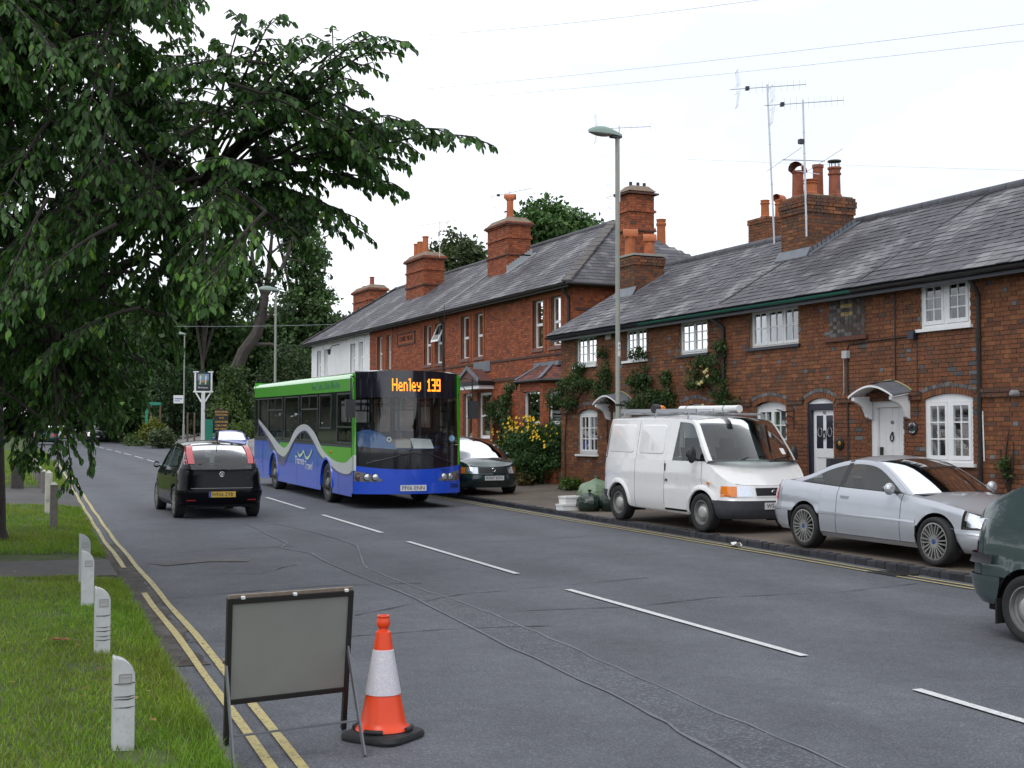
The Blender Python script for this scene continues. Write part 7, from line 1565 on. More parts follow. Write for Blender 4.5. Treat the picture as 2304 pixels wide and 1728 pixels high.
CH=[(5.28,12.3,5.1),(4.94,12.35,5.16),(4.62,12.38,5.22),(4.38,12.49,5.28),(4.31,12.16,5.96),(4.1,12.25,6),(3.93,12.33,5.94),(3.68,12.45,5.92),(3.43,12.57,5.87),(3.21,12.66,6.17),(2.96,12.99,6.21),(4.02,12.53,5.53),(3.89,12.59,5.63),(4.52,12.66,4.87),(4.28,12.77,4.94),(4.66,13.16,4.72),(4.4,13.28,4.75),(4.18,13.39,4.4),(3.99,13.47,4.5),(4.71,14.25,4.37),(4.43,14.38,4.38),(4.07,14.55,4.25),(3.86,14.89,3.98),(3.61,15.11,3.91),(3.29,15.49,3.69),(2.98,15.75,3.59),(2.67,16.34,3.35),(3,16.42,3.15),(2.86,16.94,2.83),(2.66,17.27,2.55),(2.33,17.65,2.43),(2.09,17.76,2.31),(2.05,16.93,1.74),(1.75,16.41,1.53),(1.6,16.47,1.75),(1.34,17.58,1.8),(1.21,18.19,1.89),(0.3,13.8,4.9),(2.3,19.5,6.1),(2.7,21.8,5.8),(1.2,14.8,8.8),(0.7,16.8,9.5),(1.5,16.6,3.6),(2.3,18.1,8.4),(2.3,16.9,6.9),(4.3,13.1,4.9),(-0.4,15.1,5.5),(1.2,13,7.2),(3,16.7,4),(0.7,14,7.9),(0.8,20.1,8.8),(1.6,20.2,7.1),(3,15.7,4.2),(2.3,15.3,9.3),(2.6,15.1,8.3),(2.4,13.3,6.6),(1.8,15.8,5),(2.7,20.4,5.4),(0.8,15.3,6.7),(-0.5,13.7,3.6),(0.9,17.1,3.3),(3,16.2,5.2),(0.9,13.7,5.7),(0.1,20.2,6.8),(0.3,18.5,4.1),(3.1,20.5,3.1),(-1,21,2.9),(-0.1,19.5,8.1),(-0.5,16.4,8.3),(1.2,18.8,9),(-1,18,7.7),(1,17,3.4),(-0.7,19.4,6.3),(1.1,13,6.2),(2.2,13.8,3.9),(2,17.5,4.9),(-0.8,16.7,4.7),(2,17.7,8.3),(0.3,23.5,11.2),(2,17.5,9.2),(2.8,13.5,3.8),(2.3,19.5,9.1),(-1.4,23.4,3.7),(-1,17.7,3.8),(-0.5,14.9,4.9),(0.4,17.9,8.7),(0.5,17.6,5.2),(2,21.3,4.6),(-0.2,15.3,6.1),(4.9,14.8,5.7),(-0.3,19.9,6.3),(3.2,18.5,5.7),(1.5,12.5,5.6),(1.9,20,4.9),(2.8,18.1,6.5),(-0.6,13.7,6.7),(0,15.9,4.1),(0.7,14.4,5.8),(-1,16.8,6),(1.8,17.2,6.2),(-0.4,14.8,6.5),(-0.6,21.4,2.6),(2.6,16.3,5.7),(2.6,12.1,4.6),(1.6,20.2,2.8),(2.5,12.5,5.5),(-0,16.8,5.4),(1.5,18.5,3.1),(0.8,14.2,5.9),(-0.2,15.3,4.8),(-0,22.5,10.2),(-0.3,16,4.8),(2.9,17.9,8.9),(1.9,23,6.8),(0,13,4.1),(2.2,15.6,6),(-0.5,15.2,6.8),(1.2,17.1,8.1),(0.8,14.8,6.5),(1.3,19.4,3.8),(-0.5,15.6,8.6),(1.7,14.9,8.6),(2.6,22.2,4.6),(0.7,21.6,3.5),(0.4,15.6,6.5),(-0.1,13.2,5.5),(1.6,14.9,7.7),(1.1,12.1,5.4),(1.8,22.4,10.4),(-1,19.9,4.4),(2,15.5,5.2),(-0.6,16.6,4.3),(2.2,16.5,6.1),(1.2,18.7,6.5),(3.4,17.9,7.3),(1.4,17,7.3),(4.2,13.8,6.3),(2.1,19.4,4.7),(-0.1,21.8,4.5),(-0.6,16,7.4),(1.9,17.3,2.9),(1.1,17.4,7.5),(-0.8,15.3,7.7),(0.8,19.8,9.1),(1.2,21.5,3.2),(-0.5,16.3,9.1),(-0.6,18.9,7),(1.5,22.1,6.1),(1.9,17.7,7.2),(-0.9,20.9,8),(0.9,12.4,3.3),(0.8,12.5,5.3),(4.7,13.8,5.3),(3.4,13.1,5.9),(-0.5,13.9,3.7),(0,14.3,7.1),(-0.6,17.7,7.5),(0.7,18,7.1),(0.9,17.3,6.3),(0.6,15.6,5.8),(4.3,12.7,5.2),(-0.9,17.6,8.1),(-0.1,16.6,9.4),(3.7,13.3,5.7),(-1.3,23.9,8),(0.4,19,9.5),(2,13.3,6.6),(2.2,18.6,5),(1.3,16.9,4.9),(-0.5,16.3,3.6),(1.2,22.2,6.9),(2.5,14.9,5.2),(-0.7,23.6,5.5),(1.9,17.5,7.7),(1,19.8,8.6),(2.4,15.6,9.3),(0.2,12.7,6.6),(0.4,13.4,5.1),(2.2,17.7,9),(2.5,12,4.1),(0.7,12.8,4.1),(2.3,15.6,6.6),(-0.8,23.7,11.3),(-0.7,16.4,7.8),(-0.7,15.2,5),(2.6,15.9,6.1),(0.1,16.1,4.9),(1.2,21.7,3.7),(-0.7,24.1,12.5),(1.3,16.7,4.4),(-0.2,17.7,5.1),(3.1,17.7,4.6),(-0.4,16.6,5.7),(1.3,12.4,6.3),(1.7,16.2,4.9),(-0.8,17.7,3.2),(1.8,14.4,8),(0.6,13.8,5.1),(2.1,12.3,7.1),(1.8,18,8.8),(2,19.1,4.9),(-0.3,14.7,6.5),(1.8,17.8,3.7),(1.5,17.6,6),(0.7,16.6,4.7),(1.8,17.6,2.9),(1.1,19.9,5.2),(2.7,18.7,5.8),(1.5,17.4,7.3),(0.9,18.5,2.9),(4.2,13.8,4.9),(0.7,15.2,7.6),(-0.4,19.2,2.8),(0.5,19.2,3.1),(-0.1,13.5,6.5),(0.1,13.1,6.1),(0.2,15.3,4.3),(2.1,12.2,5.4),(1.6,12.8,4.6),(1.2,13.9,5.2),(-0.4,15.3,5.9),(2.6,18.1,3.3),(-1.2,22.2,8.3),(2.6,14.9,5),(0.7,18.5,10.4),(1.6,21.9,10.3),(-0.5,19.2,5.8),(2.2,18.9,2.9),(0.1,14.8,5.3),(4,13.1,5.2),(0.5,16.3,7.8),(2.4,14.6,5.4),(-0.5,15.7,4.1),(1.1,18,4),(-0.3,19.8,2.9),(2.5,16.5,5.3),(-0.4,19,4.3),(-0.8,15.8,5.1),(0.3,20.2,2.5),(4,19.3,5.8),(-0.4,19.3,10.5),(2.1,13.3,4.2),(0.6,14.2,4),(-1.3,24,10.3),(0.8,13.8,6.9),(-0.2,17.3,6.7),(2,11.7,6),(2,18.3,6.2),(0.2,19.4,5.6),(2.2,16.8,9.2),(2,14.7,6.8),(-0.4,16,5.5),(2.1,15.5,5.8),(2,15.4,3.6),(-0.8,20.7,4.4),(-0.1,17.5,2.4),(1.9,19.1,4.6),(1.8,14.8,4.6),(3.2,15.9,4),(2.4,13.5,4.2),(-0.1,17.4,9),(2.1,13.4,6.3),(1,13.2,3.7),(1.8,19.2,3.4),(1.3,13.4,7),(0.1,19.4,3),(2.9,21.8,11.2),(1.9,18.6,9.5),(3.1,16.4,5.9),(0.8,15.6,6.4),(0.3,15.4,7.4),(2.3,14.7,3.6),(2.8,20.8,8.9),(-0.6,13.5,6.5),(4.3,13.1,5),(0.8,17.3,2.5),(1.5,14.7,3.6),(0.3,14.1,7.6),(2.1,11.7,6.4),(1.5,16.6,7.2),(1.4,18.6,3.3),(1.2,17.1,7),(2.4,16.9,10),(-0.5,19.5,3.2),(1,17,9.7),(3.5,14.1,5.9),(2.4,11.9,3.5),(0.2,12.7,3.6),(0.9,15.9,6),(3.7,14.9,6.2),(-0.3,15.8,3.9),(3.6,14.5,5.3),(0.6,15.1,6.5),(2.6,15,6.3),(3.2,13.5,5.7),(4,12.5,5),(4.1,15.7,6.8),(0.4,17.7,4.6),(1.9,18.5,6.4),(-0,16.2,5.9),(1,16,8.9),(1.9,15.7,7),(3,13.2,4.4),(0.6,15.5,7.3),(1.5,13.4,4.1),(0.4,12.8,6),(1.3,14.5,8.5),(0.7,22.7,8.5),(0.4,18.3,2.5),(3.6,18.3,6.6),(1.8,21.2,9.8),(1.6,21.1,4.1),(1.4,17.8,5.6),(3.1,14.2,6.2),(1.7,21.4,6.1),(-0.5,16.4,5.1),(0.8,15,6.4),(4.1,14.8,5.9),(3.1,17.8,3.9),(2.4,15.6,6.3),(1.5,20.5,3),(1.8,17.4,4.2),(1.2,17.5,4),(-0.6,13.4,4.5),(0.1,15.2,7.7),(-0.9,14.1,7.5),(-0.4,12.9,7.2),(-0.1,20,9.3),(-0.2,15,7.1),(0.8,17.3,4.6),(-1,15.9,8.2),(2.8,17.5,3.1),(2.3,21.8,7.1),(0.3,17.1,2.9),(1.8,21.8,3.8),(0.5,19.6,3.6),(-0.9,23.2,3),(0.9,17.9,9.7),(3.5,18.7,6.8),(-0.8,16.1,6.6),(1,17.9,5.5),(-0.7,17.9,5.3),(5,14.6,5.6),(1.5,17.3,2.4),(3.1,14.4,4.4),(1.5,19.1,4.6),(0.8,16.6,6.5),(3.4,18.5,8.2),(0.7,22.4,7.5),(2.6,14.6,5.7),(3.8,15.8,5.3),(1.4,14.9,6.3),(-0.3,16.2,9.2),(-1.3,20.2,7.6),(-1.4,23.1,9.6),(1.9,15.8,5.9),(-0.3,13.2,5.5),(0.7,12.5,3.2),(2.1,17.1,3.2),(-0.7,20.7,3.5),(2.5,13.3,5.1),(5,15.6,5.5),(2.1,14.6,4.1),(-0.7,17.6,3.2),(2.2,19.5,3),(0.9,14.8,3.9),(2,12.3,6.1)]
# the big cherry over the near verge: limbs reach to CH (tips of its boughs), leafy twigs hang from every bough
ct=thing('cherry_tree','big dark cherry tree overhanging the near verge with long leafy boughs','tree',(1.02,20.8,vz(1.02,20.8)-.05))
TB=Vector((1.02,20.8,vz(1.02,20.8)))
mb=MB();mb.tube([tuple(TB+Vector(p)) for p in ((0,0,-.1),(.0,0,.15),(.02,-.02,.6),(.0,.0,1.3),(-.03,0,2.1),(.0,-.1,2.9),(.05,-.25,3.6))],[.36,.28,.245,.235,.24,.23,.16],18)
HUBS=[Vector(p) for p in ((1.0,20.5,3.3),(1.3,19.0,4.4),(2.0,17.6,5.0),(2.6,16.2,5.2),(.6,18.0,5.4),(.3,16.0,5.6),(2.2,18.2,3.9),(1.6,17.4,3.2),(.2,20.0,5.8),(3.0,15.0,4.9),(1.2,15.2,6.2),(2.6,16.6,4.2),(-.9,17.6,4.6),(-1.0,15.6,5.0))]
PAR=[None,0,1,2,1,4,0,6,0,3,5,6,4,12]
rad=[.15,.12,.09,.065,.09,.06,.085,.055,.09,.045,.045,.05,.06,.045]
limbs=MB()
for i,p in enumerate(PAR):
 if p is None:a=TB+Vector((.0,-.05,2.7));ra=.2
 else:a=HUBS[p];ra=rad[p]
 b=HUBS[i];m1=a.lerp(b,.5)+Vector((random.uniform(-.1,.1),random.uniform(-.1,.1),.18));limbs.tube([tuple(a),tuple(m1),tuple(b)],[ra,(ra+rad[i])/2,rad[i]],9)
mb.build('trunk',BARK,ct,smooth_=True)
tb,td,tl=[],[],[]  # leaf bases, twig directions, liveness
boughs=MB()
def twig(p0,d0,ln,n,droop=.5):
 p=Vector(p0);d=Vector(d0).normalized();st=ln/n;pts=[tuple(p)]
 for i in range(n):
  d=(d+Vector((random.gauss(0,.06),random.gauss(0,.06),-droop/n))).normalized();p=p+d*st;pts.append(tuple(p))
  for sg in (-1,1):
   if random.random()<.93:tb.append(tuple(p+Vector((random.gauss(0,.012),random.gauss(0,.012),random.gauss(0,.008)))));td.append((tuple(d),sg))
 tb.append(tuple(p));td.append((tuple(d),0));boughs.tube(pts[::max(1,n//4)]+[pts[-1]],[.007]*(len(pts[::max(1,n//4)]))+[.003],4,cap=False)
CH2=[tuple(np.array(p)+rng.normal(0,.38,3)+np.array([-.2,.5,-.05])) for p in CH[CH_N:] if p[0]<2.5]
for k,tip in enumerate(list(CH)+CH2):
 tip=Vector(tip);h=min(HUBS,key=lambda q:(q-tip).length+max(0,q.z-tip.z-1.2)*.5);edge=k<CH_N
 v=tip-h;ln=v.length;L0=min(ln,random.uniform(1.5,2.3) if edge else random.uniform(.9,1.6));out=v.normalized()
 if not edge:out=(out+Vector((random.gauss(0,.5),random.gauss(0,.5),random.gauss(-.35,.45)))).normalized()
 start=tip-out*L0 if ln>L0 or not edge else Vector(h)
 mid=start.lerp(tip,.5)+Vector((0,0,.22 if edge else .12));P=[start.lerp(mid,t)*(1-t)+mid.lerp(tip,t)*t for t in np.linspace(0,1,9)]
 boughs.tube([tuple(p) for p in P],list(np.linspace(.020,.006,9)),5,cap=False)
 if edge and ln>L0:boughs.tube([tuple(h),tuple(h.lerp(start,.5)+Vector((0,0,.1))),tuple(start)],[.035,.028,.02],5,cap=False)
 elif k%4==0:boughs.tube([tuple(h),tuple(h.lerp(start,.5)+Vector((0,0,.1))),tuple(start)],[.03,.024,.018],5,cap=False)
 for i in range(2,9):
  d=(P[i]-P[i-1]).normalized();side=d.cross(Vector((0,0,1))).normalized();taper=1-.55*(i/8) if edge else 1-.25*(i/8)
  for sg in (-1,1):
   if random.random()<(.55 if (edge and i>5) else .86):twig(P[i],d*.8+side*sg*random.uniform(.45,.95)+Vector((0,0,random.uniform(-.35,.25))),random.uniform(.30,.62)*taper,int(7*taper)+1)
 twig(P[7],(P[8]-P[7]).normalized()+Vector((0,0,-.05)),.42,8,.25)
 for p in P[4:]:tb.append(tuple(p));td.append((tuple((P[8]-P[0]).normalized()),random.choice((-1,1))))
limbs.build('bough',BARK,ct,smooth_=True);bo=boughs.build('branch',BARK,ct);bo['kind']='stuff'
tb=np.array(tb);dd=np.array([t[0] for t in td]);sg=np.array([t[1] for t in td],float);N=len(tb)
side=unit(np.cross(dd,np.array([0,0,1.0]))+1e-6);ld=unit(dd*.55+side*sg[:,None]*(.35+.35*rng.random((N,1)))+np.array([0,0,-1.0])*(.45+.55*rng.random((N,1)))+rng.normal(0,.12,(N,3)))
up=unit(np.array([0,0,1.0])+rng.normal(0,.35,(N,3)));LL=.068+.055*rng.random(N)**.8;t=rng.random((N,1));young=(rng.random((N,1))<.10)
col=np.array([.038,.104,.017])*(.60+.85*t)+young*np.array([.06,.10,.006]);yel=rng.random(N)<.0012;col[yel]=(.35,.26,.03)
# the 300 leaves that show largest are objects of their own, the rest one crown
cf=np.array([0,0,EYE]);dist=np.linalg.norm(tb-cf,axis=1);az=np.arctan2(tb[:,0],tb[:,1]);el=(tb[:,2]-EYE)/dist;inv=(az>.03)&(el<.30);order=np.argsort(np.where(inv,dist,1e9));big=order[:300];restm=np.ones(N,bool);restm[big]=False
V,F,c=leaves_mesh(tb[restm],ld[restm],up[restm],LL[restm],LL[restm]*.47,col[restm]);cr_=np_mesh('crown',V,F,LEAFC,c,ct,ROOT[ct.name]);cr_['kind']='stuff'
lms=[]
for i in range(6):
 V,F,c=leaves_mesh(np.zeros((1,3)),np.array([[1.,0,0]]),np.array([[0,0,1.]]),np.array([1.]),np.array([.47]),col[big[i*7]][None]);o=np_mesh('leaf',V,F,LEAFC,c);lms.append(o.data);bpy.data.objects.remove(o)
for i in big:
 o=bpy.data.objects.new('leaf',lms[int(i)%6]);COL.objects.link(o);o.parent=ct;x=Vector(ld[i]).normalized();y=Vector(up[i]).cross(x).normalized();z=x.cross(y)
 o.location=Vector(tb[i])-Vector(ROOT[ct.name]);o.rotation_euler=Matrix((x,y,z)).transposed().to_euler();o.scale=(LL[i],)*3

def crown(lobes,n,size,per=26,cl=.55,shell=.55,col=(.030,.060,.018),var=.5,hi=(.055,.095,.02)):
 """leaf clumps spread through ellipsoid lobes [(centre, radii)]"""
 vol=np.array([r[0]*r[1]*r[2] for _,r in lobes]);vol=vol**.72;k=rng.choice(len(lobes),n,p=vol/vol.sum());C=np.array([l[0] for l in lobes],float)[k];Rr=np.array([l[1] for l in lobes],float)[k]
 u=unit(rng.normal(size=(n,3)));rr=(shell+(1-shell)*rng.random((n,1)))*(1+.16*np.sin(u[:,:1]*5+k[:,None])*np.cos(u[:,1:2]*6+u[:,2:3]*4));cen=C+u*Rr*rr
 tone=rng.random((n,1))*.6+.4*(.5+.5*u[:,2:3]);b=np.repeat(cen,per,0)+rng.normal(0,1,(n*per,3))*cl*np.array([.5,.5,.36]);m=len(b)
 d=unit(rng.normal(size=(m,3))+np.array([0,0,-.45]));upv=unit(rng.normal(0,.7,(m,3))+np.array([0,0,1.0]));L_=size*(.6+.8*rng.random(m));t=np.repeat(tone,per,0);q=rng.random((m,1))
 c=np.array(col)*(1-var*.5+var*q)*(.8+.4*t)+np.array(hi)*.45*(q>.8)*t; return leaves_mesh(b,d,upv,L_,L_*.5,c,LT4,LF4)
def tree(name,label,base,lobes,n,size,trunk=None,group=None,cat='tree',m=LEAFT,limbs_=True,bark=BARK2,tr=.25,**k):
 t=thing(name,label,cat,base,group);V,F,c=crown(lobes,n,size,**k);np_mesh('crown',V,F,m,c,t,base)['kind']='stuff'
 mb=MB();top=Vector(lobes[0][0]);B0=Vector(base)
 if trunk is None:
  mid=B0.lerp(Vector((top.x,top.y,top.z)),.5)+Vector((random.uniform(-.3,.3),0,0));mb.tube([tuple(B0-Vector((0,0,.2))),tuple(B0.lerp(mid,.5)),tuple(mid),tuple(top)],[tr,tr*.8,tr*.6,tr*.2],9)
  if limbs_:
   for c_,r_ in lobes[1:]:mb.tube([tuple(mid),tuple(mid.lerp(Vector(c_),.6)+Vector((0,0,.3))),tuple(c_)],[tr*.45,tr*.3,tr*.1],6)
 else:
  for pts,rr in trunk:mb.tube(pts,rr,9)
 mb.build('trunk',bark,t,smooth_=True); return t
G_W='tall trees of the wood across the far road'
tree('ash_tree','tall broken-crowned tree rising above the bus beside the leaning trunk',(30.5,109,2.2),[((30.6,108.6,17.5),(1.9,2,3.4)),((30.9,108.6,13.4),(2.5,2.4,2.6)),((29.2,109,20.6),(1.9,2,2.1)),((31.6,108.4,11.2),(2.3,2.2,2.0)),((28.3,109,11.0),(2.3,2.4,2.2)),((30.2,108,8.0),(3.2,3,2.6)),((27.4,109,22.0),(2.4,2.4,1.8))],900,.42,group=G_W,shell=.45,col=(.065,.125,.038),hi=(.12,.18,.05),tr=.4,per=22)
lt=[([(21.6,100.3,1.5),(22.4,99.7,6.6),(23.1,99.3,8.6),(24.0,98.8,10.0),(24.35,98.6,11.6),(24.5,98.45,12.9)],[.60,.52,.47,.43,.40,.36]),([(24.5,98.45,12.8),(23.95,98.6,14.3),(23.6,98.75,15.7),(23.5,98.8,17.8)],[.24,.20,.16,.08]),([(24.5,98.45,12.8),(24.75,98.3,14.4),(24.85,98.2,16.2),(25.0,98,18.5)],[.26,.2,.16,.08]),([(24.55,98.4,12.9),(25.5,98,14.6),(26.0,97.7,15.9),(26.5,97.5,17.6),(27.3,97.2,19.0)],[.22,.17,.14,.12,.06]),([(24.9,98.2,16.2),(25.7,97.9,16.9),(26.3,97.7,17.2)],[.10,.08,.05]),([(24.1,98.75,10.6),(25.0,98.3,11.5),(26.4,97.7,12.2)],[.14,.11,.05]),([(23.6,99.1,9.2),(25,98.4,9.2),(26.6,97.7,8.7)],[.16,.12,.05]),([(25.9,97.8,15.8),(27.2,97.2,15.6)],[.08,.04])]
tree('leaning_tree','leaning bare-stemmed tree forking high against the sky',(21.6,100.3,1.6),[((24.4,98.3,19.4),(3.4,2.5,1.3)),((23.7,98.6,14.6),(.7,.7,.7)),((24.9,98.2,14.0),(.6,.6,.8)),((23.3,98.9,12.0),(.8,.8,.8)),((25.9,97.8,11.9),(.9,.8,.6)),((27.2,97.3,19.5),(1.8,1.6,1.4)),((22.2,99,19.6),(2,1.8,1.4)),((26.3,97.6,8.6),(.8,.6,.5))],330,.38,trunk=lt,group=G_W,shell=.3,col=(.035,.065,.026),per=20)
G_D=[((14.6,152,13.5),7.0,7.5,'dark tree closing the end of the road on the left'),((5.5,150,12.5),7.5,7.5,'dark tree beyond the far bend, behind the cherry trunk'),((18.4,122,11.8),3.9,5.0,'dark round tree behind the roadside lamp post'),((22.4,114,10.8),4.0,4.2,'dark tree directly behind the pub sign'),((22.0,108,14.4),2.9,3.2,'tall dark crown just left of the leaning trunk'),((26.5,118,9.0),4.6,5.4,'dark tree behind the leaning trunk'),((15.9,112,5.4),2.9,3.6,'low dark tree behind the blue disc sign'),((-4.0,138,11),7.5,8,'dark tree on the far left beyond the verge'),((-6,96,8.5),5.5,6.5,'tree on the near side of the road past the drives'),((33,128,10),4.5,6,'tree filling the gap between the ash and the white house'),((23,240,14),11,12,'faraway tree where the road goes out of sight'),((2,205,13),12,12,'faraway tree on the left of the vanishing road')]
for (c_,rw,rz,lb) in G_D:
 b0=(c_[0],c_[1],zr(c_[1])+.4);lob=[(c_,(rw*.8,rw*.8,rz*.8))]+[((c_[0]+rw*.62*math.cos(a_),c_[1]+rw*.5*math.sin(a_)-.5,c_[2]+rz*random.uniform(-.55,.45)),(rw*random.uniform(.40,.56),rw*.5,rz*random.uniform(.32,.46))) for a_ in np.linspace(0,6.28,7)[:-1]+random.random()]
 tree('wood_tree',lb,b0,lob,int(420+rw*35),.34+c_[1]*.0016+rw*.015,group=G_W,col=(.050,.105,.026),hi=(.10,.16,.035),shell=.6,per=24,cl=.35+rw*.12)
tree('garden_tree','dark domed tree behind the villa ridge beside the tall banded stack',(36.5,74,1.2),[((36.5,73,13.9),(3.2,3,3.2)),((34.6,73,13.0),(2.1,2,2.0)),((38.6,73,12.8),(2.0,2,2.4)),((37.6,72.4,14.6),(1.9,1.8,1.7)),((35.6,72.4,14.8),(1.8,1.7,1.6))],700,.34,col=(.050,.105,.026),hi=(.10,.17,.035),shell=.6)
tree('garden_tree','paler rounded tree behind the villa roof between two banded stacks',(33.5,82,1.3),[((33.5,81,13.4),(2.5,2.3,2.3)),((32.2,81,12.4),(1.7,1.6,1.8)),((35.0,80.6,12.6),(1.6,1.6,2.0))],420,.32,col=(.050,.075,.024),hi=(.10,.13,.04),shell=.6)
tree('garden_tree','distant blue green tree by the roof end of the white house',(55,182,3),[((56.4,182.7,16.5),(5,4,3.6)),((52,183,15),(4,4,4))],260,.8,col=(.03,.06,.035),shell=.6,cl=1.0)
# low woods filling behind: nobody could count it
V,F,c=crown([((x,165+12*math.sin(x),5.5+1.5*math.sin(x*.7)),(6,4,6.0)) for x in range(-60,60,6)],2600,.9,per=16,cl=1.3,col=(.038,.080,.022),hi=(.07,.12,.03),shell=.5);np_mesh('woodland',V,F,LEAFT,c)['kind']='stuff'
V,F,c=crown([((x,100+.5*x,3.6),(2.4,2.2,2.4)) for x in np.arange(18.6,44,2.6)]+[((x,106+.6*x,5),(2.6,2.5,4.2)) for x in np.arange(17,40,3)],1700,.42,per=16,cl=.8,col=(.050,.105,.024),hi=(.10,.17,.035),shell=.5);np_mesh('undergrowth',V,F,LEAFT,c)['kind']='stuff'
V,F,c=crown([((x,118-1.6*(x-17),2.0),(1.2,2,.35)) for x in np.arange(14.5,19,1.0)]+[((14.8+.12*y_,97+y_,1.75+.01*y_),(.6,1.5,.22)) for y_ in np.arange(0,24,2.0)],420,.25,per=14,cl=.5,col=(.05,.085,.02),shell=.3);np_mesh('rough_grass',V,F,LEAFS,c)['kind']='stuff'
G_S='shrubs round the pub forecourt'
for lb,c_,r_,n_,co,hi in (('yellow green mound of shrub beside the forecourt entrance',(14.9,90.6,2.5),(.75,.7,.75),110,(.11,.13,.015),(.2,.2,.02)),('grey green low shrub in front of the yellow one',(15.1,88.2,2.0),(.9,.7,.55),110,(.075,.105,.045),(.12,.14,.08)),
  ('upright bright green bush behind the pub sign',(19.9,88.5,4.6),(1.2,1.1,2.4),230,(.045,.085,.022),(.09,.14,.03)),('rounded green bush left of the pub sign post',(18.4,100.5,5.0),(2.0,1.6,3.0),260,(.030,.062,.022),(.06,.10,.03)),('light leafy sapling by the menu board',(19.2,87.2,3.6),(1.0,.9,1.2),140,(.06,.10,.02),(.11,.16,.03)),('big dark hedge bush rising behind the bus roof',(25.0,93,5.6),(2.3,2.0,3.4),300,(.030,.055,.016),(.06,.09,.02)),('light green low hedge behind the blue car',(19.6,80.5,2.2),(2.6,.8,.8),160,(.06,.10,.015),(.11,.16,.02))):
 tree('shrub',lb,(c_[0],c_[1],c_[2]-r_[2]),[(c_,r_),((c_[0]+r_[0]*.4,c_[1]-.2,c_[2]-r_[2]*.35),(r_[0]*.6,r_[1]*.6,r_[2]*.6)),((c_[0]-r_[0]*.4,c_[1]-.2,c_[2]-r_[2]*.3),(r_[0]*.6,r_[1]*.6,r_[2]*.65))],n_,.17+.05*r_[2]*.6,group=G_S,cat='shrub',m=LEAFS,col=co,hi=hi,per=24,cl=.22+.12*r_[2],limbs_=False,tr=.06)
# flowering bush behind a garden wall at the cottage end
fb=tree('flowering_bush','dark bush topped with yellow flowers at the end of the cottages',(15.9,32.6,.8),[((15.85,32.7,1.55),(.85,1.9,.85)),((15.5,31.9,1.3),(.6,1.0,.6)),((15.6,33.6,1.4),(.6,1.0,.75)),((15.9,32.2,2.0),(.6,1.3,.45))],560,.085,cat='bush',m=LEAFS,col=(.032,.080,.016),hi=(.07,.13,.02),per=26,cl=.16,limbs_=False,tr=.04)
fm=MB();YEL=MM('yellow_petals',(.75,.48,.008),.5)
for i in range(120):
 y=random.uniform(30.9,34.5);u=(y-32.6)/1.9;z=1.55+.95*math.sqrt(max(.02,1-u*u))+random.uniform(-.42,.12);x=15.35+random.uniform(-.25,.35);s=random.uniform(.035,.06);nrm=unit(np.array([-1.,random.uniform(-.9,.3),random.uniform(-.2,.6)]));e1=unit(np.cross(nrm,[0,0,1.]));e2=np.cross(nrm,e1);P=[np.array([x,y,z])+(e1*math.cos(a_)+e2*math.sin(a_))*s*(1 if k_%2 else .5)+nrm*(.018 if k_%2 else 0) for k_,a_ in enumerate(np.linspace(0,6.283,10,endpoint=False))];fm.add([tuple(p) for p in P],[tuple(range(10))])
fo=fm.build('flower',YEL,fb);fo['kind']='stuff'
# climbing roses and creeper on the fronts: stems with leaf clumps standing off the brick
def climber(label,spots,n,X,stems,size=.06,col=(.042,.085,.022),hi=(.09,.14,.035),flowers=(),fm_=None,fs=.055,cat='climbing plant',pal=None):
 t=thing('climbing_rose',label,cat,(X,spots[0][0],base_z(spots[0][0])));V,F,c=crown([((X-.10-r_*.12,y,z),(.10+r_*.20,r_,rz)) for y,z,r_,rz in spots],n,size,per=20,cl=.10,col=col,hi=hi,shell=.2)
 V[:,0]=np.minimum(V[:,0],X-.02);np_mesh('leaves',V,F,LEAFS,c,t,t.location)['kind']='stuff';mb=MB()
 for s_ in stems:mb.tube([(X-.04,y,z) for y,z in s_],[.016]*(len(s_)-1)+[.006],5)
 mb.build('stem',BARK,t)
 for y,z in flowers:
  f=MB();
  for k_ in range(3):f.add([(X-.22-.02*k_-(.012 if q%2 else 0),y+(fs-.016*k_)*(1 if q%2 else .8)*math.cos(q*.524+k_),z+(fs-.016*k_)*(1 if q%2 else .8)*math.sin(q*.524+k_)) for q in range(12)],[tuple(range(12))[::-1]])
  f.build('flower',fm_ or MM('cream_petals',(.75,.66,.30),.6),t)
 return t
climber('climbing rose round the leftmost upper window, hanging past the cottage corner',[(30.3,3.25,.55,.42),(29.6,3.45,.5,.32),(30.9,2.95,.3,.3),(29.0,3.35,.45,.25),(29.9,2.9,.5,.2),(28.4,3.2,.25,.3),(29.4,3.75,.35,.14)],190,CX_,[[(30.3,.8),(30.35,1.8),(30.2,2.9),(29.5,3.4)],[(30.2,2.6),(29.3,3.2),(28.5,3.4)]])
climber('climbing rose between the two left upper windows behind the lamp post',[(28.1,4.1,.22,.22),(28.0,3.5,.25,.4),(27.9,3.0,.35,.25),(28.2,2.9,.3,.15)],75,CX_,[[(28.0,.8),(28.05,2.4),(28.0,3.4),(28.1,4.2)]])
climber('rose spreading below the second upper window, one spray across its sill',[(26.35,3.95,.38,.16),(26.2,3.35,.5,.32),(25.8,2.95,.55,.3),(26.6,3.3,.35,.3),(25.4,2.75,.4,.18),(26.5,2.75,.5,.12)],180,CX_,[[(25.9,.8),(25.95,2.2),(26.1,3.2),(26.4,4.0)]])
climber('thin creeper on the brick between the second and third upper windows',[(25.2,3.3,.22,.3),(25.0,2.9,.3,.25)],40,CX_,[[(25.1,.8),(25.1,2.6),(25.2,3.5)]])
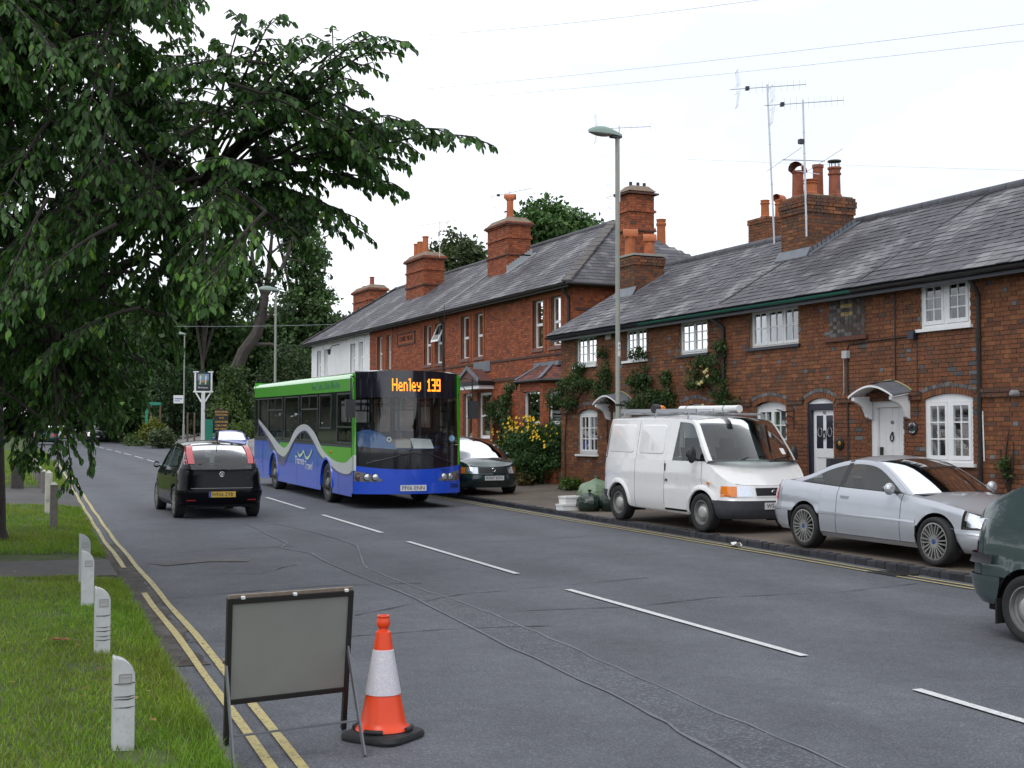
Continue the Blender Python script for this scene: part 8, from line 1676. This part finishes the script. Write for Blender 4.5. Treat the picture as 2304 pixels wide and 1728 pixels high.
climber('yellow rose climbing beside the bent drainpipe',[(23.6,3.6,.5,.2),(23.2,3.3,.35,.4),(22.9,2.9,.3,.4),(23.9,3.2,.45,.3),(22.7,2.7,.35,.2),(23.0,3.9,.16,.3)],150,CX_,[[(22.8,.8),(22.9,2.2),(23.1,3.3),(23.3,4.0)],[(22.9,2.4),(23.6,3.1),(24.1,3.4)]],flowers=[(23.55,3.52),(23.42,3.38),(23.3,3.28),(23.62,3.14),(23.52,3.18),(23.7,3.16),(23.5,2.66),(23.32,3.42)],hi=(.10,.13,.03))
climber('bare winter stem climbing the brick at the right edge',[(15.15,1.6,.05,.3)],8,CX_,[[(15.2,.5),(15.18,1.1),(15.22,1.7),(15.14,2.1)],[(15.2,1.0),(15.08,1.5),(15.05,1.9)],[(15.18,1.3),(15.3,1.6),(15.33,1.8)],[(14.9,.5),(14.88,1.2)],[(15.5,.45),(15.52,1.25)]],cat='climber')
climber('red flowered rose over the villa doorway',[(38.8,2.9,.5,.4),(38.2,2.75,.5,.45),(37.6,2.4,.35,.4),(39.1,3.0,.35,.25),(38.0,3.2,.4,.2)],150,VX_-.1,[[(38.0,.8),(38.0,2.0),(38.4,3.0)]],size=.075,flowers=[(39.3,2.95),(39.0,2.75),(38.5,2.5),(38.1,2.2),(38.9,3.15),(37.9,2.05),(38.3,2.85)],fm_=MM('dark_red_petals',(.20,.012,.018),.6),fs=.06)
climber('pale ivy hanging down the near corner of the tiled bay',[(36.4,3.5,.2,.2),(36.6,3.1,.25,.35),(36.5,2.5,.22,.4),(36.3,1.9,.25,.35),(36.1,3.6,.3,.12)],110,VX_-.62,[[(36.4,.8),(36.5,2.0),(36.5,3.5)]],size=.08,col=(.06,.10,.03),hi=(.14,.18,.07),cat='ivy')
# weeds at the wall foot
for lb,x,y,n_ in (('tuft of green weeds at the foot of the cottage corner',15.25,29.4,26),('dry weeds below the garden wall',15.2,32.0,24),('green weeds under the flowering bush near the parked hatchback',15.3,34.6,26)):
 tree('weeds',lb,(x,y,pz(x,y)),[((x,y,pz(x,y)+.16),(.22,.45,.16))],n_,.09,cat='weed',m=LEAFS,col=(.06,.12,.015) if 'dry' not in lb else (.13,.11,.04),per=18,cl=.10,limbs_=False,tr=.01)
# ================================================================ STREET FURNITURE AND SMALL THINGS
# garden wall under the flowering bush
gw=thing('garden_wall','low brick garden wall under the yellow flowering bush','wall',(15.62,33.2,pz(15.6,33.2)));mb=MB();zb=pz(15.6,31)-.05;mb.box(15.66,15.86,31.05,36.0,zb,1.08);cw=mb.build('core',MORTAR,gw)
mb=MB()
for p,q,z,z2,t in courses(31.0,36.0,zb+.02,1.10,[]):mb.box(15.64-random.uniform(0,.006),15.70,p,q,z,z2,tone(t,VRED,None,.25))
o=mb.build('brick',BRICK,gw);o['kind']='stuff'
# white plastic marker posts along the verge
BOLM=mat('scuffed_white_plastic',(.44,.45,.46),.45,var=.12,vs=8,dirt=(.20,.195,.185),dscale=7,dth=(.56,.80));GRIME=mat('post_grime',(.06,.055,.05),.9,var=.3,vs=30)
def marker(x,y,h,lb,m=BOLM,scuffs=(),yaw=0.):
 zb=vz(x,y)-.02;t=thing('marker_post',lb,'marker post',(x,y,zb),'white marker posts on the verge edge');w,d=.058,.05;h+=.02;pr=[(-w,0),(w,0),(w,h-.125)]
 pr+=[(w-.116*(1-math.cos(a)),h-.125+.118*math.sin(a)) for a in np.linspace(.15,1.45,8)]+[(-w+.008,h),(-w,h-.012)]
 mb=MB();n=len(pr);b=.012
 front=[(x+px_*.94,y-d,zb+pz_-(.006 if pz_>.1 else 0)) for px_,pz_ in pr];fr2=[(x+px_,y-d+b,zb+pz_) for px_,pz_ in pr];bk2=[(x+px_,y+d-b,zb+pz_) for px_,pz_ in pr];back=[(x+px_*.94,y+d,zb+pz_-(.006 if pz_>.1 else 0)) for px_,pz_ in pr]
 mb.add(front+fr2+bk2+back,[tuple(range(n)),tuple(range(3*n,4*n))[::-1]]+[(k*n+(i+1)%n,k*n+i,(k+1)*n+i,(k+1)*n+(i+1)%n) for k in range(3) for i in range(n)]);o=mb.build('post',m,t,smooth_=True,angle=30)
 r=MB();r.box(x-.026,x+.034,y-d-.0015,y-d+.004,zb+h-.155,zb+h-.105);ro=r.build('reflector_recess',MM('recess_grey',(.34,.34,.33),.5),t);e=MB()
 for bx_ in ((-.030,.038,h-.160,h-.155),(-.030,.038,h-.105,h-.100),(-.030,-.026,h-.155,h-.105),(.034,.038,h-.155,h-.105),(-.018,.026,h-.122,h-.119)):e.box(x+bx_[0],x+bx_[1],y-d-.003,y-d+.002,zb+bx_[2],zb+bx_[3])
 e.build('recess_rim',MM('recess_rim',(.22,.22,.21),.6),ro)
 for zz,th in scuffs:s=MB();s.add([(x-w*.98,y-d-.0018,zb+zz),(x+w*.3,y-d-.0018,zb+zz-.006),(x+w*.95,y-d-.0018,zb+zz+.004),(x+w*.95,y-d-.0018,zb+zz+.004+th),(x+w*.2,y-d-.0018,zb+zz+th*.6),(x-w*.98,y-d-.0018,zb+zz+th)],[(0,1,2,3,4,5)]);s.build('scuff',GRIME,t)
 return t
marker(1.10,7.57,.52,'nearest white marker post, with scrape rings below its recess',scuffs=((.385,.005),(.315,.003),(.30,.004),(.255,.002)))
marker(1.39,10.72,.52,'second white marker post, cracked across the middle',scuffs=((.31,.004),(.22,.002),(.19,.003),(.15,.002),(.12,.003)))
marker(1.60,13.46,.54,'third white marker post, spotted with small dark bolt heads',scuffs=())
marker(1.77,15.18,.56,'greyest marker post, farthest of the row and half hidden by the third',m=mat('greyed_plastic',(.36,.38,.39),.5,var=.1,vs=8))
# wooden verge posts
WOOD=mat('weathered_wood',(.17,.155,.14),.9,var=.25,vs=14,bump=.4,bs=40);WOODW=mat('flaking_white_post',(.52,.51,.45),.8,var=.15,vs=16,dirt=(.22,.20,.17),dscale=8,dth=(.5,.7));DWOOD=mat('dark_wood',(.055,.05,.047),.95,var=.3,vs=10)
def wpost(x,y,h,w,m,lb,cap=.07):
 zb=vz(x,y)-.02;t=thing('verge_post',lb,'wooden post',(x,y,zb),'wooden posts along the verge');mb=MB();mb.add([(x+a*w*k,y+b_*w*k,zb+z) for k,z in ((1.05,0),(1,h-cap),(1.02,h-cap+.012)) for a,b_ in ((-1,-1),(1,-1),(1,1),(-1,1))],[(0,1,5,4),(1,2,6,5),(2,3,7,6),(3,0,4,7),(4,5,9,8),(5,6,10,9),(6,7,11,10),(7,4,8,11)]);mb.build('shaft',m,t)
 c_=MB();c_.add([(x+a*w*1.02,y+b_*w*1.02,zb+h-cap+.012) for a,b_ in ((-1,-1),(1,-1),(1,1),(-1,1))]+[(x,y,zb+h)],[(0,1,4),(1,2,4),(2,3,4),(3,0,4)]);c_.build('pointed_cap',WOODW if m is not DWOOD else m,t)
wpost(2.17,22.94,.80,.058,WOOD,'grey pointed wooden post on the middle grass patch');wpost(2.40,26.4,.86,.060,WOODW,'flaking white pointed post just behind the grey one')
wpost(2.58,37.2,.75,.15,DWOOD,'thick dark wooden stump post beside the tree trunk',.02)
for i,(x,y) in enumerate(((3.08,35.2),(3.17,37.4),(3.26,39.6),(3.42,42.2))):wpost(x,y,.62,.055,WOOD,['first small post past the second drive','second small post past the second drive','third small post past the second drive','fourth small post past the second drive'][i])
# road sign frame seen from behind
FRM=mat('black_steel_frame',(.022,.021,.020),.55,metal=.2,dirt=(.07,.045,.03),dscale=12,dth=(.62,.72));GREYB_=mat('sign_back_grey',(.25,.255,.235),.55,var=.05,vs=5,dirt=(.15,.15,.135),dscale=3.5,dth=(.62,.9));PROP=mat('galvanised_prop',(.13,.135,.15),.5,metal=.4,dirt=(.10,.055,.03),dscale=9,dth=(.60,.72))
sf=thing('road_sign_frame','folding road sign standing over the yellow lines, its blank grey back towards us','road sign',(2.1,7.7,zr(7.7)))
Lb,Rb=Vector((1.745,7.87,zr(7.87)+.012)),Vector((2.51,7.97,zr(7.97)+.012));e=(Rb-Lb).normalized();lean=Vector((-.06,-.34,1)).normalized();H_=.96;nrm=e.cross(lean).normalized()
def fpt(s,h,o=0.): return Lb+(Rb-Lb)*s+lean*h+nrm*o
mb=MB()
for s in (0,1):mb.bar(fpt(s,0),fpt(s,H_),.030,.028,up=nrm)
mb.bar(fpt(.02,H_-.016),fpt(.98,H_-.016),.032,.034,up=nrm);mb.bar(fpt(.02,.285),fpt(.98,.285),.03,.032,up=nrm);mb.build('frame',FRM,sf)
mb=MB();mb.prism([tuple(fpt(.012,.29,.004)),tuple(fpt(.988,.29,.004)),tuple(fpt(.988,H_-.02,.004)),tuple(fpt(.012,H_-.02,.004))],tuple(nrm*-.004));mb.build('sign_plate',GREYB_,sf)
tp=MB();tp.bar(fpt(-.012,H_+.004),fpt(1.012,H_+.004),.036,.008,up=nrm);tp.build('top_edge',MM('rusty_edge',(.24,.19,.15),.7,var=.3,vs=25),sf)
for s in (.10,.52,.955):mb=MB();c0=fpt(s,H_+.006);mb.obox(tuple(c0),tuple(e*.011),tuple(nrm*.021),tuple(lean*.007));mb.build('clip',PAINTW,sf)
Lf,Rf=Vector((1.66,7.28,zr(7.28)+.005)),Vector((2.43,7.30,zr(7.3)+.005));pl_,pr_=fpt(-.005,.545,-.03),fpt(1.005,.60,-.03)
mb=MB();mb.bar(Lf,pl_,.030,.010,up=e);mb.build('prop',PROP,sf);mb=MB();mb.bar(Rf,pr_,.030,.010,up=e);mb.build('prop',PROP,sf);mb=MB();mb.bar(Lf.lerp(pl_,.30),Rf.lerp(pr_,.30),.028,.008,up=(0,0,1));mb.build('cross_bar',PROP,sf)
for p in (pl_,pr_):mb=MB();mb.lathe([(.014,-.02),(.014,.02)],8,tuple(p),'x');mb.build('pivot_bolt',MM('rusty_edge',(.24,.19,.15),.7,var=.3,vs=25),sf)
# traffic cone
tcn=thing('traffic_cone','orange and white traffic cone on a black rubber base','traffic cone',(2.68,7.70,zr(7.7)))
ORG=mat('orange_plastic',(.72,.055,.008),.35,var=.06,vs=6,dirt=(.35,.05,.02),dscale=9,dth=(.66,.76));
def refl_mat():
 m=mat('cone_reflective_sleeve',(.52,.50,.55),.35);t=m.node_tree;n=t.nodes;k=t.links.new;b=n['Principled BSDF'];tc_=n.new('ShaderNodeTexCoord');v=n.new('ShaderNodeTexVoronoi');v.feature='DISTANCE_TO_EDGE';v.inputs['Scale'].default_value=42;k(tc_.outputs['Object'],v.inputs['Vector']);mr=n.new('ShaderNodeMapRange');mr.inputs['From Max'].default_value=.08;k(v.outputs['Distance'],mr.inputs['Value'])
 mx_=n.new('ShaderNodeMix');mx_.data_type='RGBA';mx_.inputs[6].default_value=(.62,.60,.63,1);mx_.inputs[7].default_value=(.50,.48,.535,1);k(mr.outputs[0],mx_.inputs['Factor']);k(mx_.outputs[2],b.inputs['Base Color']); return m
zc0=zr(7.7)+.006;C0=(2.68,7.70,zc0);mb=MB();mb.lathe([(.172,.052),(.168,.064),(.148,.075),(.138,.11),(.120,.20),(.106,.27)],36,C0,cap=False);mb.build('lower_cone',ORG,tcn,smooth_=True,angle=50)
mb=MB();mb.lathe([(.107,.272),(.112,.268),(.0645,.535),(.060,.538)],36,C0,cap=False);mb.build('reflective_sleeve',refl_mat(),tcn,smooth_=True,angle=40);mb=MB();mb.lathe([(.0605,.536),(.047,.645),(.030,.655),(.029,.668),(.036,.675),(.042,.69),(.041,.715),(.036,.728),(.036,.735),(.040,.742),(.038,.748),(.026,.748),(.024,.70)],30,C0,cap=False);mb.build('upper_cone',ORG,tcn,smooth_=True,angle=35)
mb=MB();ring=[]
def sq(r,z,n=36,p=5.,rot=.62): return [(C0[0]+r*(abs(math.cos(a))**p+abs(math.sin(a))**p)**(-1/p)*math.cos(a+rot),C0[1]+r*(abs(math.cos(a))**p+abs(math.sin(a))**p)**(-1/p)*math.sin(a+rot),zc0+z) for a in np.linspace(0,2*math.pi,n+1)]
mb.grid([sq(.208,-.004),sq(.214,.012),sq(.205,.035),sq(.18,.045),sq(.12,.05)],flip=True);mb.build('rubber_base',RUBBER,tcn,smooth_=True,angle=45)
for a in np.linspace(0,2*math.pi,5)[:-1]+.9:mb=MB();mb.tube([(C0[0]+.178*math.cos(a+t),C0[1]+.178*math.sin(a+t),zc0+.062) for t in np.linspace(-.33,.33,7)],.014,7);mb.build('base_clip',RUBBER,tcn,smooth_=True)
# lamp posts
POLEM=mat('lamp_post_grey',(.27,.285,.25),.6,var=.12,vs=3,dirt=(.16,.165,.14),dscale=5,dth=(.6,.75));HOODM=mat('lantern_green',(.22,.30,.26),.45)
def lamp_post(x,y,zb,h,lb,scale=1.,label_plate=False):
 t=thing('lamp_post',lb,'lamp post',(x,y,zb),'street lamps along the road');mb=MB();mb.lathe([(.085*scale,-.05),(.085*scale,1.35),(.075*scale,1.42),(.056*scale,1.46),(.052*scale,h*.6),(.046*scale,h-.12)],16,(x,y,zb));mb.build('column',POLEM,t,smooth_=True,angle=40)
 hm=MB();P=[];L_=.82
 for u in np.linspace(0,1,13):
  xx=x+.10-L_*u;w=.155*math.sin(math.pi*(.10+.88*u))**.55*(1-.25*(1-u));up_=.045+.17*math.sin(math.pi*(.06+.9*u))**.9*(.55+.45*u);zz=zb+h-.08+.03*u;P.append([(xx,y+w*math.cos(a),zz+up_*max(0,math.sin(a))**.8) for a in np.linspace(0,math.pi,11)])
 hm.grid(P);hm.add(P[0],[tuple(range(11))]);hm.add(P[-1],[tuple(range(11))[::-1]]);ho=hm.build('lantern_hood',HOODM,t,smooth_=True,angle=60)
 bw=MB();Q=[]
 for u in np.linspace(.28,.985,9):w=.138*math.sin(math.pi*(.10+.88*u))**.55;Q.append([(x+.10-L_*u,y+w*math.cos(a),zb+h-.08+.03*u-.055*math.sin(math.pi*(u-.25)/.75)*math.sin(a)) for a in np.linspace(0,math.pi,9)])
 bw.grid(Q,flip=True);bw.build('lantern_bowl',MM('bowl',(.22,.21,.20),.25,spec=.6),ho,smooth_=True);ga=MB();ga.box(x-.16,x+.09,y-.075,y+.075,zb+h-.12,zb+h-.07);ga.build('gear_tray',MM('gear_dark',(.06,.06,.06),.6),ho)
 if label_plate:pl=MB();pl.box(x-.03,x+.03,y-.060,y-.054,zb+3.3,zb+3.62);po=pl.build('number_label',PAINTW,t);[text('lettering',ch,.075,po,MM('plate_black',(.008,.008,.01),.5),(x,y-.0615,zb+3.54-.10*i),(R(90),0,0)) for i,ch in enumerate('47')];bn=MB();bn.lathe([(.066,2.2),(.066,2.24)],14,(x,y,zb));bn.build('band',IRON,t,smooth_=True)
 return t
lamp_post(14.3,25.28,pz(14.3,25.28)-.02,8.35,'tall lamp post behind the white van, its green lantern over the road',label_plate=True);lamp_post(14.15,54.9,pz(14.15,54.9)-.02,7.50,'lamp post rising behind the bus in front of the wood');lamp_post(18.42,98.35,1.55,8.25,'farthest lamp post, with a small white sign, by the forecourt')
# small flag on the far post
fs=thing('bus_stop_flag','small white sign fixed to the farthest lamp post','sign',(18.0,98.2,4.6));mb=MB();mb.box(17.62,18.35,98.12,98.15,4.55,5.15);pn_=mb.build('panel',PAINTW,fs)
mb=MB();mb.box(17.70,18.27,98.113,98.119,4.85,4.93);mb.box(17.70,18.1,98.113,98.119,4.70,4.76);mb.build('print_line',MM('print_blue',(.15,.2,.45),.5),pn_)
# pub sign
PX,PY,PZ=18.32,90.77,1.72
ps=thing('pub_sign','white gallows pub sign with a dark painted board on a tall post','pub sign',(PX,PY,PZ));mb=MB();mb.box(PX-.11,PX+.11,PY-.11,PY+.11,PZ-.1,5.16);mb.build('post',WPAINT,ps)
yw=Vector((.97,-.24,0)).normalized();Cb=Vector((PX,PY,0))
def sg_(u,z,o=0): return tuple(Cb+yw*u+Vector((0,0,z))+Vector((-yw.y,yw.x,0))*-o)
for s in (-1,1):mb=MB();mb.bar(sg_(s*.10,4.45),sg_(s*.50,5.12),.10,.10);mb.build('brace',WPAINT,ps)
mb=MB();mb.bar(sg_(-.68,5.18),sg_(.68,5.18),.16,.10);mb.build('lower_beam',WPAINT,ps)
for s in (-1,1):mb=MB();mb.bar(sg_(s*.55,5.2),sg_(s*.55,6.52),.11,.11);mb.build('upright',WPAINT,ps);mb=MB();mb.bar(sg_(s*.68,6.56),sg_(s*.32,6.56),.16,.08);mb.build('cap_beam',WPAINT,ps)
bd=MB();bd.bar(sg_(0,5.32),sg_(0,6.55),.95,.06,up=(-yw.y,yw.x,0));bo_=bd.build('sign_board',MM('board_navy',(.012,.02,.035),.4),ps)
def blot(poly,m,o=.036):b_=MB();b_.prism([sg_(u,z,o) for u,z in poly],tuple(Vector((-yw.y,yw.x,0))*.004));b_.build('picture',m,bo_)
blot([(-.38,5.65),(.38,5.65),(.38,5.95),(-.38,5.9)],MM('pic_field',(.05,.11,.05),.6));blot([(-.38,5.95),(.38,5.97),(.38,6.42),(-.38,6.42)],MM('pic_sky',(.16,.28,.42),.6));blot([(-.34,6.1),(-.1,6.05),(-.02,6.4),(-.3,6.42)],MM('pic_tree',(.28,.26,.10),.6),.041);blot([(-.2,5.82),(.25,5.84),(.22,5.97),(-.18,5.95)],MM('pic_orange',(.45,.20,.06),.6),.041)
for u0 in (-.2,.17):blot([(u0-.06,5.68),(u0+.02,5.7),(u0+.05,6.0),(u0+.08,6.25),(u0,6.33),(u0-.06,6.2),(u0-.03,5.95)],MM('pic_white',(.55,.56,.58),.6),.045)
tt=text('lettering','Brakspear',.17,bo_,PAINTW,sg_(0,5.47,.042),(R(90),0,math.atan2(yw.y,yw.x)))
# menu board, green panel, two bare posts and green frame on the forecourt
mbd=thing('menu_board','black pub board with gold lettering beside the pub sign','board',(18.35,85.2,1.75));mb=MB();bx0,bx1=17.95,18.85
mb.box(bx0,bx1,85.2,85.26,2.42,3.85);pb=mb.build('board',BLACKP,mbd);mb=MB();mb.box(18.36,18.46,85.27,85.36,1.6,3.9);mb.build('post',MM('gold_post',(.28,.16,.06),.7),mbd)
for i,(s_,z,sz) in enumerate((('BRAKSPEARS',3.68,.17),('TRADITIONAL',3.48,.17),('ALES',3.28,.15),('LUNCHEONS',3.02,.18),('CAR PARK',2.78,.17),('BEER GARDEN',2.56,.16))):q=text('lettering',s_,sz,pb,MM('gold_letters',(.62,.36,.06),.5),(18.4,85.19,z),(R(90),0,0));bb=[v.co.x for v in q.data.vertices];q.scale=(min(1,.84/(max(bb)-min(bb))),1,1)
gp=thing('notice_hoarding','teal green notice panel standing between the pub sign and the board','panel',(18.0,86.5,1.7));mb=MB();mb.box(17.62,18.12,86.5,86.56,1.75,3.20);mb.build('sheet',MM('teal_panel',(.02,.19,.13),.5),gp);mb=MB();[mb.box(x,x+.05,86.56,86.62,1.5,3.2) for x in (17.66,18.03)];mb.build('stake',DWOOD,gp)
for i,x in enumerate((16.75,17.2)):t_=thing('bare_post',['left of two bare brown posts left of the pub sign','right of two bare brown posts left of the pub sign'][i],'post',(x,88.0,1.6),'bare posts by the pub sign');mb=MB();mb.lathe([(.065,-.1),(.06,2.05),(.0,2.09)],9,(x,88.0,1.6));mb.build('shaft',MM('brown_post',(.13,.085,.065),.9),t_,smooth_=True,angle=40)
gf=thing('garden_arch','teal goalpost-like frame standing behind the yellow shrub','frame',(15.9,96,2.0));mb=MB();mb.box(15.25,15.42,96,96.1,1.9,4.35);mb.build('upright',MM('teal_paint',(.02,.24,.16),.4),gf);mb=MB();mb.box(15.25,16.35,96,96.1,4.35,4.55);mb.build('lintel',MM('teal_paint',(.02,.24,.16),.4),gf);mb=MB();mb.box(15.62,15.72,96.02,96.1,1.9,4.35);mb.build('inner_post',MM('brown_post',(.13,.085,.065),.9),gf);mb=MB();mb.box(16.26,16.36,96.02,96.1,1.9,4.35);mb.build('inner_post',MM('brown_post',(.13,.085,.065),.9),gf)
bs_=thing('blue_disc_sign','round blue footway sign on a thin post at the far kerb','sign',(16.6,112,1.75));mb=MB();mb.tube([(16.6,112,1.6),(16.6,112,8.2)],[.075,.045],10);mb.lathe([(.11,-.05),(.11,1.2),(.05,1.25)],10,(16.6,112,1.75));mb.build('post',POLEM,bs_,smooth_=True,angle=40);mb=MB();mb.lathe([(.24,-.02),(.24,.0)],24,(16.58,111.9,3.95),'y');d_=mb.build('disc',MM('sign_blue',(.015,.14,.55),.4),bs_,smooth_=True,angle=40);mb=MB();mb.prism([(16.54,111.86,3.8),(16.60,111.86,3.8),(16.64,111.86,4.0),(16.60,111.86,4.1),(16.54,111.86,4.0)],(0,.01,0));mb.build('symbol',PAINTW,d_)
# rubbish put out by the kerb
def bag(x,y,s,lb,m,squash=.8,seed=0,zoff=0.):
 zb=pz(x,y)+zoff;t=thing('rubbish_bag',lb,'rubbish bag',(x,y,zb),'rubbish put out behind the van');rs=random.Random(seed);rows=[];n=18
 for i,v in enumerate(np.linspace(0,1,11)):
  r=s*(.78+.30*math.sin(math.pi*min(1,v*1.15)))*(1 if v<.78 else max(.05,1-((v-.78)/.22)**1.3));row=[]
  for k in range(n):a=2*math.pi*k/n;q=r*(1+.07*math.sin(3*a+seed)+.05*math.sin(7*a+v*9+seed)+.035*rs.uniform(-1,1));row.append((x+q*math.cos(a),y+q*math.sin(a),zb+v*s*1.9*squash+.01*rs.uniform(-1,1)))
  rows.append(row+[row[0]])
 mb=MB();mb.grid(rows);mb.add(rows[-1][:-1],[tuple(range(n))]);mb.build('sack',m,t,smooth_=True,angle=18);kn=MB();top=zb+s*1.9*squash
 kn.lathe([(.05,-.03),(.022,.015),(.05,.06),(.001,.05)],9,(x,y,top));kn.build('knot',m,t,smooth_=True); return t
BAGD=mat('green_black_sack',(.018,.035,.026),.25,var=.2,vs=12,bump=.5,bs=22);BAGL=mat('pale_green_sack',(.16,.24,.15),.3,var=.15,vs=9,bump=.6,bs=20)
bag(12.78,23.80,.25,'dark green rubbish sack in front, nearest the kerb',BAGD,.80,1);bag(13.18,23.55,.26,'dark green rubbish sack against the back of the van',BAGD,.85,5);bag(13.45,24.75,.40,'big pale green rubbish sack slumped behind the dark ones',BAGL,.80,9)
for lb,x,y,z0,w,d,h in (('lower white polystyrene box beside the sacks',12.50,24.25,0,.19,.16,.13),('upper white polystyrene box stacked beside the sacks',12.58,24.28,.132,.19,.16,.16)):
 zb=pz(x,y)+z0;t=thing('foam_box',lb,'box',(x,y,zb),'white boxes by the sacks');mb=MB();mb.box(x-w,x+w,y-d,y+d,zb,zb+h*.72);mb.build('tray',PAINTW,t);mb=MB();mb.box(x-w-.01,x+w+.01,y-d-.01,y+d+.01,zb+h*.74,zb+h);mb.build('lid',PAINTW,t)
lt_=thing('crumpled_paper','scrap of crumpled white paper in the gutter by the silver car','litter',(11.78,17.1,zr(17.1)));mb=MB();rs=random.Random(4);mb.grid([[(11.78+.10*(i-2)/2+rs.uniform(-.02,.02),17.1+.10*(k-2)/2+rs.uniform(-.02,.02),zr(17.1)+.02+rs.uniform(0,.07)) for k in range(5)] for i in range(5)]);mb.build('sheet',PAINTW,lt_)
dl=thing('dead_leaf_clump','brown dead leaf curled on the grass by the second marker post','leaf',(1.12,11.15,vz(1.12,11.15)));V,F,c=litter(9, lambda y:1.12+random.uniform(-.05,.05),11.1,11.22, lambda x,y:vz(x,y)+.035,[(.20,.075,.025),(.28,.10,.03)],.055);np_mesh('leaf',V,F,DEAD,c,dl,ROOT[dl.name])
# overhead wires
WIRE=mat('wire',(.78,.82,.95),.5)  # pale colour stands in for sky glare washing out the wires
def wire(lb,a,b,sagz=.35,r=.008,n=16):
 a,b=Vector(a),Vector(b);t=thing('overhead_wire',lb,'wire',tuple(a),'overhead wires across the sky');mb=MB();mb.tube([tuple(a.lerp(b,u)-Vector((0,0,4*sagz*u*(1-u)))) for u in np.linspace(-.35,1.35,n)],r,5);mb.build('cable',WIRE,t)
wire('topmost overhead wire crossing the sky above the chimneys',(13.53,37.28,14.36),(15.27,21.21,10.75),.1);wire('upper of the two close overhead wires',(13.94,42.63,13.9),(18.55,17.53,9.63),.1);wire('lower of the two close overhead wires',(14.97,42.17,13.6),(18.56,17.55,9.32),.1,.007);wire('thin wire dipping behind the near lamp post towards the aerials',(16.66,46.91,13.32),(23.25,22.05,8.16),.1,.006);wire('pale wire crossing in front of the dark wood',(15.55,69.72,7.99),(23.49,66.04,8.24),.05,.004)
